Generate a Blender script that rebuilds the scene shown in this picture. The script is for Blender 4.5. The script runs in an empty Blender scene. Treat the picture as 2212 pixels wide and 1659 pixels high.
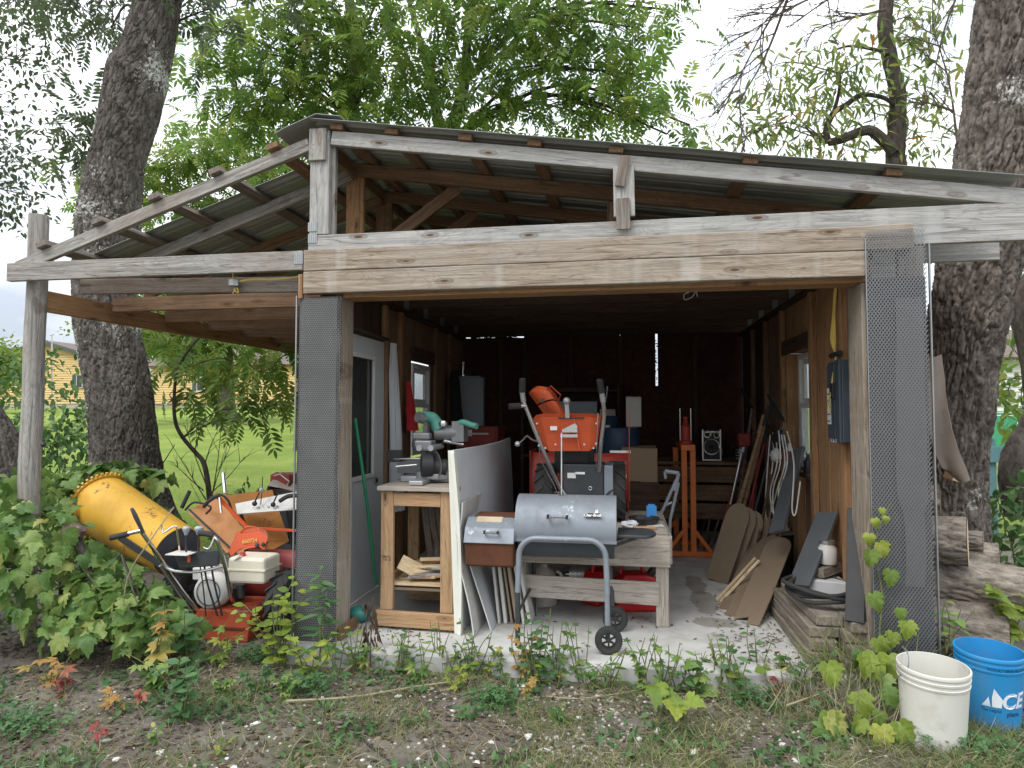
import bpy, bmesh, math, random
import numpy as np
from mathutils import Vector, Matrix, noise, Euler
R = math.radians
random.seed(7); rng = np.random.default_rng(7)
scene = bpy.context.scene
COL = scene.collection

# ------------------------------------------------------------------ camera
EYE = 1.46; FOC = 1420.0; YAW = R(9.5); PIT = R(2.45)
cam = bpy.data.cameras.new('camera'); cam.sensor_width = 36; cam.lens = FOC / 2212 * 36
cam.clip_start = 0.05; cam.clip_end = 600
camo = bpy.data.objects.new('camera', cam); COL.objects.link(camo)
camo.location = (0, 0, EYE); camo.rotation_euler = (R(90) + PIT, 0, YAW)
scene.camera = camo

# ------------------------------------------------------------------ sky, sun, exposure
SUN_EL, SUN_AZ = R(52), R(215)           # behind the camera, a little to the left
w = bpy.data.worlds.new('World'); scene.world = w; w.use_nodes = True
nt = w.node_tree; nt.nodes.clear()
def N(nt, t, **k):
    n = nt.nodes.new(t)
    for a, v in k.items():
        if a == 'inp':
            for kk, vv in v.items(): n.inputs[kk].default_value = vv
        else: setattr(n, a, v)
    return n
tc = N(nt, 'ShaderNodeTexCoord')
sky = N(nt, 'ShaderNodeTexSky', sky_type='NISHITA', sun_disc=False, sun_elevation=SUN_EL, sun_rotation=SUN_AZ)
b1 = N(nt, 'ShaderNodeBackground', inp={'Strength': 0.09})
nt.links.new(sky.outputs[0], b1.inputs[0])
sep = N(nt, 'ShaderNodeSeparateXYZ'); nt.links.new(tc.outputs['Generated'], sep.inputs[0])
mp = N(nt, 'ShaderNodeMapping', inp={'Scale': (1, 1, 3.2)}); nt.links.new(tc.outputs['Generated'], mp.inputs[0])
nz = N(nt, 'ShaderNodeTexNoise', inp={'Scale': 2.3, 'Detail': 7, 'Roughness': .55}); nt.links.new(mp.outputs[0], nz.inputs[0])
cr = N(nt, 'ShaderNodeValToRGB'); cr.color_ramp.elements[0].position = .38; cr.color_ramp.elements[1].position = .63
cr.color_ramp.elements[0].color = (.48, .53, .61, 1); cr.color_ramp.elements[1].color = (.99, .995, 1.0, 1)
nt.links.new(nz.outputs[0], cr.inputs[0])
# overcast dome: the zenith three times as bright as the horizon
mr = N(nt, 'ShaderNodeMapRange', inp={1: 0., 2: 1., 3: .74, 4: 2.7}); nt.links.new(sep.outputs[2], mr.inputs[0])
b2 = N(nt, 'ShaderNodeBackground'); nt.links.new(cr.outputs[0], b2.inputs[0]); nt.links.new(mr.outputs[0], b2.inputs[1])
mx = N(nt, 'ShaderNodeMixShader', inp={0: .9}); nt.links.new(b1.outputs[0], mx.inputs[1]); nt.links.new(b2.outputs[0], mx.inputs[2])
wo = N(nt, 'ShaderNodeOutputWorld'); nt.links.new(mx.outputs[0], wo.inputs[0])
sun = bpy.data.lights.new('sun', 'SUN'); sun.energy = 1.1; sun.angle = R(25); sun.color = (1, .96, .9)
so = bpy.data.objects.new('sun', sun); COL.objects.link(so)
so.rotation_euler = (R(90) - SUN_EL, 0, R(180) - SUN_AZ)
scene.view_settings.view_transform = 'Standard'; scene.view_settings.look = 'None'
scene.view_settings.gamma = 1; scene.view_settings.use_curve_mapping = False
scene.view_settings.exposure = 0.65
scene.cycles.max_bounces = 8; scene.cycles.diffuse_bounces = 5; scene.cycles.transparent_max_bounces = 8
scene.cycles.sample_clamp_indirect = 6
scene.cycles.use_denoising = True

# ------------------------------------------------------------------ placing helpers
def ray(px, py):
    x = (px - 1106) / FOC; y = -(py - 829.5) / FOC
    yy = y * math.cos(PIT) + math.sin(PIT); zz = math.cos(PIT) - y * math.sin(PIT)
    return Vector((x * math.cos(YAW) - zz * math.sin(YAW), x * math.sin(YAW) + zz * math.cos(YAW), yy))
def at(px, py, X=None, Y=None, Z=None):
    d = ray(px, py)
    t = X / d.x if X is not None else Y / d.y if Y is not None else (Z - EYE) / d.z
    return Vector((0, 0, EYE)) + d * t
V = Vector
WM = {}
def link(o, parent=None, M=None):
    M = M or Matrix()
    COL.objects.link(o); WM[o.name] = M
    if parent is not None:
        o.parent = parent; o.matrix_basis = WM[parent.name].inverted() @ M
    else: o.matrix_basis = M
    return o
def tag(o, label=None, cat=None, group=None, kind=None):
    if label: o['label'] = label
    if cat: o['category'] = cat
    if group: o['group'] = group
    if kind: o['kind'] = kind
    return o
def thing(name, label, cat, loc=(0, 0, 0), rz=0, group=None, rot=None):
    o = bpy.data.objects.new(name, None); o.empty_display_size = .1
    M = Matrix.Translation(loc) @ (rot.to_matrix().to_4x4() if rot else Matrix.Rotation(rz, 4, 'Z'))
    link(o, None, M); return tag(o, label, cat, group)
def frame(p0, x, up=(0, 0, 1)):
    """matrix with local X along x, local Z as close as possible to up"""
    x = V(x).normalized(); up = V(up)
    y = up.cross(x)
    if y.length < 1e-5: y = V((0, 1, 0)).cross(x)
    y.normalize(); z = x.cross(y)
    m = Matrix((x, y, z)).transposed().to_4x4(); m.translation = V(p0); return m
class MB:
    def __init__(s): s.v = []; s.f = []; s.sm = []; s.mi = []; s.cur = 0
    def add(s, vs, fs, M=None, smooth=False):
        o = len(s.v)
        s.v += [tuple(M @ V(v)) for v in vs] if M is not None else [tuple(v) for v in vs]
        for f in fs: s.f.append(tuple(i + o for i in f)); s.sm.append(smooth); s.mi.append(s.cur)
        return s
    def m(s, i): s.cur = i; return s
    def box(s, c, sz, M=None, rz=0, taper=1):
        x, y, z = [a / 2 for a in sz]; t = taper
        vs = [(-x, -y, -z), (x, -y, -z), (x, y, -z), (-x, y, -z), (-x*t, -y*t, z), (x*t, -y*t, z), (x*t, y*t, z), (-x*t, y*t, z)]
        T = Matrix.Translation(c) @ Matrix.Rotation(rz, 4, 'Z')
        if M is not None: T = M @ T
        return s.add(vs, [(3, 2, 1, 0), (4, 5, 6, 7), (0, 1, 5, 4), (1, 2, 6, 5), (2, 3, 7, 6), (3, 0, 4, 7)], T)
    def bar(s, p0, p1, w, t, up=(0, 0, 1)):
        p0, p1 = V(p0), V(p1); L = (p1 - p0).length
        return s.box((L/2, 0, 0), (L, t, w), frame(p0, p1 - p0, up))
    def tube(s, pts, r, n=8, closed=False, cap=True):
        pts = [V(p) for p in pts]; k = len(pts)
        rs = r if isinstance(r, (list, tuple)) else [r] * k
        vs = []; fs = []; u = None
        for i, p in enumerate(pts):
            a = pts[(i - 1) % k] if (i or closed) else pts[0]; b = pts[(i + 1) % k] if (i < k - 1 or closed) else pts[-1]
            t = (b - a).normalized() if (b - a).length > 1e-9 else V((0, 0, 1))
            if u is None: u = t.orthogonal().normalized()
            u = (u - t * u.dot(t));
            u = u.normalized() if u.length > 1e-6 else t.orthogonal().normalized()
            q = t.cross(u)
            for j in range(n):
                an = 2 * math.pi * j / n
                vs.append(p + (u * math.cos(an) + q * math.sin(an)) * rs[i])
        for i in range(k if closed else k - 1):
            for j in range(n):
                a = i * n + j; b = i * n + (j + 1) % n; c = ((i + 1) % k) * n + (j + 1) % n; d = ((i + 1) % k) * n + j
                fs.append((a, b, c, d))
        s.add(vs, fs, None, True)
        if cap and not closed:
            o = len(s.v) - len(vs)
            s.f += [tuple(o + j for j in reversed(range(n))), tuple(o + (k-1) * n + j for j in range(n))]; s.sm += [False, False]; s.mi += [s.cur] * 2
        return s
    def cyl(s, p0, p1, r0, r1=None, n=16): return s.tube([p0, p1], [r0, r0 if r1 is None else r1], n)
    def lathe(s, prof, M=None, n=28, smooth=True, arc=None):
        vs = []; fs = []; full = arc is None; a0, a1 = arc or (0, 2 * math.pi); m = n if full else n + 1
        for r, z in prof:
            for j in range(m):
                an = a0 + (a1 - a0) * j / n; vs.append((r * math.cos(an), r * math.sin(an), z))
        for i in range(len(prof) - 1):
            for j in range(n):
                j2 = (j + 1) % n if full else j + 1
                fs.append((i*m + j, i*m + j2, (i+1)*m + j2, (i+1)*m + j))
        return s.add(vs, fs, M, smooth)
    def prism(s, poly, t, M=None, smooth=False):
        n = len(poly); vs = [(x, y, -t/2) for x, y in poly] + [(x, y, t/2) for x, y in poly]
        fs = [tuple(reversed(range(n))), tuple(range(n, 2*n))]
        o = len(s.v); s.add(vs, fs, M, False)
        for i in range(n):
            j = (i + 1) % n; s.f.append((o+i, o+j, o+n+j, o+n+i)); s.sm.append(smooth); s.mi.append(s.cur)
        return s
    def ball(s, c, r, n=12, M=None, jit=0):
        rx, ry, rz = (r, r, r) if not isinstance(r, (tuple, list)) else r
        prof = [(math.sin(math.pi * i / n), -math.cos(math.pi * i / n)) for i in range(n + 1)]
        vs = []; fs = []; m = n + 4
        for a, z in prof:
            for j in range(m):
                an = 2*math.pi*j/m; k = 1 + (random.uniform(-jit, jit) if jit else 0)
                vs.append((c[0] + rx*a*math.cos(an)*k, c[1] + ry*a*math.sin(an)*k, c[2] + rz*z*k))
        for i in range(n):
            for j in range(m):
                fs.append((i*m + j, i*m + (j+1) % m, (i+1)*m + (j+1) % m, (i+1)*m + j))
        return s.add(vs, fs, M, True)
    def grid(s, P, t=0, smooth=True):
        """P: rows of points; t>0 gives it a thickness along its normals"""
        r, c = len(P), len(P[0]); P = [[V(p) for p in row] for row in P]
        idx = lambda i, j: i*c + j
        top = [p for row in P for p in row]
        fs = [(idx(i, j), idx(i, j+1), idx(i+1, j+1), idx(i+1, j)) for i in range(r-1) for j in range(c-1)]
        if t:
            nn = []
            for i in range(r):
                for j in range(c):
                    a = P[min(i+1, r-1)][j] - P[max(i-1, 0)][j]; b = P[i][min(j+1, c-1)] - P[i][max(j-1, 0)]
                    nn.append(b.cross(a).normalized() * t)
            n0 = len(top); bot = [p - q for p, q in zip(top, nn)]
            fs2 = [tuple(reversed([k + n0 for k in f])) for f in fs]
            rim = [idx(0, j) for j in range(c)] + [idx(i, c-1) for i in range(1, r)] + [idx(r-1, j) for j in range(c-2, -1, -1)] + [idx(i, 0) for i in range(r-2, 0, -1)]
            sd = [(rim[k], rim[k] + n0, rim[(k+1) % len(rim)] + n0, rim[(k+1) % len(rim)]) for k in range(len(rim))]
            o = len(s.v); s.add(top + bot, fs + fs2, None, smooth)
            for f in sd: s.f.append(tuple(o + k for k in f)); s.sm.append(False); s.mi.append(s.cur)
            return s
        return s.add(top, fs, None, smooth)
    def mesh(s, name):
        me = bpy.data.meshes.new(name); me.from_pydata(s.v, [], s.f)
        me.polygons.foreach_set('use_smooth', s.sm)
        if any(s.mi): me.polygons.foreach_set('material_index', s.mi)
        me.update(); return me
    def build(s, name, mat, parent=None, M=None, bevel=0, world=True, sharp=40):
        """vertices are world coordinates (world=True) or local to M"""
        if world:
            T = WM[parent.name] if parent is not None and M is None else (M or Matrix())
            I = T.inverted(); s.v = [tuple(I @ V(v)) for v in s.v]; M = T
        me = s.mesh(name)
        for mm in (mat if isinstance(mat, (list, tuple)) else [mat]): me.materials.append(MAT(mm))
        if any(s.sm): me.set_sharp_from_angle(angle=R(sharp))
        o = bpy.data.objects.new(name, me); link(o, parent, M)
        if bevel:
            b = o.modifiers.new('bevel', 'BEVEL'); b.width = bevel; b.segments = 2; b.limit_method = 'ANGLE'; b.angle_limit = R(50)
        return o
def board(name, p0, p1, w, t, mat, parent=None, up=(0, 0, 1), bevel=.004, bow=0):
    """a plank from p0 to p1 (centre line), w along up, t across; grain runs along its own X axis"""
    p0, p1 = V(p0), V(p1); L = (p1 - p0).length; M = frame((p0 + p1) / 2, p1 - p0, up)
    n = max(1, int(L / .35)); vs = []; fs = []; rr = random.Random(int(L * 9973 + p0.x * 131 + p0.z * 17 + p0.y * 57))
    for i in range(n + 1):
        x = -L/2 + L * i / n; j = lambda: rr.uniform(-1, 1) * min(w, t) * .025
        b = bow * math.sin(math.pi * i / n)
        vs += [(x, -t/2 + j(), -w/2 + j() + b), (x, t/2 + j(), -w/2 + j() + b), (x, t/2 + j(), w/2 + j() + b), (x, -t/2 + j(), w/2 + j() + b)]
    for i in range(n):
        a = 4 * i
        for k in range(4): fs.append((a + k, a + (k+1) % 4, a + 4 + (k+1) % 4, a + 4 + k))
    fs += [(3, 2, 1, 0), (4*n, 4*n+1, 4*n+2, 4*n+3)]
    mb = MB().add(vs, [tuple(reversed(f)) for f in fs])
    return mb.build(name, mat, parent, M, bevel, world=False)
def copy_tree(o, parent=None, M=None):
    c = o.copy(); link(c, parent, M if M is not None else WM[o.name])
    for ch in [x for x in bpy.data.objects if x.parent == o]:
        rel = WM[o.name].inverted() @ WM[ch.name]
        copy_tree(ch, c, WM[c.name] @ rel)
    return c
def text_mb(s, size, depth=.002, M=None, shear=0, bend=None, offset=0, mb=None, align='CENTER'):
    cu = bpy.data.curves.new('text', 'FONT'); cu.body = s; cu.size = size; cu.extrude = depth; cu.align_x = align
    cu.shear = shear; cu.offset = offset; cu.resolution_u = 4
    o = bpy.data.objects.new('text', cu); me = o.to_mesh()
    vs = [v.co.copy() for v in me.vertices]; fs = [tuple(p.vertices) for p in me.polygons]
    o.to_mesh_clear(); bpy.data.objects.remove(o); bpy.data.curves.remove(cu)
    if bend: vs = [bend(v) for v in vs]
    return (mb or MB()).add(vs, fs, M)

# ------------------------------------------------------------------ materials
_M = {}; _F = {}
def MAT(n):
    if n not in _M: _M[n] = _F[n]()
    return _M[n]
def newmat(name):
    m = bpy.data.materials.new(name); m.use_nodes = True; t = m.node_tree
    return m, t, t.nodes['Principled BSDF'], t.links.new
def ramp(t, stops):
    n = t.nodes.new('ShaderNodeValToRGB'); e = n.color_ramp.elements
    while len(e) < len(stops): e.new(.5)
    for k, (p, c) in zip(e, stops): k.position = p; k.color = (*c, 1) if len(c) == 3 else c
    return n
def coords(t, L, rand=True, scale=(1, 1, 1)):
    tc = t.nodes.new('ShaderNodeTexCoord'); out = tc.outputs['Object']
    if rand:
        oi = t.nodes.new('ShaderNodeObjectInfo'); ml = N(t, 'ShaderNodeMath', operation='MULTIPLY', inp={1: 37.0}); L(oi.outputs['Random'], ml.inputs[0])
        va = N(t, 'ShaderNodeVectorMath', operation='ADD'); L(out, va.inputs[0]); L(ml.outputs[0], va.inputs[1]); out = va.outputs[0]
    mp = N(t, 'ShaderNodeMapping', inp={'Scale': scale}); L(out, mp.inputs[0]); return mp.outputs[0], out
def mixc(t, L, f, a, b, mode='MIX'):
    n = N(t, 'ShaderNodeMix', data_type='RGBA', blend_type=mode)
    for i, x in ((0, f), (6, a), (7, b)):
        if hasattr(x, 'is_linked'): L(x, n.inputs[i])
        elif i == 0: n.inputs[0].default_value = x
        else: n.inputs[i].default_value = (*x, 1)
    return n.outputs[2]
def wood(name, dark, mid, light, blotch=None, rough=.85, knot=(.10, .055, .03), grain=1.0, sx=1.6, bump=.5, knots=True, blot_amt=.55, figure=.42, streak=None):
    def f():
        m, t, p, L = newmat(name)
        c, base = coords(t, L, True, (sx, 34 * grain, 34 * grain))
        n1 = N(t, 'ShaderNodeTexNoise', inp={'Scale': 1.3, 'Detail': 9, 'Roughness': .68, 'Distortion': .6}); L(c, n1.inputs[0])
        r1 = ramp(t, [(.30, dark), (.47, mid), (.68, light)]); L(n1.outputs[0], r1.inputs[0])
        col = r1.outputs[0]
        # broad figure of the board
        c2, _ = coords(t, L, True, (1.1, 7, 7))
        n2 = N(t, 'ShaderNodeTexNoise', inp={'Scale': 1.4, 'Detail': 4, 'Distortion': 1.5}); L(c2, n2.inputs[0])
        wv = N(t, 'ShaderNodeMath', operation='MULTIPLY', inp={1: 60}); L(n2.outputs[0], wv.inputs[0])
        sn = N(t, 'ShaderNodeMath', operation='SINE'); L(wv.outputs[0], sn.inputs[0])
        mr = N(t, 'ShaderNodeMapRange', inp={1: .2, 2: 1., 3: 0., 4: figure}); L(sn.outputs[0], mr.inputs[0])
        col = mixc(t, L, mr.outputs[0], col, dark)
        if blotch:
            n3 = N(t, 'ShaderNodeTexNoise', inp={'Scale': 1.7, 'Detail': 5, 'Roughness': .6}); L(base, n3.inputs[0])
            r3 = ramp(t, [(.42, (0, 0, 0)), (.66, (blot_amt,) * 3)]); L(n3.outputs[0], r3.inputs[0])
            col = mixc(t, L, r3.outputs[0], col, blotch)
        if streak:
            c5, _ = coords(t, L, True, (5.5, .2, .25))
            n5 = N(t, 'ShaderNodeTexNoise', inp={'Scale': 1.0, 'Detail': 3}); L(c5, n5.inputs[0])
            r5 = ramp(t, [(.60, (0, 0, 0)), (.70, (.5, .5, .5))]); L(n5.outputs[0], r5.inputs[0]); col = mixc(t, L, r5.outputs[0], col, streak)
        # drying checks along the grain
        c6, _ = coords(t, L, True, (.7, 22, 22))
        n6 = N(t, 'ShaderNodeTexNoise', inp={'Scale': 1.0, 'Detail': 2, 'Roughness': .4}); L(c6, n6.inputs[0])
        r6 = ramp(t, [(.485, (0, 0, 0)), (.495, (.75,) * 3), (.505, (0, 0, 0))]); L(n6.outputs[0], r6.inputs[0]); col = mixc(t, L, r6.outputs[0], col, tuple(x * .45 for x in dark))
        if knots:
            c4, _ = coords(t, L, True, (2.3, .4, 7.5))
            vo = N(t, 'ShaderNodeTexVoronoi', inp={'Scale': 1.0, 'Randomness': 1.0}); L(c4, vo.inputs[0])
            r4 = ramp(t, [(.05, (1, 1, 1)), (.09, (.30,) * 3), (.13, (.5,) * 3), (.17, (0, 0, 0))]); L(vo.outputs['Distance'], r4.inputs[0])
            col = mixc(t, L, r4.outputs[0], col, knot)
        L(col, p.inputs['Base Color']); p.inputs['Roughness'].default_value = rough
        p.inputs['Specular IOR Level'].default_value = .25
        b = N(t, 'ShaderNodeBump', inp={'Strength': bump, 'Distance': .006}); L(n1.outputs[0], b.inputs['Height']); L(b.outputs[0], p.inputs['Normal'])
        return m
    _F[name] = f
def paint(name, col, rough=.5, metal=0., dirt=.3, dcol=(.09, .075, .06), dscale=6, bump=.05, spec=.5, var=.12, speck=None, speck_amt=.5, coat=0, mud=0):
    def f():
        m, t, p, L = newmat(name)
        c, base = coords(t, L)
        n1 = N(t, 'ShaderNodeTexNoise', inp={'Scale': dscale, 'Detail': 7, 'Roughness': .65}); L(base, n1.inputs[0])
        r1 = ramp(t, [(.48, (0, 0, 0)), (.78, (dirt,) * 3)]); L(n1.outputs[0], r1.inputs[0])
        n2 = N(t, 'ShaderNodeTexNoise', inp={'Scale': dscale * .35, 'Detail': 3}); L(base, n2.inputs[0])
        a = mixc(t, L, n2.outputs[0], tuple(x * (1 - var) for x in col), tuple(min(1, x * (1 + var)) for x in col))
        o = mixc(t, L, r1.outputs[0], a, dcol)
        if speck:
            n3 = N(t, 'ShaderNodeTexNoise', inp={'Scale': 30, 'Detail': 6, 'Roughness': .7}); L(base, n3.inputs[0])
            n4 = N(t, 'ShaderNodeTexNoise', inp={'Scale': 4, 'Detail': 2}); L(base, n4.inputs[0])
            ad = N(t, 'ShaderNodeMath', operation='ADD'); L(n3.outputs[0], ad.inputs[0]); L(n4.outputs[0], ad.inputs[1])
            th = 1.35 - .4 * speck_amt
            r3 = ramp(t, [(0, (0, 0, 0)), (1, (1, 1, 1))]);
            mr = N(t, 'ShaderNodeMapRange', inp={1: th - .03, 2: th + .05}); L(ad.outputs[0], mr.inputs[0])
            o = mixc(t, L, mr.outputs[0], o, speck)
        if mud:   # soil splashed up from the ground
            sp = N(t, 'ShaderNodeSeparateXYZ'); tcx = t.nodes.new('ShaderNodeTexCoord'); L(tcx.outputs['Object'], sp.inputs[0])
            n5 = N(t, 'ShaderNodeTexNoise', inp={'Scale': 16, 'Detail': 7, 'Roughness': .75}); L(base, n5.inputs[0])
            ma = N(t, 'ShaderNodeMath', operation='MULTIPLY_ADD', inp={1: -1.6}); L(sp.outputs[2], ma.inputs[0]); L(n5.outputs[0], ma.inputs[2])
            m5 = N(t, 'ShaderNodeMapRange', inp={1: .40, 2: .56, 4: mud}); L(ma.outputs[0], m5.inputs[0]); o = mixc(t, L, m5.outputs[0], o, (.15, .12, .09))
        L(o, p.inputs['Base Color']); p.inputs['Metallic'].default_value = metal
        rr = N(t, 'ShaderNodeMapRange', inp={1: .3, 2: .7, 3: max(.05, rough - .12), 4: min(1, rough + .15)}); L(n1.outputs[0], rr.inputs[0]); L(rr.outputs[0], p.inputs['Roughness'])
        p.inputs['Specular IOR Level'].default_value = spec; p.inputs['Coat Weight'].default_value = coat
        if bump:
            b = N(t, 'ShaderNodeBump', inp={'Strength': bump, 'Distance': .01}); L(n1.outputs[0], b.inputs['Height']); L(b.outputs[0], p.inputs['Normal'])
        return m
    _F[name] = f
def leafmat(name, stops, trans=.4, rough=.5):
    def f():
        m, t, p, L = newmat(name)
        a = N(t, 'ShaderNodeAttribute', attribute_name='rnd'); oi = t.nodes.new('ShaderNodeObjectInfo')
        ad = N(t, 'ShaderNodeMath', operation='ADD'); L(a.outputs['Fac'], ad.inputs[0]); L(oi.outputs['Random'], ad.inputs[1])
        fr = N(t, 'ShaderNodeMath', operation='FRACT'); L(ad.outputs[0], fr.inputs[0])
        r = ramp(t, stops); L(fr.outputs[0], r.inputs[0])
        c, base = coords(t, L, False)
        n = N(t, 'ShaderNodeTexNoise', inp={'Scale': 7, 'Detail': 4}); L(base, n.inputs[0])
        hs = N(t, 'ShaderNodeHueSaturation'); mr = N(t, 'ShaderNodeMapRange', inp={1: .3, 2: .7, 3: .82, 4: 1.18}); L(n.outputs[0], mr.inputs[0]); L(mr.outputs[0], hs.inputs['Value']); L(r.outputs[0], hs.inputs['Color'])
        L(hs.outputs[0], p.inputs['Base Color']); p.inputs['Roughness'].default_value = rough; p.inputs['Specular IOR Level'].default_value = .35
        tr = t.nodes.new('ShaderNodeBsdfTranslucent'); L(hs.outputs[0], tr.inputs[0])
        mx = N(t, 'ShaderNodeMixShader', inp={0: trans}); L(p.outputs[0], mx.inputs[1]); L(tr.outputs[0], mx.inputs[2])
        L(mx.outputs[0], t.nodes['Material Output'].inputs[0]); return m
    _F[name] = f
def glassmat(name, col=(.8, .85, .85), rough=.05, alpha=.75):
    def f():
        m, t, p, L = newmat(name)
        p.inputs['Base Color'].default_value = (*col, 1); p.inputs['Roughness'].default_value = rough
        p.inputs['Transmission Weight'].default_value = alpha; p.inputs['IOR'].default_value = 1.1; return m
    _F[name] = f
def barkmat(name, c0, c1, lich=(.55, .55, .5), lamt=.3, scale=9):
    def f():
        m, t, p, L = newmat(name)
        c, base = coords(t, L, False, (1, 1, .45))
        n1 = N(t, 'ShaderNodeTexNoise', inp={'Scale': scale * 1.6, 'Detail': 9, 'Roughness': .75}); L(c, n1.inputs[0])
        r1 = ramp(t, [(.36, c0), (.50, tuple((a + b) / 2 for a, b in zip(c0, c1))), (.62, c1)]); L(n1.outputs[0], r1.inputs[0])
        n2 = N(t, 'ShaderNodeTexNoise', inp={'Scale': 30, 'Detail': 5, 'Roughness': .75}); L(base, n2.inputs[0])
        n3 = N(t, 'ShaderNodeTexNoise', inp={'Scale': 1.9, 'Detail': 3}); L(base, n3.inputs[0])
        ad = N(t, 'ShaderNodeMath', operation='ADD'); L(n2.outputs[0], ad.inputs[0]); L(n3.outputs[0], ad.inputs[1])
        mr = N(t, 'ShaderNodeMapRange', inp={1: 1.36 - .5 * lamt, 2: 1.41 - .5 * lamt, 4: .9}); L(ad.outputs[0], mr.inputs[0])
        o = mixc(t, L, mr.outputs[0], r1.outputs[0], lich); L(o, p.inputs['Base Color'])
        p.inputs['Roughness'].default_value = .95; p.inputs['Specular IOR Level'].default_value = .1
        c2, _ = coords(t, L, False, (1, 1, .5))
        n4 = N(t, 'ShaderNodeTexNoise', inp={'Scale': 38, 'Detail': 6, 'Roughness': .7}); L(c2, n4.inputs[0])
        b = N(t, 'ShaderNodeBump', inp={'Strength': .9, 'Distance': .018}); L(n4.outputs[0], b.inputs['Height']); L(b.outputs[0], p.inputs['Normal'])
        return m
    _F[name] = f
# timber
wood('grey_wood', (.13, .122, .11), (.30, .29, .27), (.46, .445, .41), blotch=(.25, .205, .16), bump=.8)
wood('pale_grey_wood', (.19, .183, .17), (.365, .355, .335), (.49, .48, .45), blotch=(.29, .30, .29), bump=.9, streak=(.45, .45, .43))
wood('tan_wood', (.145, .108, .077), (.30, .245, .19), (.42, .36, .29), blotch=(.36, .33, .285), bump=.9, streak=(.46, .43, .38))
wood('dark_grey_wood', (.10, .09, .08), (.20, .175, .15), (.30, .27, .235), blotch=(.16, .10, .07))
wood('brown_wood', (.135, .08, .046), (.225, .138, .082), (.31, .20, .125), blotch=(.115, .068, .042), sx=1.2)
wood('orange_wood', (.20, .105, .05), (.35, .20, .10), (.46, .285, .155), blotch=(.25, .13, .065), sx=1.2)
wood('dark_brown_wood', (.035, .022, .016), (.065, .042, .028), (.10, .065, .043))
wood('bench_wood', (.25, .215, .18), (.42, .375, .325), (.53, .485, .43), blotch=(.30, .25, .20))
wood('fresh_wood', (.42, .30, .17), (.58, .44, .27), (.68, .54, .36))
wood('stand_wood', (.27, .165, .085), (.41, .27, .15), (.51, .36, .22), blotch=(.40, .22, .11))
wood('old_timber', (.11, .095, .08), (.22, .19, .155), (.33, .285, .235), blotch=(.17, .125, .09))
paint('fibreboard', (.185, .138, .095), .8, 0, .4, (.12, .085, .055), 4, .05, .3)
paint('board_edge', (.34, .26, .175), .85, 0, .4, (.2, .14, .09), 9, .05, .2)
paint('old_red', (.42, .075, .03), .6, 0, .65, (.11, .06, .04), 7, .1, speck=(.10, .05, .03), speck_amt=.55)
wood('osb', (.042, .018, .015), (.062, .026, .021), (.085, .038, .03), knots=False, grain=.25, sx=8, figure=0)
# paints, metals, plastics
paint('roof_metal', (.33, .355, .34), .45, .4, .35, (.14, .13, .11), 3)
paint('zinc', (.34, .355, .355), .4, .8, .4, (.2, .2, .19), 12)
paint('zinc_dull', (.13, .135, .135), .5, .5, .5, (.08, .075, .07), 12)
paint('guard_metal', (.27, .275, .28), .5, .7, .4, (.3, .29, .27), 16, .1)
paint('steel', (.55, .55, .54), .32, .9, .35, (.16, .13, .1), 10)
paint('chrome', (.75, .75, .75), .16, 1., .15, (.25, .2, .16), 14)
paint('black_plastic', (.022, .022, .024), .55, 0, .25, (.07, .065, .06))
paint('black_rubber', (.028, .028, .028), .85, 0, .5, (.085, .075, .06), 9, .15)
paint('dark_steel', (.05, .055, .06), .5, .3, .4, (.13, .12, .11))
paint('grill_grey', (.215, .24, .27), .5, .2, .6, (.12, .13, .14), 7, .04, speck=(.46, .49, .52), speck_amt=.2)
paint('grill_dark', (.055, .068, .082), .5, .2, .35, (.16, .17, .18), 8, .04)
paint('rust', (.125, .055, .033), .92, 0, .7, (.085, .04, .025), 9, .35, .1, .35)
paint('pale_rust', (.48, .40, .29), .9, 0, .6, (.30, .19, .11), 9, .2, .1)
paint('orange_paint', (.60, .095, .03), .42, 0, .38, (.25, .10, .05), 5, .03)
paint('red_paint', (.42, .045, .025), .5, 0, .4, (.16, .07, .05), 5, .05)
paint('dull_red', (.25, .035, .03), .6, 0, .4, (.08, .03, .025), 5, .05)
paint('press_orange', (.70, .17, .03), .5, 0, .35, (.22, .08, .03), 4, .03)
paint('ochre_paint', (.50, .21, .055), .55, 0, .45, (.26, .11, .04), 4, .05, speck=(.12, .06, .03), speck_amt=.15)
paint('yellow_paint', (.62, .345, .03), .6, 0, .55, (.33, .17, .035), 5, .04, speck=(.20, .09, .03), speck_amt=.36)
paint('white_enamel', (.68, .67, .63), .45, 0, .45, (.26, .22, .17), 8, .05)
paint('cream_plastic', (.66, .62, .50), .5, 0, .35, (.36, .31, .22), 6, .02)
paint('white_bucket', (.60, .59, .53), .55, 0, .75, (.30, .28, .21), 4, .03, speck=(.16, .15, .11), speck_amt=.3, mud=.75)
paint('blue_bucket', (.02, .23, .50), .45, 0, .45, (.10, .19, .27), 5, .02, speck=(.16, .2, .22), speck_amt=.15, mud=.6)
paint('bucket_print', (.70, .74, .78), .6, 0, .6, (.12, .32, .55), 14, 0)
paint('bucket_black', (.02, .03, .05), .7, 0, 0, bump=0)
paint('white_print', (.80, .80, .78), .6, 0, .1, bump=0)
paint('grey_door', (.56, .59, .60), .5, 0, .25, (.30, .31, .31), 3, .02)
paint('white_frame', (.66, .66, .64), .5, 0, .3, (.35, .33, .3), 6, .02)
paint('foam_white', (.72, .72, .64), .8, 0, .3, (.48, .47, .40), 3, .08)
paint('panel_grey', (.58, .60, .615), .7, 0, .5, (.38, .39, .40), 2.5, .06)
paint('board_white', (.55, .54, .51), .8, 0, .55, (.33, .30, .26), 5, .1)
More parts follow.
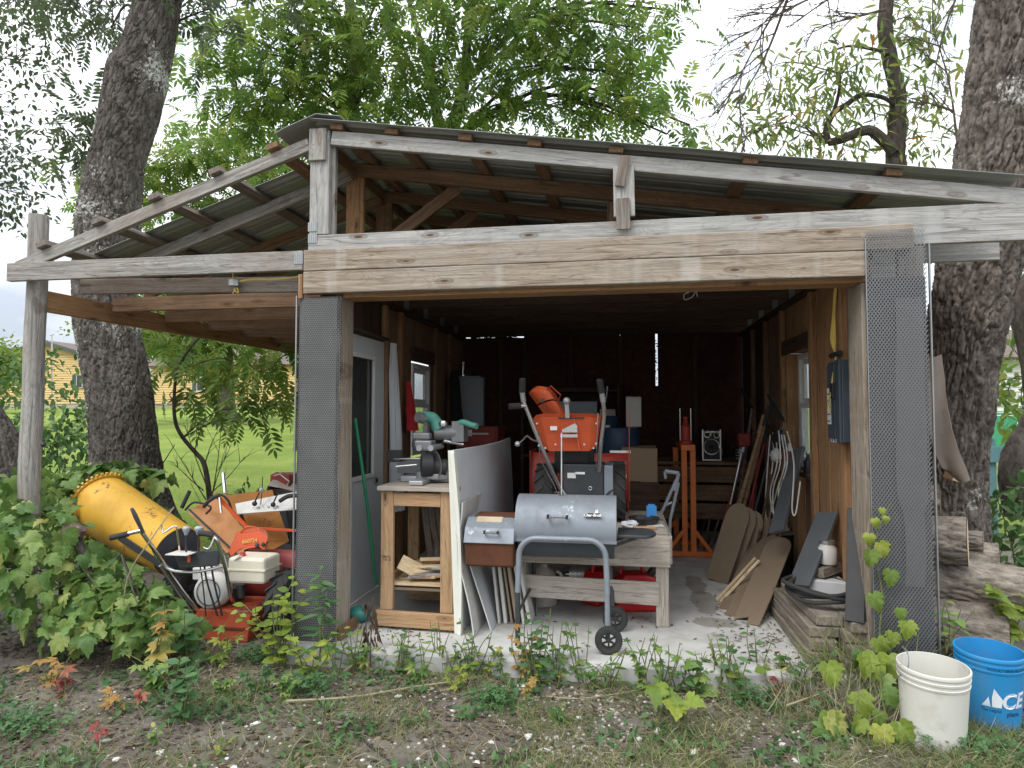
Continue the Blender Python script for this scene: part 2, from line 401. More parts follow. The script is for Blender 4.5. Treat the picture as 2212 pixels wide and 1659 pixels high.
paint('board_brown', (.33, .26, .19), .85, 0, .4, (.2, .15, .1), 8, .1)
paint('green_pole', (.02, .23, .11), .45, 0, .2, (.05, .12, .07))
paint('teal_plastic', (.035, .22, .19), .5, 0, .3, (.04, .1, .09))
paint('saw_green', (.10, .33, .26), .5, 0, .25, (.1, .16, .13))
paint('saw_grey', (.22, .225, .23), .45, .4, .35, (.1, .1, .1))
paint('saw_light', (.42, .43, .44), .4, .5, .3, (.2, .2, .2))
paint('cloth_white', (.58, .60, .63), .95, 0, .3, (.42, .42, .42), 4, .2)
paint('cloth_red', (.45, .018, .025), .8, 0, .2, (.2, .01, .015), 5, .2)
paint('cloth_black', (.018, .018, .02), .95, 0, .2, (.05, .05, .05), 5, .3)
paint('cabinet_grey', (.36, .40, .44), .5, .1, .2, (.2, .2, .2))
paint('box_blue', (.06, .078, .098), .5, .2, .25, (.14, .15, .16))
paint('paper', (.68, .67, .63), .8, 0, .2, (.5, .48, .42), 10, 0)
paint('blue_plastic', (.014, .045, .10), .5, 0, .2)
paint('bright_blue', (.04, .26, .62), .5, 0, .15)
paint('cardboard', (.30, .215, .135), .9, 0, .3, (.2, .14, .09), 5, .05)
paint('yellow_cable', (.62, .46, .10), .5, 0, .2, (.3, .22, .08))
paint('white_cable', (.55, .53, .49), .6, 0, .2)
paint('dark_plank', (.075, .083, .09), .6, .1, .35, (.13, .13, .13), 4, .04)
paint('gas_red', (.55, .012, .016), .4, 0, .25, (.2, .02, .02), 5, .02)
paint('jug', (.62, .58, .52), .5, 0, .3, (.4, .33, .25))
paint('mat_brown', (.19, .155, .13), .85, 0, .35, (.12, .1, .08), 5, .15)
paint('foam_block', (.46, .47, .47), .85, 0, .3, (.3, .29, .27), 6, .1)
paint('shade_cloth', (.085, .086, .088), .9, 0, .4, (.14, .14, .14), 5, .1)
paint('shade_cloth_light', (.17, .172, .175), .9, 0, .3, (.15, .15, .15), 5, .1)
paint('window_dark', (.05, .055, .05), .08, 0, 0, bump=0)
paint('plastic_bag', (.55, .53, .50), .35, 0, .3, (.4, .35, .3), 9, .3)
paint('bone_white', (.60, .585, .54), .85, 0, .3, (.4, .38, .33), 20, .3)
paint('pebble', (.42, .39, .34), .9, 0, .5, (.2, .18, .15), 25, .2)
paint('vinyl', (.66, .46, .20), .6, 0, .1, (.5, .35, .18), 2, 0)
paint('foundation', (.42, .38, .33), .9, 0, .3)
paint('shingle', (.13, .10, .085), .95, 0, .4, (.07, .06, .05), 8, .2)
paint('shutter', (.05, .075, .075), .6)
paint('trim_dark', (.06, .085, .075), .6)
paint('far_white', (.72, .72, .70), .7, 0, .2)
paint('teal_board', (.12, .26, .28), .7, 0, .4, (.1, .15, .15))
paint('green_bin', (.05, .30, .16), .5)
paint('rust_dark', (.10, .065, .05), .95, 0, .6, (.22, .2, .17), 14, .4)
glassmat('glass'); glassmat('hazy_plastic', (.85, .85, .82), .35, .6)
# bark and leaves
barkmat('bark_left', (.045, .039, .034), (.175, .157, .137), (.50, .50, .45), .42)
barkmat('bark_right', (.06, .05, .042), (.205, .18, .153), (.50, .49, .45), .33)
barkmat('bark_dark', (.04, .034, .028), (.105, .09, .075), lamt=-.2)
barkmat('bark_log', (.13, .108, .088), (.37, .325, .275), (.24, .28, .2), .12)
barkmat('twig', (.06, .05, .042), (.15, .125, .105), lamt=-.3, scale=20)
barkmat('stem_green', (.10, .13, .05), (.22, .22, .11), lamt=-.5, scale=20)
leafmat('leaf_walnut', [(0, (.09, .165, .034)), (.45, (.15, .25, .05)), (.85, (.22, .31, .065)), (1, (.29, .33, .075))], .65)
leafmat('leaf_bright', [(0, (.10, .19, .035)), (.5, (.17, .26, .05)), (1, (.26, .30, .06))], .5)
leafmat('leaf_dark', [(0, (.06, .085, .045)), (1, (.11, .145, .07))], .5)
leafmat('leaf_autumn', [(0, (.13, .20, .055)), (.7, (.22, .28, .08)), (.93, (.33, .31, .08)), (.98, (.36, .22, .06)), (1, (.34, .14, .05))], .55)
leafmat('leaf_grape', [(0, (.065, .14, .033)), (.35, (.12, .215, .05)), (.7, (.18, .285, .075)), (.92, (.27, .35, .10)), (1, (.38, .36, .10))], .38, .45)
leafmat('leaf_bush', [(0, (.045, .11, .03)), (.6, (.085, .165, .045)), (1, (.13, .21, .06))], .4)
leafmat('leaf_lime', [(0, (.14, .22, .04)), (.6, (.25, .33, .05)), (1, (.34, .36, .06))], .4)
leafmat('leaf_red', [(0, (.22, .03, .028)), (.6, (.28, .06, .045)), (1, (.32, .12, .06))], .35)
leafmat('leaf_orange', [(0, (.38, .20, .06)), (.5, (.42, .28, .09)), (1, (.36, .33, .08))], .35)
leafmat('leaf_clover', [(0, (.06, .145, .05)), (1, (.11, .205, .075))], .35)
leafmat('grass', [(0, (.10, .16, .04)), (.5, (.17, .225, .065)), (.8, (.27, .27, .11)), (1, (.40, .36, .2))], .35)
leafmat('dry_grass', [(0, (.28, .24, .14)), (1, (.48, .43, .29))], .25)
leafmat('litter', [(0, (.055, .04, .028)), (.6, (.11, .08, .055)), (1, (.22, .17, .11))], .1, .9)
leafmat('brown_leaf', [(0, (.06, .035, .022)), (1, (.12, .075, .045))], .2, .9)

# ================================================================== SETTING
def gz(x, y):
    fd = max(0, min(1, (7.2 - y) / 1.2))
    z = -.12 + fd * (.016 * noise.noise((x * 1.3, y * 1.3, 0)) + .008 * noise.noise((x * 5, y * 5, 3)))
    if y > 7: z += min(y - 7, 44) * .0465
    if x < -2.6 and y > 3.6: z += .03 * min(1, (-2.6 - x)) * fd
    return z
def sheet(name, xs, ys, mat, dz=0, skip=None):
    P = {}; vs = []; fs = []
    for i, y in enumerate(ys):
        for j, x in enumerate(xs): P[i, j] = len(vs); vs.append((x, y, gz(x, y) + dz))
    for i in range(len(ys) - 1):
        for j in range(len(xs) - 1):
            if skip and skip((xs[j] + xs[j+1]) / 2, (ys[i] + ys[i+1]) / 2): continue
            fs.append((P[i, j], P[i, j+1], P[i+1, j+1], P[i+1, j]))
    o = MB().add(vs, fs, None, True).build(name, mat); return tag(o, kind='structure')
def f():
    m, t, p, L = newmat('soil'); c, base = coords(t, L, False)
    n1 = N(t, 'ShaderNodeTexNoise', inp={'Scale': 2.2, 'Detail': 9, 'Roughness': .7}); L(base, n1.inputs[0])
    r1 = ramp(t, [(.33, (.09, .074, .06)), (.5, (.17, .146, .121)), (.68, (.275, .245, .207))]); L(n1.outputs[0], r1.inputs[0])
    n2 = N(t, 'ShaderNodeTexNoise', inp={'Scale': 55, 'Detail': 6, 'Roughness': .8}); L(base, n2.inputs[0])
    r2 = ramp(t, [(.58, (0, 0, 0)), (.72, (.6, .6, .6))]); L(n2.outputs[0], r2.inputs[0])
    o = mixc(t, L, r2.outputs[0], r1.outputs[0], (.24, .20, .16))
    n3 = N(t, 'ShaderNodeTexNoise', inp={'Scale': .9, 'Detail': 6}); L(base, n3.inputs[0])
    r3 = ramp(t, [(.5, (0, 0, 0)), (.66, (.6, .6, .6))]); L(n3.outputs[0], r3.inputs[0])
    o = mixc(t, L, r3.outputs[0], o, (.13, .145, .06))
    L(o, p.inputs['Base Color']); p.inputs['Roughness'].default_value = .95
    ad = N(t, 'ShaderNodeMath', operation='ADD'); L(n1.outputs[0], ad.inputs[0]); L(n2.outputs[0], ad.inputs[1])
    b = N(t, 'ShaderNodeBump', inp={'Strength': .9, 'Distance': .02}); L(ad.outputs[0], b.inputs['Height']); L(b.outputs[0], p.inputs['Normal']); return m
_F['soil'] = f
def f():
    m, t, p, L = newmat('lawn'); c, base = coords(t, L, False)
    n1 = N(t, 'ShaderNodeTexNoise', inp={'Scale': .55, 'Detail': 8, 'Roughness': .65}); L(base, n1.inputs[0])
    r1 = ramp(t, [(.3, (.15, .225, .045)), (.52, (.23, .31, .065)), (.7, (.32, .36, .10))]); L(n1.outputs[0], r1.inputs[0])
    n2 = N(t, 'ShaderNodeTexNoise', inp={'Scale': 30, 'Detail': 6, 'Roughness': .8}); L(base, n2.inputs[0])
    r2 = ramp(t, [(.4, (.6, .6, .6)), (.65, (1.25, 1.25, 1.2))]); L(n2.outputs[0], r2.inputs[0])
    o = mixc(t, L, 1.0, r1.outputs[0], r2.outputs[0], 'MULTIPLY')
    L(o, p.inputs['Base Color']); p.inputs['Roughness'].default_value = .9; p.inputs['Specular IOR Level'].default_value = .1
    b = N(t, 'ShaderNodeBump', inp={'Strength': .8, 'Distance': .05}); L(n2.outputs[0], b.inputs['Height']); L(b.outputs[0], p.inputs['Normal']); return m
_F['lawn'] = f
def lin(a, b, n): return [a + (b - a) * i / n for i in range(n + 1)]
xs = [-150, -60, -25, -12] + lin(-7, 5, 120) + [8, 15, 30, 70, 150]
ys = [-60, -20, -6, 0, 1.2] + lin(1.8, 7, 60) + [8, 9, 10, 12, 15, 20, 30, 40, 51, 80, 200]
sheet('ground', xs, ys, 'soil')
sheet('lawn', [-120, -60, -30, -20, -14] + lin(-10, 8, 36) + [12, 20, 40, 100], lin(6.0, 14, 20) + [16, 19, 23, 28, 35, 43, 51, 80, 190], 'lawn', .022,
      skip=lambda x, y: (-4.6 < x < 4.0 and y < 9.2) or (y < 9 and x > -4.6 and x < 8) )

def f():
    m, t, p, L = newmat('concrete'); c, base = coords(t, L, False)
    n1 = N(t, 'ShaderNodeTexNoise', inp={'Scale': 2.4, 'Detail': 9, 'Roughness': .65}); L(base, n1.inputs[0])
    r1 = ramp(t, [(.28, (.29, .28, .26)), (.5, (.445, .44, .415)), (.7, (.55, .545, .52))]); L(n1.outputs[0], r1.inputs[0])
    n2 = N(t, 'ShaderNodeTexNoise', inp={'Scale': 90, 'Detail': 4, 'Roughness': .7}); L(base, n2.inputs[0])
    r2 = ramp(t, [(.62, (0, 0, 0)), (.72, (.5, .5, .5))]); L(n2.outputs[0], r2.inputs[0])
    col = mixc(t, L, r2.outputs[0], r1.outputs[0], (.22, .21, .19))
    # oil stains soaked into the floor
    n3 = N(t, 'ShaderNodeTexNoise', inp={'Scale': 7, 'Detail': 5, 'Roughness': .6}); L(base, n3.inputs[0])
    for px, py, rx, ry in ((1503, 1262, .085, .34), (1522, 1300, .11, .36), (1545, 1345, .155, .12), (1552, 1373, .05, .03), (1557, 1396, .075, .05)):
        q = at(px, py, Z=0)
        sb = N(t, 'ShaderNodeVectorMath', operation='SUBTRACT'); L(base, sb.inputs[0]); sb.inputs[1].default_value = (q.x, q.y, 0)
        dv = N(t, 'ShaderNodeVectorMath', operation='DIVIDE'); L(sb.outputs[0], dv.inputs[0]); dv.inputs[1].default_value = (rx, ry, 1)
        ln = N(t, 'ShaderNodeVectorMath', operation='LENGTH'); L(dv.outputs[0], ln.inputs[0])
        ad = N(t, 'ShaderNodeMath', operation='MULTIPLY_ADD', inp={1: 1.1}); L(n3.outputs[0], ad.inputs[0]); L(ln.outputs['Value'], ad.inputs[2])
        mr = N(t, 'ShaderNodeMapRange', inp={1: 1.42, 2: 1.56, 3: .62, 4: 0.}); L(ad.outputs[0], mr.inputs[0])
        col = mixc(t, L, mr.outputs[0], col, (.15, .13, .105))
    L(col, p.inputs['Base Color']); p.inputs['Roughness'].default_value = .88; p.inputs['Specular IOR Level'].default_value = .3
    b = N(t, 'ShaderNodeBump', inp={'Strength': .35, 'Distance': .004}); L(n2.outputs[0], b.inputs['Height']); L(b.outputs[0], p.inputs['Normal']); return m
_F['concrete'] = f
P = []
for i, x in enumerate(lin(-2.16, 1.64, 60)):
    e = 3.925 + .012 * noise.noise((x * 3, 0, 0)) + .008 * noise.noise((x * 13, 2, 0)) + .016 * (x + 2)
    P.append([(x, e - .02, -.34), (x, e - .008, -.03), (x, e + .008, -.004), (x, e + .035, 0), (x, 6, 0), (x, 8.62, 0), (x, 8.62, -.3)])
o = MB().grid([list(r) for r in zip(*P)]).build('concrete_slab', 'concrete', sharp=25); tag(o, kind='structure')

# ================================================================== THE SHED
shed = thing('open_shed', 'weathered timber pole shed with metal roof and open front on a concrete slab', 'shed', (0, 4, 0))
YT = [4.06, 4.66, 5.28, 5.9, 6.52, 7.14, 7.76, 8.32]
zr = lambda x: 3.34 - .1514 * (x + 1.93)          # top of right rafters
zl = lambda x: 3.31 + .335 * (x + 2.03)           # top of left rafters
nR = V((.1514, 0, 1)).normalized(); nL = V((-.335, 0, 1)).normalized()
# header: two stacked timbers
board('front_beam', (-2.045, 4.0, 2.302), (1.38, 4.0, 2.302), .145, .07, 'tan_wood', shed, bevel=.006)
board('front_beam', (-2.045, 4.003, 2.448), (1.62, 4.003, 2.448), .140, .072, 'tan_wood', shed, bevel=.006)
board('beam_soffit', (-1.8, 4.12, 2.222), (1.40, 4.12, 2.222), .16, .03, 'orange_wood', shed, up=(0, 1, 0))
# front gable
board('tie_beam', (-2.05, 4.06, 2.525), (2.4, 4.06, 2.525), .215, .04, 'pale_grey_wood', shed)
board('rafter', (-1.895, 4.06, zr(-1.895) - .05), (2.35, 4.06, zr(2.35) - .05), .094, .04, 'pale_grey_wood', shed, up=nR)
board('rafter', (-2.055, 4.06, zl(-2.055) - .048), (-4.30, 4.06, zl(-4.30) - .048), .085, .04, 'grey_wood', shed, up=nL)
board('king_post', (-1.975, 4.06, 2.637), (-1.975, 4.06, 3.335), .135, .04, 'pale_grey_wood', shed, up=(1, 0, 0))
board('king_post', (-1.955, 4.105, 2.637), (-1.955, 4.105, 3.30), .14, .04, 'grey_wood', shed, up=(1, 0, 0))
board('splice_plate', (-1.985, 4.028, 3.13), (-1.982, 4.028, 3.345), .118, .02, 'grey_wood', shed, up=(1, 0, 0))
a, b = at(1347, 362, Y=4.03), at(1349, 468, Y=4.03)
board('strut', a + V((0, 0, .01)), b, .128, .02, 'pale_grey_wood', shed, up=(1, 0, 0))
board('strut', at(1352, 400, Y=4.09), at(1354, 470, Y=4.09), .10, .04, 'brown_wood', shed, up=(1, 0, 0))
board('splice_plate', at(1351, 337, Y=4.005), at(1338, 403, Y=4.005), .058, .018, 'dark_grey_wood', shed, up=(1, 0, 0))
board('splice_plate', at(1345, 428, Y=4.005), at(1347, 496, Y=4.005), .082, .018, 'dark_grey_wood', shed, up=(1, 0, 0))
for px, py in ((675, 490), (675, 515)):
    c = at(px, py, Y=4.037); m = MB().box(c, (.062, .003, .062))
    for i in range(6):
        for j in range(4): m.box(c + V((-.022 + .0145 * j, -.0025, -.026 + .0105 * i)), (.004, .003, .006))
    m.build('nail_plate', 'zinc', shed)
c = at(645, 558, Y=3.967); m = MB().box(c, (.06, .003, .075))
for i in range(7):
    for j in range(4): m.box(c + V((-.021 + .014 * j, -.0025, -.03 + .01 * i)), (.004, .003, .006))
m.build('nail_plate', 'zinc', shed)
# beams of the lean-to
board('lean_to_beam', (-4.30, 3.99, 2.452), (-2.052, 3.99, 2.452), .128, .042, 'grey_wood', shed)
board('lean_to_beam', at(178, 620, Y=4.14), (-2.07, 4.14, 2.325), .105, .04, 'dark_grey_wood', shed)
board('eave_beam', (-4.19, 4.16, 2.275), (-4.06, 8.2, 2.275), .155, .045, 'orange_wood', shed)
board('beam_block', (-2.065, 3.985, 2.20), (-2.065, 3.985, 2.36), .028, .03, 'orange_wood', shed, up=(1, 0, 0))
# inner trusses
for k, y in enumerate(YT[1:]):
    wd = 'brown_wood'
    board('rafter', (-1.99, y, zr(-1.99) - .05), (2.14, y, zr(2.14) - .05), .094, .04, wd, shed, up=nR)
    board('rafter', (-2.02, y, zl(-2.02) - .048), (-4.25, y, zl(-4.25) - .048), .09, .04, 'grey_wood' if k == 0 else wd, shed, up=nL)
    board('ceiling_joist', (-2.12, y, 2.505), (1.60, y, 2.505), .145, .04, 'dark_brown_wood', shed)
    board('joist_tail', (1.602, y, 2.503), ((2.40 if k == 0 else 2.16 - .02 * k), y, 2.503), .132, .038, 'pale_grey_wood', shed)
    board('lean_to_joist', (-4.07, y + .05, 2.33), (-2.12, y + .05, 2.33), .115, .04, 'brown_wood', shed)
    board('king_post', (-2.0, y + .045, 2.58), (-2.0, y + .045, 3.27), .14, .038, 'orange_wood' if k == 0 else wd, shed, up=(1, 0, 0))
    board('strut', (-.05, y + .045, 2.58), (-.05, y + .045, 2.98), .09, .038, wd, shed, up=(1, 0, 0))
    if k < 6:
        for s in (-1.985, 1.43):
            m = MB().box((s, y - .028, 2.47), (.05, .004, .10)).box((s + (.02 if s < 0 else -.02), y, 2.425), (.05, .062, .004)); m.build('joist_hanger', 'zinc_dull', shed)
    # diagonal braces in the loft
    if k < 3: board('brace', (-1.9, y + .09, 2.66), (-1.2, y + .09, 3.15), .09, .035, wd, shed, up=(0, 0, 1))
board('ridge_board', (-2.0, 4.15, 3.29), (-2.0, 8.6, 3.29), .10, .035, 'brown_wood', shed)
# purlins
for px, py in ((726, 273), (845, 283), (1004, 295), (1154, 306), (1331, 321), (1622, 346), (1933, 374)):
    x = at(px, py, Y=4.02).x; z = zr(x) + .022
    board('purlin', (x, 4.02, z), (x, 8.66, z), .088, .038, 'brown_wood', shed, up=(1, 0, -.1514))
for x in (-2.3, -2.72, -3.18, -3.62, -4.06):
    z = zl(x) + .022
    board('purlin', (x, 4.0, z), (x, 8.66, z), .088, .038, 'dark_grey_wood' if x < -2.5 else 'brown_wood', shed, up=(1, 0, .335))
# ribbed roof sheets, ribs running down the slope
def ribbed(y0, y1, x0, x1, zf, up, name, z_off):
    prof = []; y = y0; k = 0
    while y < y1 - 1e-6:
        for dy, h in ((0, 0), (.045, 0), (.06, .019), (.08, .019), (.095, 0), (.135, .0), (.14, .005), (.15, .005), (.155, 0), (.2, 0)):
            if y + dy <= y1: prof.append((y + dy, h))
        y += .225
    prof.append((y1, 0))
    rows = []
    for x in lin(x0, x1, 12):
        sag = .006 * noise.noise((x * 1.7, y0, 5))
        rows.append([(x, yy, zf(x) + z_off + h + sag) for yy, h in prof])
    o = MB().grid(rows, t=.0025 if x1 < x0 else -.0025, smooth=False)
    return o.build(name, 'roof_metal', shed)
y = 3.975; i = 0
while y < 8.6:
    ribbed(y, min(y + .93, 8.72), -2.03, 2.2, zr, nR, 'roof_sheet', .046 + .004 * (i % 2)); y += .9; i += 1
y = 4.44
while y < 8.6:
    ribbed(y, min(y + .93, 8.72), -2.05, -4.3, zl, nL, 'roof_sheet', .046 + .004 * (i % 2)); y += .9; i += 1
P = [[(x, yy, z) for yy in (3.965, 6.2, 8.74)] for x, z in ((-1.80, zr(-1.80) + .072), (-1.97, zr(-1.97) + .074), (-2.05, 3.392), (-2.20, zl(-2.20) + .085), (-2.26, zl(-2.26) + .075))]
MB().grid(P, t=.003, smooth=False).build('ridge_cap', 'roof_metal', shed)
# posts
board('post', (-1.925, 4.13, 0.002), (-1.925, 4.13, 2.22), .235, .22, 'tan_wood', shed, up=(1, 0, 0), bevel=.008)
board('post', (1.475, 4.11, 0.002), (1.475, 4.11, 2.225), .165, .16, 'tan_wood', shed, up=(1, 0, 0), bevel=.008)
board('jamb_board', (1.376, 4.16, .002), (1.376, 4.16, 2.205), .24, .026, 'tan_wood', shed, up=(0, 1, 0))
board('post_foot', (-1.79, 4.02, .04), (-1.79, 4.28, .04), .075, .03, 'brown_wood', shed)
pa, pb = at(86, 450, Y=4.115), at(55, 1276, Y=4.115)
pts = [V((pb.x + (pa.x - pb.x) * ((-.4 + i * .1373 - pb.z) / (pa.z - pb.z)), 4.115 + .004 * math.sin(i), -.4 + i * .1373)) for i in range(25)]
o = MB().tube(pts, [.074 - .010 * i / 24 for i in range(25)], 20); 
Mz = Matrix.Translation(((pa.x + pb.x) / 2, 4.115, 1.2)) @ Matrix.Rotation(R(-90), 4, 'Y')
rp = o.build('round_post', 'grey_wood', shed, Mz)
c = at(101, 960, Y=4.05); MB().ball(c + V((-.01, -.02, 0)), (.018, .014, .018), 8).build('bolt_head', 'black_plastic', rp)
# shade cloth wrapped round the left post
P = []
for i in range(60):
    z = .0 + 2.2 * i / 59; row = []
    for j, (x, y) in enumerate(((-2.085, 4.27), (-2.082, 4.05), (-2.078, 3.995), (-2.04, 3.982), (-1.98, 3.986), (-1.93, 3.98), (-1.87, 3.986), (-1.812, 3.984), (-1.795, 4.0))):
        wv = .014 * noise.noise((x * 9, z * 2.2, 1)) + .005 * noise.noise((x * 20, z * 14, 1))
        row.append((x + (.012 * noise.noise((z * 6, 0, 2)) if j == 8 else 0) - .012 * (1 - z / 2.2), y + wv, z))
    P.append(row)
def f():
    m, t, p, L = newmat('knit_mesh'); c, base = coords(t, L, False, (62, 62, 75))
    ck = N(t, 'ShaderNodeTexBrick', offset=.5, inp={'Scale': 1., 'Mortar Size': .12, 'Mortar Smooth': .5, 'Brick Width': 1.0, 'Row Height': 1.0})
    sp = N(t, 'ShaderNodeSeparateXYZ'); L(c, sp.inputs[0]); cb = N(t, 'ShaderNodeCombineXYZ'); L(sp.outputs[0], cb.inputs[0]); L(sp.outputs[2], cb.inputs[1]); L(cb.outputs[0], ck.inputs['Vector'])
    n = N(t, 'ShaderNodeTexNoise', inp={'Scale': 5, 'Detail': 5}); L(base, n.inputs[0])
    thr = mixc(t, L, n.outputs[0], (.12, .12, .12), (.30, .30, .295))
    o = mixc(t, L, ck.outputs['Fac'], (.05, .05, .051), thr); L(o, p.inputs['Base Color']); p.inputs['Roughness'].default_value = .8
    b = N(t, 'ShaderNodeBump', inp={'Strength': .6, 'Distance': .004}); L(ck.outputs['Fac'], b.inputs['Height']); L(b.outputs[0], p.inputs['Normal']); return m
_F['knit_mesh'] = f
o = MB().grid(P, t=.002).build('shade_cloth_wrap', 'knit_mesh', shed); o['label'] = 'black knitted shade cloth wrapped round the post'
# thin metal strip on the left edge
MB().box((-2.092, 3.98, 1.12), (.008, .012, 2.2)).build('edge_strip', 'zinc', shed)
# expanded metal guard on the right post: real diamonds
def expanded(x0, x1, z0, z1, y, pw, ph, M=None):
    m = MB(); nx = int(round((x1 - x0) / pw)); nz = int(round((z1 - z0) / ph)); th = .0017; w2 = .0013
    for i in range(nz):
        for j in range(nx):
            cx = x0 + (j + .5 * (i % 2)) * pw; cz = z0 + i * ph
            for s in (-1, 1):
                ax, az, bx, bz = cx, cz, cx + s * pw / 2, cz + ph
                if not (x0 <= bx <= x1): continue
                vs = [(ax - th, y, az), (ax + th, y, az), (bx + th, y, bz), (bx - th, y, bz), (ax - th, y + w2*3, az + w2), (bx - th, y + w2*3, bz + w2)]
                m.add(vs, [(0, 1, 2, 3), (0, 3, 5, 4)])
    return m
gd = expanded(1.362, 1.685, 0.0, 2.49, 3.955, .0185, .0135)
g = gd.build('mesh_guard', 'guard_metal', shed); g['label'] = 'diamond mesh metal guard screwed over the post'; g['kind'] = 'stuff'
MB().box((1.690, 3.957, 1.2), (.007, .016, 2.4)).build('edge_strip', 'zinc', g)
MB().box((1.361, 3.957, 1.22), (.004, .012, 2.44)).build('edge_strip', 'zinc', g)
# dark shade cloth behind the guard and a paler folded strip
P = [[(x, 3.985 + .004 * noise.noise((x * 8, z * 3, 0)), z) for x in (1.375, 1.45, 1.52, 1.6, 1.68)] for z in lin(0.0, 2.22, 30)]
MB().grid(P, t=.002).build('shade_cloth_backing', 'shade_cloth', shed)
P = [[(1.57 + dx * (1 if z > .9 else .7) + .02 * noise.noise((0, z * 2, 0)), 3.974, z) for dx in (-.03 - .05 * max(0, 1.6 - abs(z - 1.2)) * .5, .09)] for z in lin(.5, 2.1, 20)]
MB().grid(P, t=.002).build('cloth_strip', 'shade_cloth_light', shed)
board('post_block', (1.62, 4.04, 1.9), (1.62, 4.04, 2.40), .13, .05, 'dark_grey_wood', shed, up=(1, 0, 0))
# ---- left wall, door, window
XL, XRW = -2.05, 1.46
def plank_run(x, ys, z0, z1, mats, out):
    for a, b in zip(ys[:-1], ys[1:]):
        t = .022 + random.uniform(-.004, .006)
        board('wall_plank', (x + out * (.014), (a + b) / 2, z0), (x + out * .014, (a + b) / 2, z1), b - a - .005, t, random.choice(mats), shed, up=(0, 1, 0), bevel=.003)
mats = ['brown_wood', 'orange_wood', 'brown_wood']
plank_run(XL, [5.46, 5.70, 5.98, 6.24], 0.002, 2.42, mats, -1)
plank_run(XL, [6.24, 6.5, 6.74, 6.88], 0.002, 1.0, mats, -1)
plank_run(XL, [6.24, 6.5, 6.74, 6.88], 1.97, 2.42, mats, -1)
plank_run(XL, [6.88, 7.15, 7.4, 7.68, 7.95, 8.2, 8.38], 0.002, 2.42, mats, -1)
plank_run(XL, [4.26, 4.5, 4.74, 5.0, 5.2, 5.46], 2.10, 2.42, ['dark_brown_wood', 'brown_wood'], -1)
for y in (5.43, 5.84, 7.0, 7.6): board('stud', (XL + .022, y, .002), (XL + .022, y, 2.42), .07, .04, 'orange_wood' if y < 6 else 'brown_wood', shed, up=(0, 1, 0))
board('gap_blocking_board', (-2.145, 4.3, 2.51), (-2.145, 8.4, 2.51), .17, .03, 'dark_brown_wood', shed)  # board added to block the bright sky gaps above the left wall
board('window_header', (XL + .02, 6.2, 2.04), (XL + .02, 6.94, 2.04), .13, .035, 'dark_brown_wood', shed)
board('top_plate', (XL + .005, 4.26, 2.405), (XL + .005, 8.38, 2.405), .04, .09, 'dark_brown_wood', shed)
board('door_frame', (-2.03, 5.385, .002), (-2.03, 5.385, 2.08), .03, .11, 'brown_wood', shed, up=(0, 1, 0))
board('door_frame', (-2.03, 4.27, 2.085), (-2.03, 5.40, 2.085), .028, .11, 'dark_brown_wood', shed)
m = MB()
y0, y1, z0, z1 = 4.48, 5.12, .95, 1.90
for c, s in (((-2.03, (4.26 + y0) / 2, 1.04), (.04, y0 - 4.26, 2.03)), ((-2.03, (y1 + 5.365) / 2, 1.04), (.04, 5.365 - y1, 2.03)), ((-2.03, (y0 + y1) / 2, (.025 + z0) / 2), (.04, y1 - y0, z0 - .025)), ((-2.03, (y0 + y1) / 2, (z1 + 2.055) / 2), (.04, y1 - y0, 2.055 - z1))): m.box(c, s)
door = m.build('door', 'grey_door', shed); door['label'] = 'pale grey door with a tall glazed light'
m = MB()
for c, s in (((-2.004, y0, (z0+z1)/2), (.022, .035, z1 - z0 + .035)), ((-2.004, y1, (z0+z1)/2), (.022, .035, z1 - z0 + .035)), ((-2.004, (y0+y1)/2, z0), (.020, y1 - y0 - .036, .035)), ((-2.004, (y0+y1)/2, z1), (.020, y1 - y0 - .036, .035))): m.box(c, s)
m.build('glazing_bead', 'white_frame', door, bevel=.004)
MB().box((-2.03, (y0+y1)/2, (z0+z1)/2), (.012, y1 - y0, z1 - z0)).build('pane', 'window_dark', door)
c = at(811, 1038, X=-2.008); MB().cyl(c, c + V((.012, 0, 0)), .03, n=18).build('lock_rose', 'steel', door)
MB().cyl(c + V((.0125, 0, 0)), c + V((.016, 0, 0)), .018, n=14).build('lock_hole', 'black_plastic', door)
def window(x, y0, y1, z0, z1, inward):
    m = MB(); f = .05; d = .07
    for c, s in (((x, y0 + f/2, (z0+z1)/2), (d, f, z1 - z0)), ((x, y1 - f/2, (z0+z1)/2), (d, f, z1 - z0)), ((x, (y0+y1)/2, z0 + f/2), (d, y1 - y0 - 2*f - .002, f)), ((x, (y0+y1)/2, z1 - f/2), (d, y1 - y0 - 2*f - .002, f))): m.box(c, s)
    wd = m.build('window', 'white_frame', shed, bevel=.004)
    zm = (z0 + z1) / 2 + .06
    for k, (a, b) in enumerate(((z0 + f, zm), (zm + .001, z1 - f))):
        xx = x + inward * (.018 if k == 0 else -.008); g = .042; m = MB()
        for c, s in (((xx, y0 + f + g/2, (a+b)/2), (.03, g, b - a)), ((xx, y1 - f - g/2, (a+b)/2), (.03, g, b - a)), ((xx, (y0+y1)/2, a + g/2), (.03, y1 - y0 - 2*f - 2*g - .002, g)), ((xx, (y0+y1)/2, b - g/2), (.03, y1 - y0 - 2*f - 2*g - .002, g))): m.box(c, s)
        m.build('sash', 'white_frame', wd, bevel=.003)
        MB().box((xx, (y0+y1)/2, (a+b)/2), (.005, y1 - y0 - 2*f - 2*g + .01, b - a - 2*g + .01)).build('pane', 'glass', wd)
    return wd
window(XL - .03, 6.27, 6.86, 1.03, 1.95, 1)
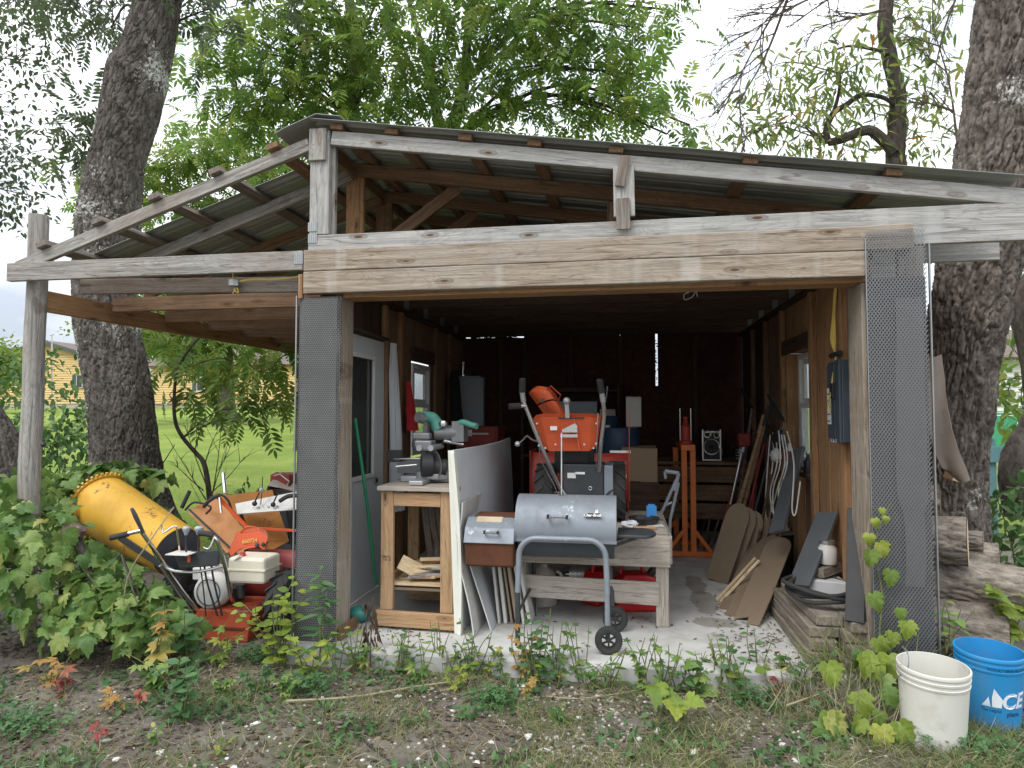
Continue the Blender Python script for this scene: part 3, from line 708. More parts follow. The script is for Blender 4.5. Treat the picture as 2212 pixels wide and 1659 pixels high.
# ---- right wall
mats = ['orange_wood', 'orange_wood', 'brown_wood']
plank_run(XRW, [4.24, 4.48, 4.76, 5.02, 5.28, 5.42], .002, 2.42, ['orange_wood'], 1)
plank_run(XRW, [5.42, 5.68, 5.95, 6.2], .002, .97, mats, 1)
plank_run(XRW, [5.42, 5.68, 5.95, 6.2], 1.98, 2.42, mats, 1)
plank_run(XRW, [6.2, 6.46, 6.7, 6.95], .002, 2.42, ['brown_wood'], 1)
plank_run(XRW, [6.95, 7.2, 7.45, 7.7, 7.95, 8.2, 8.38], .002, 2.42, ['dark_brown_wood'], 1)  # rear planks in a darker wood: the deep shade is put into the colour
for y in (4.62, 5.33, 6.28, 6.98, 7.66): board('stud', (XRW - .02, y, .002), (XRW - .02, y, 2.38), .075, .042, 'orange_wood' if y < 6.4 else 'brown_wood', shed, up=(0, 1, 0))
board('window_header', (XRW - .02, 5.38, 2.03), (XRW - .02, 6.24, 2.03), .12, .038, 'dark_brown_wood', shed)
board('window_reveal', (XRW + .07, 6.205, .97), (XRW + .07, 6.205, 1.98), .16, .025, 'orange_wood', shed, up=(1, 0, 0))
board('window_reveal', (XRW + .07, 5.40, 1.992), (XRW + .07, 6.2, 1.992), .16, .022, 'orange_wood', shed, up=(1, 0, 0))
board('window_sill', (XRW + .055, 5.40, .955), (XRW + .055, 6.24, .955), .19, .03, 'dark_brown_wood', shed, up=(1, 0, 0))
board('top_plate', (XRW - .005, 4.24, 2.405), (XRW - .005, 8.38, 2.405), .04, .09, 'dark_brown_wood', shed)
window(XRW + .12, 5.42, 6.185, .985, 1.97, -1)
# ---- back wall of dark boards with two open gaps
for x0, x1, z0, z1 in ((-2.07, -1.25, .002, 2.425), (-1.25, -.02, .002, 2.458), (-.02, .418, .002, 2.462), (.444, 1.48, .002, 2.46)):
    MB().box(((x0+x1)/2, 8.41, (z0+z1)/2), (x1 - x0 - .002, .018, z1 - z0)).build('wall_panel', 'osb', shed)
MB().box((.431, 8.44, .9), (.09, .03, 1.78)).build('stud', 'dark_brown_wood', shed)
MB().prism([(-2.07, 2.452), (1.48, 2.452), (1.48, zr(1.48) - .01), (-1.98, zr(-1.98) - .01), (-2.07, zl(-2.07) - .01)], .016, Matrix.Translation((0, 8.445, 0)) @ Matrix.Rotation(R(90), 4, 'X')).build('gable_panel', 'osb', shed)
for x in (-1.55, -1.24, -.64, -.01, .9): board('stud', (x, 8.37, .002), (x, 8.37, 2.42), .06, .04, 'dark_brown_wood', shed, up=(1, 0, 0))
rj = random.Random(40)
m = MB()
for k in range(16):
    z = 1.82 + .55 * k / 16 + rj.uniform(0, .02); m.box((.431 + rj.choice((-.008, .008, 0)), 8.41, z), (rj.uniform(.006, .024), .02, rj.uniform(.008, .03)))
for k in range(22):
    x = -1.95 + .62 * k / 22; m.box((x, 8.43, 2.438 + rj.uniform(-.008, .008)), (rj.uniform(.01, .045), .02, rj.uniform(.012, .026)))
m.build('splinter_strip', 'osb', shed)
board('wall_rail', (-2.0, 8.37, 2.405), (-1.3, 8.37, 2.405), .035, .06, 'dark_brown_wood', shed)

# ================================================================== THINGS IN THE SHED
def arc(c, r, a0, a1, n, ax=(1, 0, 0), ay=(0, 0, 1)):
    ax, ay = V(ax), V(ay)
    return [V(c) + ax * r * math.cos(R(a0 + (a1 - a0) * i / n)) + ay * r * math.sin(R(a0 + (a1 - a0) * i / n)) for i in range(n + 1)]
def spline(pts, n=6):
    pts = [V(p) for p in pts]; out = []
    for i in range(len(pts) - 1):
        p0 = pts[max(i-1, 0)]; p1 = pts[i]; p2 = pts[i+1]; p3 = pts[min(i+2, len(pts)-1)]
        for k in range(n):
            t = k / n
            out.append(.5 * ((2*p1) + (p2 - p0)*t + (2*p0 - 5*p1 + 4*p2 - p3)*t*t + (3*p1 - p0 - 3*p2 + p3)*t**3))
    return out + [pts[-1]]
def wheel(name, parent, c, r, w, axis, tyre='black_rubber', rim='black_plastic', lugs=0, spokes=6):
    """tyre with tread, its rim a sub-part"""
    a = V(axis).normalized(); M = frame(c, a) @ Matrix.Rotation(R(90), 4, 'Y')
    m = MB(); p = [(r*.60, -w*.42), (r*.80, -w*.5), (r*.94, -w*.46), (r, -w*.3), (r, w*.3), (r*.94, w*.46), (r*.80, w*.5), (r*.60, w*.42), (r*.6, -w*.42)]
    m.lathe(p, M, 32)
    if lugs:
        for k in range(lugs):
            for s in (-1, 1):
                an = 2*math.pi*(k + (.25 if s > 0 else -.25)) / lugs
                q = [V((math.cos(an + d) * rr, math.sin(an + d) * rr, z)) for d, z in ((0, s*.02*w), (.30, s*w*.47)) for rr in (r*.985, r*1.05)]
                dw = V((-math.sin(an), math.cos(an), 0)) * r * .11
                vs = [q[0], q[1], q[3], q[2]] + [v + dw for v in (q[0], q[1], q[3], q[2])]
                m.add(vs, [(0, 1, 2, 3), (7, 6, 5, 4), (0, 4, 5, 1), (1, 5, 6, 2), (2, 6, 7, 3), (3, 7, 4, 0)], M)
    else:
        for k in range(36):
            an = 2*math.pi*k/36; m.box((math.cos(an)*r, math.sin(an)*r, 0), (r*.05, r*.07, w*.8), M, an)
    ty = m.build(name, tyre, parent)
    m = MB().lathe([(r*.61, -w*.36), (r*.61, w*.36), (r*.52, w*.36), (r*.50, -w*.30), (r*.61, -w*.36)], M, 28)
    m.lathe([(.001, -w*.30), (r*.16, -w*.34), (r*.17, w*.42), (.001, w*.44)], M, 14)
    for k in range(spokes):
        an = 2*math.pi*k/spokes; m.box((math.cos(an)*r*.34, math.sin(an)*r*.34, w*.05), (r*.38, r*.13, w*.3), M, an)
    m.build('rim', rim, ty); return ty

# ---------------------------------------------------------------- barrel grill
g = thing('barrel_grill', 'grey barrel charcoal grill with rusty side firebox and two black wheels', 'grill', (-.37, 4.4, 0))
x0, x1, yc, zc, r = -.685, -.045, 4.42, .70, .205
Mx = Matrix.Translation((x0, yc, zc)) @ Matrix.Rotation(R(90), 4, 'Y')     # lathe axis along X; angle 0 points down
def shell(prof_r, a0, a1, xa, xb, n=26, caps=True, t=.004):
    m = MB(); rows = []
    for a in lin(a0, a1, n): rows.append([(x, yc + prof_r * math.cos(R(a)), zc + prof_r * math.sin(R(a))) for x in lin(xa, xb, 6)])
    m.grid(rows, t=t)
    if caps:
        for x, rv in ((xa, False), (xb, True)):
            poly = [(x, yc, zc)] + [(x, yc + prof_r * .985 * math.cos(R(a)), zc + prof_r * .985 * math.sin(R(a))) for a in lin(a0, a1, n)]
            f = [tuple([0, i, i + 1]) for i in range(1, len(poly) - 1)]; m.add(poly, f)
    return m
shell(r, 8, 196, x0 - .004, x1 + .004).build('lid', 'grill_grey', g)
bd = shell(r * .955, 200, 360, x0 + .012, x1 - .012).build('barrel', 'grill_dark', g)
MB().box(((x0+x1)/2, yc - r - .003, zc - .06), (x1 - x0 + .012, .006, .018)).build('lid_lip', 'grill_grey', g)
hx = at(1205, 1115, Y=yc - .2)
m = MB()
for k in range(11): m.tube(arc(hx + V((-.048 + .0096 * k, -.045, 0)), .0085, 0, 360, 8, (0, 1, 0), (0, 0, 1)), .0022, 5)
m.build('coil_handle', 'chrome', g)
m = MB()
for s in (-1, 1): m.box(hx + V((s * .06, -.030, 0)), (.014, .045, .022))
m.cyl(hx + V((-.06, -.045, 0)), hx + V((.06, -.045, 0)), .004, n=8).build('handle_bracket', 'black_plastic', g)
bx = at(1280, 1114, Y=yc - .2)
tn = math.radians(-72)
Mb = Matrix.Translation(bx + V((0, -.006, 0))) @ Matrix.Rotation(R(82), 4, 'X')
lg = MB().box((0, .003, -.002), (.105, .026, .003), Mb).build('logo_plate', 'black_plastic', g)
text_mb('Char-Broil', .025, .0015, Mb @ Matrix.Translation((0, -.004, .002)), offset=.0009).build('logo_lettering', 'white_print', lg)
MB().prism([(.0, .012), (.008, .022), (.005, .034), (.014, .026), (.018, .038), (.022, .024), (.024, .012)], .003, Mb @ Matrix.Translation((.012, .006, .002))).build('logo_flame', 'white_print', lg)
MB().lathe([(.001, 0), (.03, .0), (.032, .008), (.02, .018), (.001, .02)], Matrix.Translation(at(1213, 1073, Y=yc - .02) + V((0, 0, -.006))), 18).build('damper_cap', 'steel', g)
# firebox
fx0, fx1 = at(1017, 1180, Y=4.36).x, x0 - .008
pr = [(4.20, .47), (4.24, .455), (4.5, .455), (4.56, .50), (4.57, .615), (4.18, .615)]
My = lambda xm: Matrix.Translation((xm, 0, 0)) @ Matrix(((0, 0, 1, 0), (1, 0, 0, 0), (0, 1, 0, 0), (0, 0, 0, 1)))
fb = MB().prism(pr, fx1 - fx0, My((fx0 + fx1) / 2)).build('firebox', 'rust', g, bevel=.008)
fb['label'] = 'rusted lower half of the firebox'
fl = MB().prism([(4.165, .618), (4.575, .618), (4.565, .70), (4.50, .765), (4.30, .765), (4.21, .71)], fx1 - fx0 + .012, My((fx0 + fx1) / 2)).build('firebox_lid', 'grill_grey', g, bevel=.006)
MB().prism([(4.31, .7665), (4.50, .7665), (4.50, .7705), (4.31, .7705)], (fx1 - fx0) * .86, My((fx0 + fx1) / 2 + .012)).build('rust_patch', 'rust', fl)
P = [[(fx0 + .06 + .17 * i / 6, 4.31 - .092 * j / 4 - .005, .766 - .056 * j / 4 + .002) for i in range(7)] for j in range(5)]
P = [[(p[0], p[1], p[2]) for k, p in enumerate(row) if True] for row in P[:3]]
MB().grid(P, t=.001).build('rust_patch', 'pale_rust', fl)
hx = at(1062, 1149, Y=4.19); m = MB()
for k in range(9): m.tube(arc(hx + V((-.032 + .008 * k, -.03, 0)), .008, 0, 360, 8, (0, 1, 0), (0, 0, 1)), .002, 5)
m.build('coil_handle', 'chrome', fl)
m = MB()
for s in (-1, 1): m.box(hx + V((s * .044, -.016, 0)), (.010, .034, .018))
m.cyl(hx + V((-.044, -.03, 0)), hx + V((.044, -.03, 0)), .0035, n=8).build('handle_bracket', 'black_plastic', fl)
# side shelf
sx = x1 + .012; sh = [(sx, 4.28)] + [(sx + .16 + .085 * math.cos(R(a)), 4.42 + .14 * math.sin(R(a))) for a in lin(-90, 90, 12)] + [(sx, 4.56)]
MB().prism(sh, .022, Matrix.Translation((0, 0, .668))).build('side_shelf', 'dark_steel', g, bevel=.006)
for s in (4.33, 4.51): MB().bar((sx - .02, s, .60), (sx + .12, s, .655), .02, .006).build('shelf_bracket', 'dark_steel', g)
# legs
lx, rx, fy, ry = -.655, -.10, 4.13, 4.74
pts = [V((lx, fy, 0.002)), V((lx, fy, .3)), V((lx + .005, fy + .01, .50))] + arc((lx + .115, fy + .02, .555), .11, 180, 90, 6) + arc((rx - .115, fy + .02, .555), .11, 90, 0, 6) + [V((rx, fy + .01, .45)), V((rx + .004, fy, .11))]
MB().tube([pts[0], pts[1], V((lx, fy, .34))], .0165, 12).build('leg', 'dark_steel', g)
MB().tube([V((lx, fy, .33))] + pts[2:-1] + [V((rx + .002, fy, .34))], .0185, 12).build('leg_frame', 'grill_grey', g)
MB().tube([V((rx + .002, fy, .345)), V((rx + .003, fy - .01, .08))], .0165, 12).build('leg', 'grill_grey', g)
MB().cyl((lx + .02, ry, 0.002), (lx + .02, ry, .60), .016, n=12).build('leg', 'dark_steel', g)
MB().cyl((rx + .03, ry - .16, .07), (rx + .0, ry - .02, .60), .016, n=12).build('leg', 'dark_steel', g)
MB().tube([(lx + .01, fy, .22), (lx + .01, ry, .22)], .010, 8).build('stretcher', 'dark_steel', g)
MB().cyl((rx + .0, fy - .04, .08), (rx + .03, ry - .12, .08), .008, n=8).build('axle', 'steel', g)
wheel('wheel', g, V((rx + .01, fy - .055, .083)), .081, .045, (.05, -1, 0))
wheel('wheel', g, V((rx + .045, ry - .24, .083)), .081, .045, (.05, -1, 0))

# ---------------------------------------------------------------- work bench
wb = thing('work_bench', 'weathered plank work bench on square legs standing behind the grill', 'bench', (-.25, 5.0, 0))
ZB = .635
for y, w_ in ((4.70, .155), (4.87, .165), (5.045, .165), (5.22, .165), (5.40, .165), (5.58, .165)):
    board('top_plank', (-.82, y, ZB - .014), (.305, y, ZB - .014), w_, .026, 'bench_wood', wb, up=(0, 1, 0))
board('apron', (-.80, 4.612, .512), (.315, 4.612, .512), .205, .025, 'bench_wood', wb)
board('apron', (.318, 4.64, .52), (.318, 5.62, .52), .19, .024, 'bench_wood', wb)
for x in (-.72, .262):
    for y in (4.66, 5.55): board('leg', (x, y, .002), (x, y, .606), .085, .05, 'bench_wood', wb, up=(1, 0, 0))
board('lower_rail', (-.70, 4.628, .245), (.24, 4.628, .225), .155, .022, 'bench_wood', wb)
board('lower_rail', (-.70, 5.5, .24), (.24, 5.5, .24), .13, .022, 'bench_wood', wb)
# ---------------------------------------------------------------- orange snow blower on the bench
s = thing('snow_blower', 'orange two-stage snow blower with black tyres standing on the plank bench', 'snow blower', (-.28, 5.15, ZB))
YB = 5.0
ta, tb = at(1176, 1078, Y=YB), at(1330, 1078, Y=YB)
for c in (ta, tb): wheel('wheel', s, V((c.x, YB + .12, ZB + .215)), .20, .15, (1, 0, 0), rim='steel', lugs=14)
MB().cyl((ta.x, YB + .12, ZB + .2), (tb.x, YB + .12, ZB + .2), .014, n=10).build('axle', 'steel', s)
c0, c1 = at(1216, 1095, Y=4.92), at(1325, 1010, Y=4.92)
bd = MB().box(((c0.x + c1.x) / 2 - .035, 5.08, (c0.z + c1.z) / 2 + .02), (c1.x - c0.x - .07, .30, c1.z - c0.z)).build('body', 'dark_steel', s, bevel=.008)
MB().box((c1.x - .035, 5.075, (c0.z + c1.z) / 2 + .02), (.066, .32, c1.z - c0.z - .01)).build('cover_plate', 'grill_grey', s, bevel=.006)
q = at(1226, 1024, Y=4.925); MB().box(q + V((.03, -.002, -.01)), (.062, .002, .04)).build('warning_label', 'paper', bd)
q = at(1253, 1022, Y=4.925); MB().box(q + V((0, -.002, 0)), (.072, .002, .017)).build('white_label', 'white_print', bd)
q = at(1275, 1055, Y=4.925); MB().tube(arc(q, .012, 0, 360, 14), .003, 5).build('ring_bolt', 'steel', bd)
# engine
q = at(1240, 985, Y=5.2)
m = MB().cyl(q + V((0, -.06, 0)), q + V((0, .2, 0)), .115, n=28).lathe([(.118, 0), (.118, .05), (.09, .06), (.001, .06)], Matrix.Translation(q + V((0, -.05, 0))) @ Matrix.Rotation(R(90), 4, 'X'), 28)
m.box(q + V((0, .08, -.03)), (.30, .24, .2)); en = m.build('engine', 'black_plastic', s)
m = MB()
for k in range(14): a = 2*math.pi*k/14; m.box(q + V((math.cos(a) * .1, -.10, math.sin(a) * .1)), (.02, .004, .005), None)
m.build('recoil_vent', 'steel', en)
# auger housing ahead of the wheels
h0, h1 = at(1150, 1000, Y=5.62).x, at(1356, 1000, Y=5.62).x
hb = MB()
P = [[(x, 5.50 + .10 * (1 - math.cos(R(a))) , ZB + .24 + .24 * math.sin(R(a))) for x in (h0, h1)] for a in lin(-80, 90, 10)]
hb.grid(P, t=.004)
for x in (h0, h1): hb.box((x, 5.68, ZB + .25), (.006, .40, .50))
hb = hb.build('auger_housing', 'red_paint', s); 
MB().box((h1 - .09, 5.49, ZB + .40), (.13, .004, .05)).build('warning_label', 'black_plastic', hb)
MB().box((h1 - .06, 5.488, ZB + .30), (.10, .004, .03)).build('yellow_label', 'yellow_cable', hb)
MB().box((h1 - .06, 5.488, ZB + .50), (.17, .004, .02)).build('white_label', 'white_print', hb)
m = MB()
for k in range(40):
    a = k * .45; m.box(((h0 + h1) / 2 + (k - 20) * (h1 - h0) * .02, 5.72 + .12 * math.cos(a), ZB + .22 + .12 * math.sin(a)), (.03, .07, .01), None)
m.cyl((h0, 5.72, ZB + .22), (h1, 5.72, ZB + .22), .02, n=10).build('auger', 'dark_steel', hb)
MB().bar((h1 + .012, 5.46, ZB + .1), (h1 + .012, 5.46, 1.50), .035, .006, (0, 1, 0)).build('drift_bar', 'red_paint', s)
# control panel
def pq(px, py, y): return at(px, py, Y=y)
pl = [pq(1152, 906, 4.82), pq(1170, 902, 4.80), pq(1278, 902, 4.80), pq(1296, 906, 4.82)]
pm = [pq(1172, 964, 4.86), pq(1186, 974, 4.85), pq(1272, 974, 4.85), pq(1288, 964, 4.86)]
pn = [pq(1181, 976, 4.90), pq(1200, 966, 4.89), pq(1262, 966, 4.89), pq(1284, 976, 4.90)]
hd = MB().grid([pl, [a.lerp(b, .5) + V((0, .004, 0)) for a, b in zip(pl, pm)], pm], t=.006, smooth=False)
top = [[p + V((0, .0, .004)) for p in pl], [p + V((0, .14, .03)) for p in pl]]
hd.grid(top, t=.006, smooth=False)
for k in (0, 3):
    hd.grid([[pl[k], pl[k] + V((0, .14, .03))], [pm[k], pm[k] + V((0, .12, .03))]], t=.006, smooth=False)
hd = hd.build('control_panel', 'orange_paint', s, sharp=20)
MB().bar(pq(1240, 905, 4.795), pq(1252, 972, 4.83), .02, .014, (0, -1, 0)).build('panel_rib', 'orange_paint', hd)
MB().bar(pq(1206, 903, 4.79), pq(1262, 903, 4.79), .012, .006).build('speed_slot', 'black_plastic', hd)
for px, py in ((1160, 915), (1288, 915), (1178, 968), (1282, 968), (1200, 960), (1262, 960)): MB().cyl(pq(px, py, 4.815), pq(px, py, 4.80), .007, n=8).build('bolt', 'steel', hd)
MB().box(pq(1196, 925, 4.80), (.05, .004, .03)).build('warning_label', 'white_print', hd)
q = pq(1232, 928, 4.79); MB().prism([(-.06, -.02), (.05, -.02), (.05, .03), (.03, .045), (-.06, .0)], .01, Matrix.Translation(q) @ Matrix.Rotation(R(90), 4, 'X')).box(q + V((-.01, -.005, -.045)), (.125, .012, .022)).build('lever_plate', 'steel', hd)
MB().bar(pq(1226, 903, 4.79), pq(1224, 872, 4.78), .03, .006, (1, 0, 0)).ball(pq(1224, 866, 4.78), .027, 10).build('shift_lever', 'saw_light', hd)
MB().cyl(pq(1213, 935, 4.78), pq(1213, 1068, 4.72), .006, n=8).build('control_rod', 'steel', s)
for a, b in (((1165, 962), (1165, 962)), ((1288, 958), (1288, 958))): MB().cyl(pq(*a, 4.80), pq(*a, 4.80) + V((0, -.03, 0)), .008, n=8).build('bolt', 'steel', hd)
# handlebars
hl = spline([pq(1222, 1072, 4.92), pq(1203, 1040, 4.9), pq(1168, 960, 4.80), pq(1142, 895, 4.74), pq(1131, 868, 4.72)], 5)
hr = spline([pq(1294, 1018, 4.92), pq(1298, 960, 4.82), pq(1305, 900, 4.76), pq(1303, 868, 4.72)], 5)
for h, gp in ((hl, (1128, 846, 1129, 822)), (hr, (1300, 848, 1296, 824))):
    hb_ = MB().tube(h, .0155, 10).build('handlebar', 'steel', s)
    p0, p1 = h[-1], pq(gp[0], gp[1], 4.70); p2 = pq(gp[2], gp[3], 4.67)
    MB().tube([p0, p1], .02, 10).build('grip_collar', 'saw_light', hb_)
    MB().tube(spline([p1, p1.lerp(p2, .5) + V((0, 0, .0)), p2, p2 + V((0, .0, .012))], 4), .024, 12).build('grip', 'black_rubber', hb_)
MB().tube([pq(1136, 877, 4.71), pq(1124, 877, 4.70)], .014, 10).build('grip_collar', 'steel', s)
MB().tube([pq(1124, 877, 4.70), pq(1100, 878, 4.66)], .023, 12).build('grip', 'black_rubber', s)
MB().tube(spline([pq(1305, 880, 4.74), pq(1311, 850, 4.78), pq(1312, 835, 4.8)], 4), .006, 6).build('clutch_lever', 'dark_steel', s)
cr_ = MB().tube(spline([pq(1168, 956, 4.82), pq(1150, 950, 4.74), pq(1138, 942, 4.70), pq(1130, 950, 4.66), pq(1120, 958, 4.62)], 5), .006, 7).build('chute_crank', 'steel', s)
MB().ball(pq(1118, 959, 4.61), .02, 9).build('knob', 'saw_light', cr_)
MB().tube(spline([pq(1166, 930, 4.80), pq(1168, 990, 4.86), pq(1198, 1050, 4.9), pq(1212, 1088, 4.95)], 5), .004, 6).build('cable', 'steel', s)
MB().tube(spline([pq(1292, 892, 4.75), pq(1290, 940, 4.78), pq(1288, 1010, 4.9)], 5), .004, 6).build('cable', 'steel', s)
# chute with its deflector hood
y = 5.12
lo = [pq(1180, 902, y), pq(1196, 895, y - .06), pq(1216, 898, y - .07), pq(1230, 904, y)]
ml = [pq(1160, 874, y), pq(1172, 868, y - .085), pq(1196, 862, y - .095), pq(1212, 874, y)]
mu = [pq(1142, 850, y), pq(1150, 846, y - .09), pq(1186, 846, y - .10), pq(1208, 866, y)]
up = [pq(1152, 838, y + .03), pq(1163, 834, y - .06), pq(1186, 838, y - .07), pq(1200, 850, y + .02)]
sub = lambda rows: [spline(rw, 4) for rw in rows]
ch = MB().grid(sub([lo, [a.lerp(b, .9) for a, b in zip(lo, ml)]]), t=.005).build('chute', 'orange_paint', s)
df = MB().grid(sub([ml, [a.lerp(b, .6) for a, b in zip(ml, mu)], mu, up]), t=.005).build('deflector', 'orange_paint', ch)
MB().tube([pq(1181, 842, y - .09), pq(1190, 834, y - .12), pq(1211, 853, y - .12), pq(1207, 864, y - .08)], .006, 8).build('deflector_handle', 'red_paint', ch)
for px, py in ((1172, 865), (1174, 879)): MB().cyl(pq(px, py, y - .10), pq(px, py, y - .115), .016 if py < 870 else .01, n=8).build('wing_nut', 'dark_steel', ch)

# ---------------------------------------------------------------- sheets and panels left of the grill
P = []
for i, yy in enumerate(lin(4.285, 6.6, 26)):
    P.append([(-1.06 + .05 * math.sin(i / 25 * 3.1) + .03 * (z / 1.2) * math.sin(i * .13) - .05 * (z / 1.22), yy, z) for z in lin(.003, 1.205, 12)])
o = MB().grid([list(q) for q in zip(*P)], t=.028).build('insulation_sheet', 'panel_grey'); tag(o, 'tall grey-faced foam panel standing on edge beside the wooden saw stand', 'panel')
ed = MB()
for (y0_, y1_, z0_, z1_) in ((4.272, 4.284, .003, 1.205),):
    ed.grid([[(-1.06 - .05 * z / 1.22 - .036, 4.27, z) for z in lin(.003, 1.205, 12)], [(-1.06 - .05 * z / 1.22 + .003, 4.27, z) for z in lin(.003, 1.205, 12)]], t=.008)
ed.build('edge_wrap', 'foam_white', o)
def sheet_thing(name, label, cat, fx, ys, zs, mat, t=.012, group=None):
    P = [[fx(y, z) for y in ys] for z in zs]
    return tag(MB().grid(P, t=t).build(name, mat), label, cat, group)
sheet_thing('foam_sheet', 'cream-edged white foam sheet leaning against the tall grey panel', 'panel', lambda y, z: (-1.05 + .02 * math.sin(z * 3) - .035 * z, y, z), lin(4.24, 4.3, 2), lin(.003, 1.19, 12), 'foam_white', .022)
sheet_thing('warped_sheet', 'warped thin white sheet bulging away from the tall grey panel', 'sheet', lambda y, z: (-1.055 + .10 * max(0, 1 - z / .62) ** 1.6 + .012 * math.sin(z * 9), y - .04 * (1 - z), z), lin(4.27, 4.9, 8), lin(.003, .86, 16), 'board_white', .008)
sheet_thing('warped_sheet', 'inner warped white sheet curling behind the bulging one', 'sheet', lambda y, z: (-1.025 + .16 * max(0, 1 - z / .5) ** 1.3 + .01 * math.sin(z * 7), y, z), lin(4.36, 4.95, 8), lin(.003, .60, 14), 'panel_grey', .008)
for k in range(6):
    xx = -.845 + .042 * k; lean = -.05 - .006 * k; yy = 4.52 + .015 * (k % 3)
    o = board('short_board', (xx, yy + .14, .003), (xx + lean, yy + .14, .445 + .03 * math.sin(k * 2)), .30, .017 + .006 * (k % 2), 'board_white', None, up=(0, 1, 0))
    o.data.materials[0] = MAT('board_white' if k not in (2, 3) else 'board_brown')
    tag(o, ('whitish' if k not in (2, 3) else 'brown-edged') + ' short upright board under the firebox, ' + ('first', 'second', 'third', 'fourth', 'fifth', 'sixth')[k] + ' from the warped sheets', 'board', 'short boards standing in a row')
# ---------------------------------------------------------------- saw stand and mitre saw
st = thing('saw_stand', 'open wooden saw stand with scrap wood on its lower shelf', 'stand', (-1.38, 4.6, 0))
ZS = .955
MB().prism([(-1.655, 4.30), (-1.085, 4.275), (-1.10, 4.98), (-1.655, 4.98)], .03, Matrix.Translation((0, 0, ZS - .015))).build('stand_top', 'fibreboard', st, bevel=.004).data.materials[0] = MAT('bench_wood')
for x, yy in ((-1.59, 4.345), (-1.165, 4.33), (-1.59, 4.92), (-1.165, 4.92)):
    board('leg', (x, yy, .12), (x, yy, ZS - .031), .088, .04, 'stand_wood', st, up=(1, 0, 0))
board('rail', (-1.545, 4.342, .865), (-1.21, 4.332, .865), .09, .036, 'stand_wood', st)
board('foot_rail', (-1.66, 4.31, .07), (-1.06, 4.285, .07), .10, .034, 'brown_wood', st).data.materials[0] = MAT('stand_wood')
board('foot_rail', (-1.63, 4.945, .07), (-1.10, 4.945, .07), .10, .034, 'stand_wood', st)
for x in (-1.59, -1.165): board('side_rail', (x, 4.365, .30), (x, 4.90, .30), .08, .03, 'stand_wood', st)
MB().box((-1.38, 4.64, .285), (.42, .55, .018)).build('shelf', 'fresh_wood', st)
MB().box((-1.38, 4.60, .255), (.44, .50, .012)).build('shelf', 'fibreboard', st)
st_text = text_mb('HI5511\n1 15 15', .02, .0005, Matrix.Translation((-1.59, 4.322, .47)) @ Matrix.Rotation(R(90), 4, 'X')); st_text.build('stamp_mark', 'dark_brown_wood', st)
rr = random.Random(3)
for k in range(11):
    z = .31 + .024 * (k // 2) + .004 * (k % 2); cx = -1.35 + rr.uniform(-.05, .09); L = rr.uniform(.12, .19); an = rr.uniform(-.5, .5)
    cy = 4.46 + rr.uniform(-.04, .12); d = V((math.cos(an), math.sin(an), rr.uniform(-.06, .12))) * L
    c = V((cx, cy, z))
    lab = ('greyed', 'pale', 'orange')[k % 3] + ' scrap wood offcut on the saw stand shelf, ' + ('lowest', 'second lowest', 'middle', 'second highest', 'highest', 'topmost')[k // 2] + ' of the heap'
    tag(board('wood_scrap', c - d * .8, c + d * .8, rr.uniform(.05, .10), .018, ['grey_wood', 'fresh_wood', 'stand_wood'][k % 3], None, up=(-math.sin(an), math.cos(an), 0)), lab, 'wood scrap', 'scrap wood on the saw stand')
tag(board('wood_scrap', (-1.52, 4.4, .43), (-1.38, 4.46, .34), .10, .018, 'fresh_wood', None, up=(0, .3, 1)), 'wide pale offcut tilted against the saw stand leg', 'wood scrap')
for k in range(5):
    x = -1.46 + .055 * k; tag(board('slat', (x + .05, 4.80 + .01 * k, .30), (x - .05, 4.87, .86 - .02 * k), .05, .012, 'dark_grey_wood', None, up=(1, 0, 0)), 'dark grooved slat leaning inside the saw stand, ' + ('first', 'second', 'third', 'fourth', 'last')[k] + ' from the door side', 'slat', 'slats inside the saw stand')
sw = thing('mitre_saw', 'grey sliding mitre saw with green dust chute on the wooden stand', 'mitre saw', (-1.38, 4.62, ZS))
q = lambda px, py, yy: at(px, py, Y=yy)
MB().lathe([(.001, 0), (.15, 0), (.155, .02), (.15, .045), (.001, .05)], Matrix.Translation((-1.335, 4.66, ZS + .03)), 30).build('turntable', 'saw_light', sw)
MB().box((-1.37, 4.70, ZS + .022), (.44, .22, .04)).box((-1.40, 4.50, ZS + .018), (.10, .28, .03)).build('base', 'saw_light', sw, bevel=.006)
MB().prism([(-.30, 0), (-.30, .07), (-.22, .10), (-.06, .10), (-.04, .04), (.04, .04), (.06, .10), (.16, .10), (.18, .07), (.18, 0)], .02, Matrix.Translation((-1.36, 4.74, ZS + .05)) @ Matrix.Rotation(R(90), 4, 'X')).build('fence', 'saw_grey', sw)
c = q(922, 1005, 4.5); gb = MB().cyl(c + V((-.04, 0, 0)), c + V((.03, .03, 0)), .083, n=26).build('blade_guard', 'black_plastic', sw)
MB().cyl(c + V((.012, .07, -.01)), c + V((.016, .075, -.01)), .12, n=32).build('blade', 'steel', sw)
c2 = q(945, 1010, 4.55); MB().cyl(c2 + V((-.03, 0, 0)), c2 + V((.06, .02, 0)), .06, n=20).build('motor_cap', 'black_plastic', sw)
for px in (905, 930): 
    c = q(px, 968, 4.48); MB().cyl(c, c + V((.0, .28, .0)), .021, n=14).build('slide_rail', 'saw_light', sw)
MB().box(q(918, 962, 4.56), (.13, .12, .075)).build('head_bracket', 'saw_grey', sw, bevel=.012)
MB().box(q(912, 942, 4.58), (.13, .07, .05)).build('motor_housing', 'saw_grey', sw, bevel=.012)
c = q(975, 935, 4.72); MB().cyl(c + V((-.13, 0, 0)), c + V((.06, .05, 0)), .055, n=18).box(c + V((.05, .06, .01)), (.09, .14, .15)).build('motor', 'saw_grey', sw)
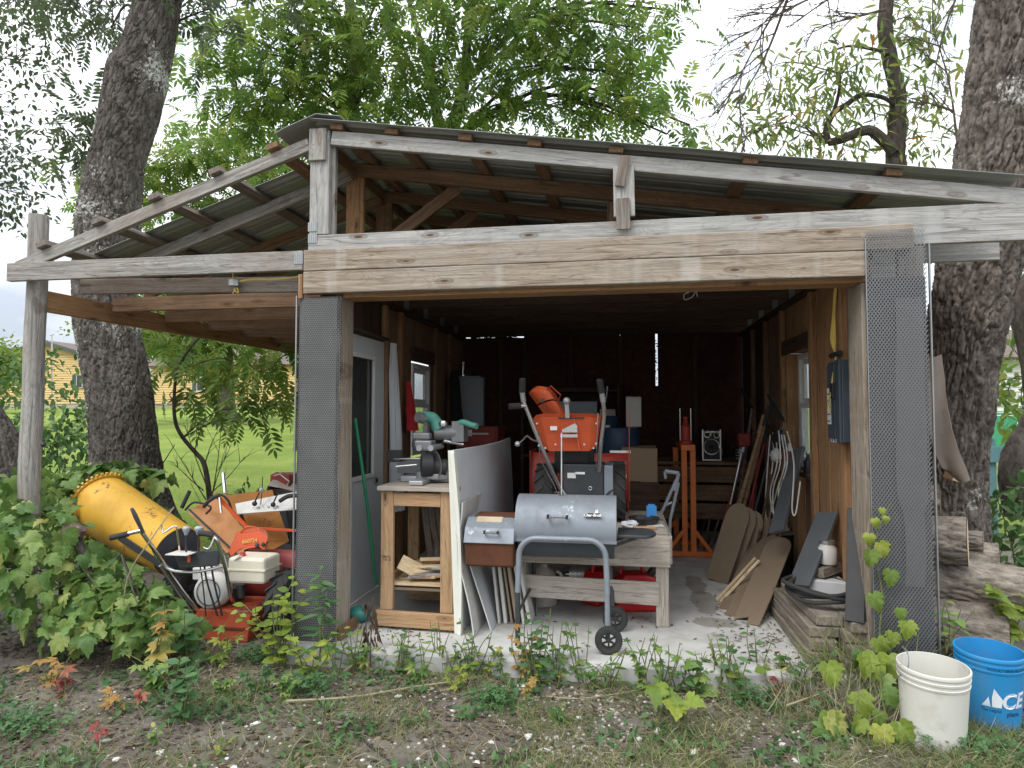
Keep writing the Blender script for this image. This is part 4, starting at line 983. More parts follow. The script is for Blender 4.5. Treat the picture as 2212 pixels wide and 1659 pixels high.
MB().cyl(q(958, 952, 4.70), q(1000, 960, 4.78), .016, n=10).build('slide_rail', 'chrome', sw)
MB().tube(spline([q(948, 925, 4.72), q(936, 905, 4.70), q(920, 900, 4.66), q(912, 906, 4.62)], 4), [.055, .055, .05, .045, .045, .045, .042, .04, .04, .04, .036, .034, .034], 12).build('dust_chute', 'saw_green', sw)
MB().tube([q(914, 904, 4.60), q(902, 900, 4.56)], .04, 12).build('chute_mouth', 'saw_grey', sw)
MB().lathe([(.03, -.02), (.034, .0), (.03, .02), (.024, .02)], Matrix.Translation(q(957, 915, 4.68)), 16).build('port_ring', 'chrome', sw)
MB().tube(spline([q(985, 918, 4.74), q(1000, 912, 4.72), q(1018, 918, 4.7), q(1030, 921, 4.68)], 4), [.022] * 13, 10).build('handle', 'saw_green', sw)
for a, b in (((850, 992, 4.60), (935, 990, 4.58)), ((855, 1008, 4.52), (900, 1004, 4.56))): MB().cyl(q(*a), q(*b), .008, n=8).build('stop_rod', 'steel', sw)
MB().bar(q(835, 985, 4.74), q(868, 985, 4.74), .09, .02).build('extension_wing', 'dark_steel', sw)
MB().tube(spline([q(895, 950, 4.52), q(893, 962, 4.5), q(898, 972, 4.5)], 3), .012, 8).build('clamp_knob', 'black_plastic', sw)
# ---------------------------------------------------------------- small things along the left wall
p0, p1 = at(767, 903, X=-1.92), at(812, 1262, Y=4.7)
tag(MB().tube([p0, p0.lerp(p1, .5) + V((.01, 0, 0)), p1], .0125, 10).build('green_pole', 'green_pole'), 'green painted pole leaning across the grey door', 'pole')
c = at(775, 1348, Y=4.40); c.z = .055
bt = thing('teal_ball', 'squashed teal plastic ball on the slab beside the wooden post', 'ball', (c.x, c.y, 0))
MB().ball((c.x, c.y, .058), (.075, .07, .056), 14, jit=.02).build('shell', 'teal_plastic', bt); MB().cyl((c.x + .05, c.y - .03, .10), (c.x + .075, c.y - .04, .125), .014, n=8).build('nozzle', 'black_plastic', bt)
def hanging(name, label, cat, top, outline, depth, mat, X, folds=5, nz=22):
    """cloth hung against a wall: outline = [(z below top, y left, y right)]"""
    P = []
    for k in range(nz):
        t = k / (nz - 1); zz = t * outline[-1][0]
        for a, b in zip(outline[:-1], outline[1:]):
            if a[0] <= zz <= b[0] + 1e-6: f_ = (zz - a[0]) / (b[0] - a[0]); ya = a[1] + (b[1] - a[1]) * f_; yb = a[2] + (b[2] - a[2]) * f_; break
        row = []
        for j in range(25):
            s_ = j / 24; row.append((X + depth * (.35 + .65 * math.sin(s_ * math.pi)) * (.4 + .6 * t) + .018 * math.sin(s_ * folds * 6.28 + t * 2) * (.3 + t), top.y + ya + (yb - ya) * s_, top.z - zz))
        P.append(row)
    return tag(MB().grid(P, t=.004).build(name, mat), label, cat)
tp = at(842, 742, X=-2.0)
hanging('white_sheet', 'long pale grey plastic sheet hanging on the wall beside the door', 'sheet', tp, [(0, -.05, .06), (.25, -.10, .10), (1.0, -.12, .16), (1.45, -.12, .15)], .10, 'cloth_white', -1.99)
tp = at(876, 824, X=-2.0)
hanging('red_bag', 'red cloth bag hanging from a nail on the plank wall', 'bag', tp, [(0, -.05, .05), (.14, -.05, .06), (.26, -.12, .13), (.46, -.13, .16)], .09, 'cloth_red', -1.995, 3)
tp = at(975, 800, X=-2.0)
hanging('dark_jacket', 'black jacket hanging in the dark rear corner', 'jacket', tp, [(0, -.05, .10), (.12, -.22, .22), (.95, -.25, .22)], .16, 'cloth_black', -2.0, 4)
cb = thing('tall_cabinet', 'pale grey metal cabinet against the dark back wall', 'cabinet', (-1.83, 8.1, 0))
a, b = at(990, 812, Y=7.95), at(1036, 922, Y=7.95)
MB().box(((a.x + b.x) / 2, 8.12, (.72 + a.z) / 2), (b.x - a.x, .34, a.z - .72)).build('carcass', 'cabinet_grey', cb, bevel=.008)
MB().box((a.x + .17, 7.946, (.75 + a.z) / 2), (.30, .012, a.z - .80)).build('door', 'cabinet_grey', cb, bevel=.004)
MB().box(((a.x + b.x) / 2, 8.12, .36), (b.x - a.x - .04, .30, .715)).build('plinth', 'dark_brown_wood', cb)
q = at(1000, 790, Y=8.05); can = thing('metal_canister', 'small chrome canister standing on the grey cabinet', 'canister', (q.x, 8.05, a.z))
MB().lathe([(.001, 0), (.045, 0), (.045, .02), (.022, .03), (.022, .15), (.034, .16), (.034, .175), (.001, .178)], Matrix.Translation((q.x, 8.05, a.z)), 16).build('body', 'chrome', can)
MB().box((q.x + .02, 8.10, a.z + .04), (.18, .14, .08)).build('black_base', 'black_plastic', can)
tb_ = thing('tool_chest', 'dark red metal tool chest with a white label in front of the cabinet', 'tool chest', (-1.5, 7.3, 0))
a, b = at(985, 925, Y=7.1), at(1075, 1010, Y=7.1)
MB().box(((a.x + b.x) / 2, 7.35, (a.z + .05) / 2 + .02), (b.x - a.x, .48, a.z - .05)).build('carcass', 'dull_red', tb_, bevel=.01)
for k in range(5): 
    dw = MB().box(((a.x + b.x) / 2, 7.104, a.z - .10 - .16 * k), (b.x - a.x - .05, .018, .145)).build('drawer', 'dull_red', tb_, bevel=.004)
    MB().box(((a.x + b.x) / 2, 7.09, a.z - .06 - .16 * k), (b.x - a.x - .2, .016, .018)).build('handle', 'steel', dw)
q = at(1004, 935, Y=7.09); MB().box(q, (.16, .003, .07)).prism([(.04*math.cos(R(t)), .016*math.sin(R(t))) for t in range(0, 360, 30)], .003, Matrix.Translation(q + V((0, -.003, 0))) @ Matrix.Rotation(R(90), 4, 'X')).build('label', 'paper', tb_)
# ---------------------------------------------------------------- back of the shed
bw = thing('rear_bench', 'dark wooden bench across the rear wall under the loudspeaker', 'bench', (.9, 7.9, 0))
for y_ in (7.55, 7.75, 7.95, 8.15): board('top_plank', (-.35, y_, .90), (1.38, y_, .90), .19, .035, 'brown_wood', bw, up=(0, 1, 0))
for x in (-.3, .5, 1.32):
    for y_ in (7.54, 8.2): board('leg', (x, y_, .002), (x, y_, .88), .09, .05, 'dark_brown_wood', bw, up=(1, 0, 0))
for k, z in enumerate((.78, .58, .38)): board('front_board', (-.33, 7.47, z), (1.36, 7.47, z), .17, .022, 'brown_wood', bw)
sp = thing('loudspeaker', 'black loudspeaker with silver trim and two small horns on the rear bench', 'loudspeaker', (1.02, 7.7, .92))
a, b = at(1517, 928, Y=7.58), at(1559, 985, Y=7.58); cx = (a.x + b.x) / 2; w_ = b.x - a.x; zt = a.z; z0_ = .92
MB().box((cx, 7.75, (zt + z0_) / 2), (w_, .26, zt - z0_)).build('cabinet', 'black_plastic', sp, bevel=.006)
m = MB(); t_ = .014
for c_, s_ in (((a.x + t_/2, 7.614, (zt+z0_)/2), (t_, .012, zt - z0_)), ((b.x - t_/2, 7.614, (zt+z0_)/2), (t_, .012, zt - z0_)), ((cx, 7.614, z0_ + t_/2), (w_ - 2*t_, .012, t_)), ((cx, 7.614, zt - t_/2 - .02), (w_ - 2*t_, .012, t_))): m.box(c_, s_)
m.build('trim', 'steel', sp)
def ring(c, r, rt, n=26): return MB().tube(arc(c, r, 0, 360, n)[:-1], rt, 6, closed=True)
def cone(c, r): return MB().lathe([(r, 0), (r*.9, -.012), (r*.4, -.03), (.3*r, -.012), (.001, -.004)], Matrix.Translation(c) @ Matrix.Rotation(R(90), 4, 'X'), 22)
for (px, py, r_) in ((1537, 965, .085), (1528, 938, .036), (1548, 940, .030)):
    c = at(px, py, Y=7.606); dr = cone(c, r_).build('driver', 'black_rubber', sp); ring(c, r_, .008).build('driver_ring', 'steel', dr)
pr_ = thing('shop_press', 'orange steel shop press with a red bottle jack on its crossbeam', 'shop press', (.68, 7.05, 0))
for yp, px in ((6.92, 1489), (7.5, 1470)):
    xx = at(px, 1180, Y=yp).x
    for dx in (-.058, .028): MB().box((xx + dx + .015, yp, .56), (.055, .05, 1.02)).build('upright', 'press_orange', pr_, bevel=.004)
    MB().box((xx, yp, .03), (.50, .06, .05)).build('foot', 'press_orange', pr_, bevel=.004)
    for s_ in (-1, 1): MB().bar((xx + s_*.21, yp - .035, .06), (xx + s_*.045, yp - .035, .28), .035, .012, (0, 0, 1)).build('gusset', 'press_orange', pr_)
    zt_ = 1.06
xx = at(1480, 975, Y=7.2).x
MB().box((xx, 7.2, 1.10), (.14, .66, .06)).build('crossbeam', 'press_orange', pr_, bevel=.004)
MB().lathe([(.001, 0), (.07, 0), (.07, .03), (.048, .035), (.05, .18), (.03, .2), (.022, .26), (.03, .265), (.03, .28), (.001, .28)], Matrix.Translation((xx, 7.12, 1.131)), 18).build('bottle_jack', 'red_paint', pr_)
for dx in (-.055, .055): MB().cyl((xx + dx, 7.12, 1.13), (xx + dx, 7.12, 1.50), .007, n=6).build('return_rod', 'steel', pr_)
# drums, boxes and shelf behind the snow blower
def drum(px, y_, zt_, r_, mat, label, z0=.003):
    x = at(px, 900, Y=y_).x; o = thing('plastic_drum', label, 'drum', (x, y_, 0)); h = zt_ - z0
    MB().lathe([(.001, 0), (r_*.94, 0), (r_, .03), (r_, h*.32), (r_*1.03, h*.34), (r_, h*.36), (r_, h*.64), (r_*1.03, h*.66), (r_, h*.68), (r_, h - .04), (r_*.93, h), (.001, h)], Matrix.Translation((x, y_, z0)), 26).build('shell', mat, o)
    MB().cyl((x - r_*.5, y_, zt_ + .001), (x - r_*.5, y_, zt_ + .025), .03, n=12).build('bung', 'white_frame', o)
drum(1335, 6.9, 1.30, .22, 'blue_plastic', 'dark blue plastic drum standing behind the snow blower')
drum(1290, 7.4, 1.42, .24, 'blue_plastic', 'taller blue drum against the back wall behind the other drum')
def carton(px0, px1, py0, z0, y_, d, mat, label, name='carton', cat='box'):
    a = at(px0, py0, Y=y_); b = at(px1, py0, Y=y_); o = thing(name, label, cat, ((a.x + b.x) / 2, y_ + d/2, z0)); h = a.z - z0
    MB().box(((a.x+b.x)/2, y_ + d/2, z0 + h/2), (b.x - a.x, d, h)).build('box_body', mat, o, bevel=.005)
    for s_ in (-1, 1): MB().bar(((a.x+b.x)/2 + s_*.004, y_ + d*(.5 + .25*s_), z0 + h + .004), ((a.x+b.x)/2 + s_*(b.x - a.x)*.49, y_ + d*(.5 + .25*s_), z0 + h + .006), .004, d*.48).build('flap', mat, o)
    return o
carton(1342, 1420, 968, .50, 6.35, .42, 'cardboard', 'brown cardboard box sitting on a crate beside the snow blower')
carton(1345, 1425, 1042, .003, 6.3, .5, 'dark_brown_wood', 'dark wooden crate under the cardboard box', 'crate', 'crate')
carton(1185, 1290, 868, .95, 7.9, .3, 'cabinet_grey', 'grey storage case lying on a shelf at the back wall', 'storage_case', 'case')
sf = thing('rear_shelf', 'dark shelf unit against the middle of the back wall', 'shelf', (-.55, 8.1, 0))
for z in (.4, .93, 1.72): MB().box((-.62, 8.12, z), (1.2, .40, .03)).build('shelf_board', 'dark_brown_wood', sf)
for x in (-1.2, -.04): MB().box((x, 8.12, .9), (.03, .41, 1.78)).build('side', 'dark_brown_wood', sf)
q = at(1250, 824, Y=7.88); MB().box((q.x, 7.905, 1.745), (.5, .008, .006)).build('light_crack_bar', 'dark_steel', sf)  # thin bar standing in for a crack of light behind the shelf
carton(1295, 1330, 885, .95, 8.0, .28, 'jug', 'cream plastic tub on the rear shelf beside the blue drums', 'plastic_tub', 'tub')
tb2 = at(1370, 900, Y=7.3)
carton(1352, 1385, 858, 1.30, 7.28, .2, 'paper', 'pale carton perched on the taller blue drum', 'carton', 'box')
# grey folding steel frame by the press
fr = thing('folding_frame', 'grey folding steel frame propped in front of the orange press', 'frame', (at(1440, 1110, Y=5.9).x, 5.9, 0))
fq = lambda px, py, y_=5.9: at(px, py, Y=y_)
for k, (a, b, r_) in enumerate((((1428, 1110), (1462, 1035), .014), ((1448, 1122), (1466, 1042), .014), ((1436, 1018), (1466, 1022), .018), ((1466, 1022), (1458, 1060), .016), ((1436, 1018), (1438, 1034), .012), ((1452, 1085), (1436, 1092), .012))):
    MB().cyl(fq(*a), fq(*b), r_, n=8).build('bar', 'cabinet_grey', fr)
for a, b in (((1428, 1108), .003), ((1448, 1120), .003)):
    p = fq(*a); MB().cyl(p, (p.x - .03, p.y, .003), .014, n=8).build('leg', 'cabinet_grey', fr)
# bits on the bench end
q = at(1407, 1083, Y=5.1); tag(MB().box((q.x, 5.1, ZB + .07), (.075, .05, .10)).box((q.x, 5.1, ZB + .125), (.05, .03, .012)).build('blue_carton', 'bright_blue', bevel=.003), 'small bright blue carton at the end of the plank bench', 'carton')
q = at(1385, 1103, Y=4.95); t = thing('black_tray', 'black plastic tray with parts on the bench end', 'tray', (q.x, 4.95, ZB))
MB().lathe([(.001, .0), (.09, 0), (.11, .045), (.115, .045), (.095, -.002), (.001, -.004)], Matrix.Translation((q.x + .02, 4.98, ZB + .006)), 18).build('pan', 'black_plastic', t)
MB().ball((q.x + .02, 4.98, ZB + .035), (.06, .05, .025), 8, jit=.2).build('contents', 'dark_steel', t)
q = at(1412, 1108, Y=4.9); tag(MB().prism([(-.05, -.06), (.07, -.05), (.06, .08), (-.05, .06)], .003, Matrix.Translation((q.x, 4.92, ZB + .005))).build('paper_sheet', 'paper'), 'loose white paper lying on the bench end', 'paper')
q = at(1362, 1118, Y=4.78); t = tag(MB().ball((q.x, 4.8, ZB + .025), (.06, .045, .028), 10, jit=.25).build('rag', 'cloth_white'), 'crumpled pale rag on the bench behind the grill shelf', 'rag')
tag(MB().tube(spline([(q.x + .02, 4.74, ZB + .012), (q.x + .10, 4.76, ZB + .012), (q.x + .18, 4.75, ZB + .012)], 4), [.012] * 9, 8).build('hammer_handle', 'stand_wood'), 'loose wooden tool handle lying beside the pale rag', 'handle')
# under the bench
def gas_can(x, y_, z, sc, rz, label, nozzle=True):
    o = thing('fuel_can', label, 'fuel can', (x, y_, z), rz); M = Matrix.Translation((x, y_, z)) @ Matrix.Rotation(rz, 4, 'Z') @ Matrix.Scale(sc, 4)
    pr2 = [(-.16, 0), (.16, 0), (.17, .03), (.17, .17), (.12, .25), (.05, .27), (-.10, .27), (-.16, .2), (-.17, .03)]
    MB().prism(pr2, .17, M @ Matrix.Rotation(R(90), 4, 'X'), smooth=False).build('body', 'gas_red', o, bevel=.02)
    MB().tube([M @ V(p) for p in ((-.12, 0, .26), (-.11, 0, .32), (-.04, 0, .34), (.03, 0, .32), (.05, 0, .265))], .014 * sc, 8).build('handle', 'gas_red', o)
    m = MB().cyl(M @ V((.10, 0, .25)), M @ V((.13, 0, .30)), .03 * sc, n=12)
    if nozzle: m.tube([M @ V((.13, 0, .29)), M @ V((.17, 0, .37)), M @ V((.15, 0, .45))], .012 * sc, 8)
    m.build('spout', 'black_plastic', o)
q = at(1405, 1335, Z=0); gas_can(.10, 5.02, .003, 1.0, .2, 'red fuel can with a black spout under the bench end')
gas_can(-.18, 5.18, .003, .92, 1.1, 'red fuel can lying deeper under the bench beside the other', False)
jg = thing('white_jug', 'dusty white plastic jug under the bench beside the short boards', 'jug', (-.62, 5.0, 0))
MB().lathe([(.001, 0), (.10, 0), (.105, .02), (.105, .17), (.08, .24), (.03, .28), (.03, .30), (.001, .30)], Matrix.Translation((-.60, 5.05, .003)), 20).build('body', 'jug', jg)
MB().tube(arc((-.51, 5.05, .20), .05, -80, 80, 8), .012, 8).build('handle', 'jug', jg)
pm = thing('motor_part', 'grey finned motor lying on the floor under the bench', 'motor', (-.28, 5.1, 0))
m = MB().cyl((-.42, 5.35, .16), (-.16, 5.35, .16), .13, n=20)
for k in range(8): m.cyl((-.40 + .03 * k, 5.35, .16), (-.39 + .03 * k, 5.35, .16), .15, n=20)
m.box((-.29, 5.35, .025), (.26, .2, .044)).build('casing', 'steel', pm); MB().cyl((-.46, 5.35, .16), (-.42, 5.35, .16), .02, n=10).build('shaft', 'chrome', pm)

# ---------------------------------------------------------------- right-hand side of the shed
def oval_board(px0, py0, px1, py1, X1, L_w, label, nrm=(-.62, -.62, .48), dz=0, t=.014, notch=False):
    a = at(px0, py0, Z=0.004 + dz); b = at(px1, py1, X=X1); u = (b - a); L = u.length; u.normalize()
    n = V(nrm); n = (n - u * n.dot(u)).normalized(); v = n.cross(u)
    w = L_w / 2
    poly = [(0, -w*.9), (0, -w*.05), (.07, 0), (.035, w*.96)] if notch else [(0, -w*.92), (0, w*.92)]
    poly += [(L*.35, w)] + [(L - w*1.25 + w*1.25*math.sin(R(k)), w*math.cos(R(k))) for k in range(0, 181, 15)] + [(L*.35, -w)]
    if poly[0][1] > poly[1][1]: poly.reverse()
    M = Matrix((u, v, n)).transposed().to_4x4(); M.translation = a
    mb = MB().prism(poly, t, M, smooth=False); mb.mi = [0, 0] + [1] * (len(mb.f) - 2)
    o = mb.build('fibreboard_panel', ['fibreboard', 'board_edge'], None, M, bevel=.002)
    return tag(o, label, 'board', 'round-topped fibreboards leaning by the wall')
words = ('front', 'second', 'third', 'fourth', 'rearmost')
for k in range(5):
    oval_board(1548 + 15*k, 1256 - 4*k, 1602 + 17*k, 1088 + 9*k, 1.02 + .06*k, .215 - .012*k, words[k] + ' round-topped brown fibreboard of the bundle near the orange press', (-.55, -.80, .35))
for k, (a, b, c_, d, X_, w_, nt_) in enumerate(((1612, 1347, 1688, 1162, 1.24, .20, True), (1590, 1333, 1668, 1158, 1.24, .18, False), (1574, 1318, 1652, 1152, 1.24, .17, False), (1580, 1312, 1672, 1142, 1.30, .18, False))):
    oval_board(a, b, c_, d, X_, w_, ('front', 'second', 'third', 'rearmost')[k] + ' round-topped brown fibreboard of the pile beside the old timbers', (-.52, -.80, .40), notch=nt_)
for k, (a, b) in enumerate((((1548, 1297), (1632, 1205)), ((1556, 1300), (1640, 1210)))):
    tag(board('lath', at(*a, Z=.01), at(*b, X=1.02), .022, .012, 'fresh_wood', None), ('upper', 'lower')[k] + ' pale thin lath sticking out between the two fibreboard piles', 'lath')
# dark synthetic planks
def plank(name, p0, p1, w_, t_, mat, label, cat, n=(-.8, -.5, .3)):
    u = (p1 - p0).normalized(); n = V(n); n = (n - u*n.dot(u)).normalized()
    return tag(board(name, p0, p1, w_, t_, mat, None, up=n.cross(u)), label, cat)
plank('grey_plank', at(1678, 1150, X=1.12), at(1724, 970, X=1.40), .13, .03, 'dark_plank', 'long dark grey plank leaning under the window by the white cords', 'plank')
plank('grey_plank', at(1726, 1265, X=1.14), at(1788, 1108, X=1.40), .17, .022, 'dark_plank', 'broad dark grey plank leaning beside the old timbers', 'plank')
plank('black_plank', at(1846, 1345, X=1.30), at(1850, 1100, X=1.40), .10, .05, 'black_plastic', 'black board standing against the jamb behind the mesh guard', 'board', (-.3, -1, .1))
# poles, handles and sticks leaning in the back corner
poles = [((1502, 1200), (1585, 950), .012, 'dark_brown_wood', 'dark thin stick leaning in the rear corner, nearest the loudspeaker'),
         ((1545, 1190), (1622, 930), .014, 'red_paint', 'red tool handle leaning among the sticks in the rear corner'),
         ((1560, 1195), (1652, 900), .022, 'stand_wood', 'thick pale wooden pole leaning among the sticks in the corner'),
         ((1572, 1190), (1662, 880), .018, 'brown_wood', 'brown wooden pole leaning next to the thick pale pole'),
         ((1588, 1175), (1660, 920), .012, 'dull_red', 'dark red rod leaning behind the brown wooden pole'),
         ((1598, 1165), (1668, 960), .016, 'black_plastic', 'black rod leaning beside the hanging white cords'),
         ((1530, 1185), (1600, 985), .010, 'steel', 'thin steel rod leaning in front of the rear bench')]
for a, b, r_, m_, lb in poles:
    p1 = at(*b, X=1.36); p0 = at(*a, Y=min(p1.y, 7.3) - .05); p0.z = .004
    o = thing('leaning_pole', lb, 'pole', p0)
    pts = [p0, p0.lerp(p1, .5) + V((0, 0, .006)), p1]
    MB().tube(pts, [r_, r_*.95, r_*.85], 8).build('shaft', m_, o)
    MB().tube([p1 - (p1 - p0) * .12, p1 + (p1 - p0) * .01], r_ * 1.35, 8).build('grip', 'black_rubber' if m_ != 'stand_wood' else 'stand_wood', o)
for k, (a, b, r_, m_, lb) in enumerate((((1618, 1160), (1690, 905), .013, 'dark_brown_wood', 'dark handle leaning behind the cords under the window'), ((1520, 1195), (1575, 900), .011, 'brown_wood', 'thin brown broom handle behind the loudspeaker side of the sticks'), ((1580, 1180), (1625, 880), .016, 'dark_grey_wood', 'grey weathered pole leaning behind the red handle'), ((1610, 1150), (1645, 930), .012, 'red_paint', 'short red rod leaning between the grey pole and the cords'), ((1540, 1190), (1640, 985), .02, 'brown_wood', 'low-leaning brown stake in front of the sticks'))):
    p1 = at(*b, X=1.37); p0 = at(*a, Y=min(p1.y, 7.3) - .12); p0.z = .004; o = thing('leaning_pole', lb, 'pole', p0)
    MB().tube([p0, p0.lerp(p1, .5), p1], [r_, r_, r_*.9], 8).build('shaft', m_, o)
    if k in (0, 2): MB().prism([(-.10, 0), (.10, 0), (.11, .16), (.06, .26), (-.06, .26), (-.11, .16)], .004, frame(p1 - V((0, .02, .02)), V((0, 1, 0)), V((1, 0, .5)))).build('shovel_blade', 'dark_steel', o)
    else: MB().bar(p1 - V((0, .12, 0)), p1 + V((0, .12, 0)), .03, .03).build('cross_head', 'dark_steel', o)
tr = thing('string_trimmer', 'red and silver string trimmer head up among the sticks', 'trimmer', at(1605, 1170, Y=6.6))
p = at(1607, 958, X=1.25); p2 = at(1578, 1090, X=1.1); MB().tube([p, p2], .014, 8).build('shaft', 'steel', tr)
MB().box(p + V((0, 0, .04)), (.12, .16, .14)).build('engine', 'dull_red', tr, bevel=.02); MB().cyl(p + V((-.02, -.02, -.10)), p + V((0, 0, -.03)), .05, n=12).build('clutch', 'steel', tr)
for k in range(4): MB().cyl(p + V((-.03 - .006*k, 0, -.06 - .03*k)), p + V((-.03 - .006*k, 0, -.07 - .03*k)), .055 - .006*k, n=12).build('fin', 'saw_light', tr)
p3_ = V((p2.x - .1, p2.y, .004)); MB().tube([p2, p3_], .013, 8).build('lower_shaft', 'dull_red', tr)
# bundle of white cords over a machine
cd = thing('cord_bundle', 'bundle of white electric cords draped over a work light on the wall', 'cords', at(1680, 960, X=1.35))
wk = at(1682, 950, X=1.33)
MB().ball(wk, (.05, .13, .10), 10, jit=.12).build('lamp_head', 'black_plastic', cd)
MB().ball(wk + V((-.04, -.06, -.13)), (.045, .1, .06), 10, jit=.15).build('reel', 'white_cable', cd)
rr = random.Random(5)
for k in range(7):
    x0 = 1652 + 9*k + rr.uniform(-3, 3); d = rr.uniform(-10, 4)
    pts = [at(1664 + 6*k, 935 + rr.uniform(-8, 8), X=1.31), at(x0 + 6, 1000, X=1.27), at(x0 + d, 1070 + rr.uniform(-20, 30), X=1.24), at(x0 + 8 + d, 1105 + rr.uniform(-40, 40), X=1.26), at(x0 + 20, 1040, X=1.30)]
    MB().tube(spline(pts, 6), .0055, 6).build('cord', 'white_cable', cd)
# breaker box
bk = thing('breaker_box', 'open dark blue-grey breaker box on the orange plank wall', 'breaker box', at(1820, 870, X=1.44))
MB().box((1.415, 4.60, 1.53), (.075, .28, .53)).build('enclosure', 'box_blue', bk, bevel=.006)
MB().box((1.374, 4.665, 1.53), (.006, .15, .49)).build('inner_cover', 'box_blue', bk, bevel=.003)
MB().box((1.368, 4.495, 1.53), (.018, .075, .535)).build('side_flange', 'box_blue', bk, bevel=.004)
MB().box((1.369, 4.70, 1.50), (.003, .07, .24)).build('label', 'paper', bk)
for k in range(5): MB().box((1.367, 4.70, 1.58 - .045*k), (.003, .045, .008)).build('print_line', 'dark_steel', bk)
MB().box((1.362, 4.60, 1.60), (.02, .07, .10)).build('breaker_block', 'black_plastic', bk, bevel=.004)
MB().tube(spline([(1.358, 4.60, 1.60), (1.35, 4.62, 1.55), (1.352, 4.66, 1.50), (1.355, 4.63, 1.46)], 5), .005, 6).build('loose_wire', 'yellow_cable', bk)
for k in range(5): MB().cyl((1.385, 4.50 + .05*k, 1.285), (1.385, 4.50 + .05*k, 1.262), .013, n=10).build('knockout', 'steel', bk)
yc_ = thing('yellow_cable', 'bunched yellow electric cable hanging above the breaker box', 'cable', (1.40, 4.62, 1.85))
for k in range(4):
    yo = 4.60 + .028*k
    MB().tube(spline([(1.40, 4.66 - .01*k, 1.84), (1.395, yo + .03, 1.95), (1.40, yo + .05 - .02*k, 2.12), (1.405, 4.62 + .01*k, 2.27), (1.41, 4.60, 2.30)], 6), .0065, 7).build('strand', 'yellow_cable', yc_)
MB().tube(spline([(1.40, 4.64, 1.84), (1.385, 4.60, 1.78), (1.37, 4.62, 1.68), (1.362, 4.60, 1.63)], 5), .006, 7).build('strand', 'yellow_cable', yc_)
MB().cyl((1.40, 4.55, 1.845), (1.395, 4.72, 1.84), .018, n=10).build('clamp', 'black_plastic', yc_)
# spray can and bottle on the sill
q = at(1708, 985, X=1.45); zs = .972
sc_ = thing('spray_can', 'white and red spray can standing on the window sill', 'spray can', (1.42, 6.06, zs))
MB().lathe([(.001, 0), (.032, 0), (.033, .01), (.033, .16), (.026, .18), (.001, .18)], Matrix.Translation((1.43, 6.06, zs)), 16).build('can', 'white_enamel', sc_)
MB().lathe([(.0335, .06), (.0337, .15)], Matrix.Translation((1.43, 6.06, zs)), 16).build('red_band', 'gas_red', sc_)
MB().cyl((1.43, 6.06, zs + .18), (1.43, 6.06, zs + .215), .011, n=10).build('nozzle', 'white_print', sc_)
bt_ = thing('dark_bottle', 'small dark bottle sharing the window sill with the spray can', 'bottle', (1.46, 5.6, zs))
MB().lathe([(.001, 0), (.035, 0), (.036, .01), (.036, .09), (.014, .12), (.014, .15), (.001, .15)], Matrix.Translation((1.47, 5.62, zs)), 14).build('glass_body', 'black_plastic', bt_)
MB().cyl((1.47, 5.62, zs + .15), (1.47, 5.62, zs + .165), .016, n=10).build('cap', 'steel', bt_)
# tray and plastic bag
tr_ = thing('metal_tray', 'shallow metal tray with a clear plastic bag beside the grey plank', 'tray', at(1690, 1150, X=1.2))
c = at(1688, 1150, X=1.37)
MB().box(c, (.26, .22, .012), None, .3).build('pan', 'steel', tr_, bevel=.003); MB().cyl(V((c.x, c.y, .004)), c - V((0, 0, .006)), .085, n=14).build('stand', 'black_plastic', tr_)
MB().ball(c + V((-.03, -.02, .06)), (.09, .08, .06), 10, jit=.18).build('bag', 'plastic_bag', tr_)
# chrome flask, jar, foam block
c = at(1714, 1262, X=1.10); fl_ = thing('steel_flask', 'steel vacuum flask with shiny cap by the fibreboards', 'flask', (c.x, c.y, .004))
Mf = Matrix.Translation((c.x + .02, c.y, .02)) @ Matrix.Rotation(R(16), 4, 'Y')
MB().lathe([(.001, 0), (.036, 0), (.038, .01), (.038, .22), (.034, .24)], Mf, 18).build('body', 'dark_steel', fl_); MB().lathe([(.036, .235), (.036, .27), (.03, .29), (.001, .292)], Mf, 18).build('cap', 'chrome', fl_)
fb_ = thing('foam_block', 'pale grey foam block on the floor beside the black board', 'block', (1.33, 4.75, 0))
MB().prism([(1.20, 4.62), (1.42, 4.56), (1.43, 4.95), (1.22, 4.98)], .36, Matrix.Translation((0, 0, .185))).build('block', 'foam_block', fb_, bevel=.01)
MB().box((1.30, 4.585, .22), (.19, .012, .02), None, -.26).build('tape_strip', 'paper', fb_)
wdg = tag(board('wood_wedge', (1.25, 4.66, .40), (1.41, 4.80, .42), .12, .06, 'old_timber', None, up=(0, 1, 0)), 'rough wood chunk lying on the pale foam block', 'wood chunk')
jr = thing('plastic_jar', 'cloudy plastic jar standing on the wood chunk', 'jar', (1.35, 4.68, .45))
MB().lathe([(.001, 0), (.055, 0), (.06, .02), (.06, .10), (.045, .125), (.045, .135)], Matrix.Translation((1.345, 4.72, .452)), 18).build('body', 'plastic_bag', jr); MB().cyl((1.345, 4.72, .585), (1.345, 4.72, .605), .05, n=18).build('lid', 'steel', jr)
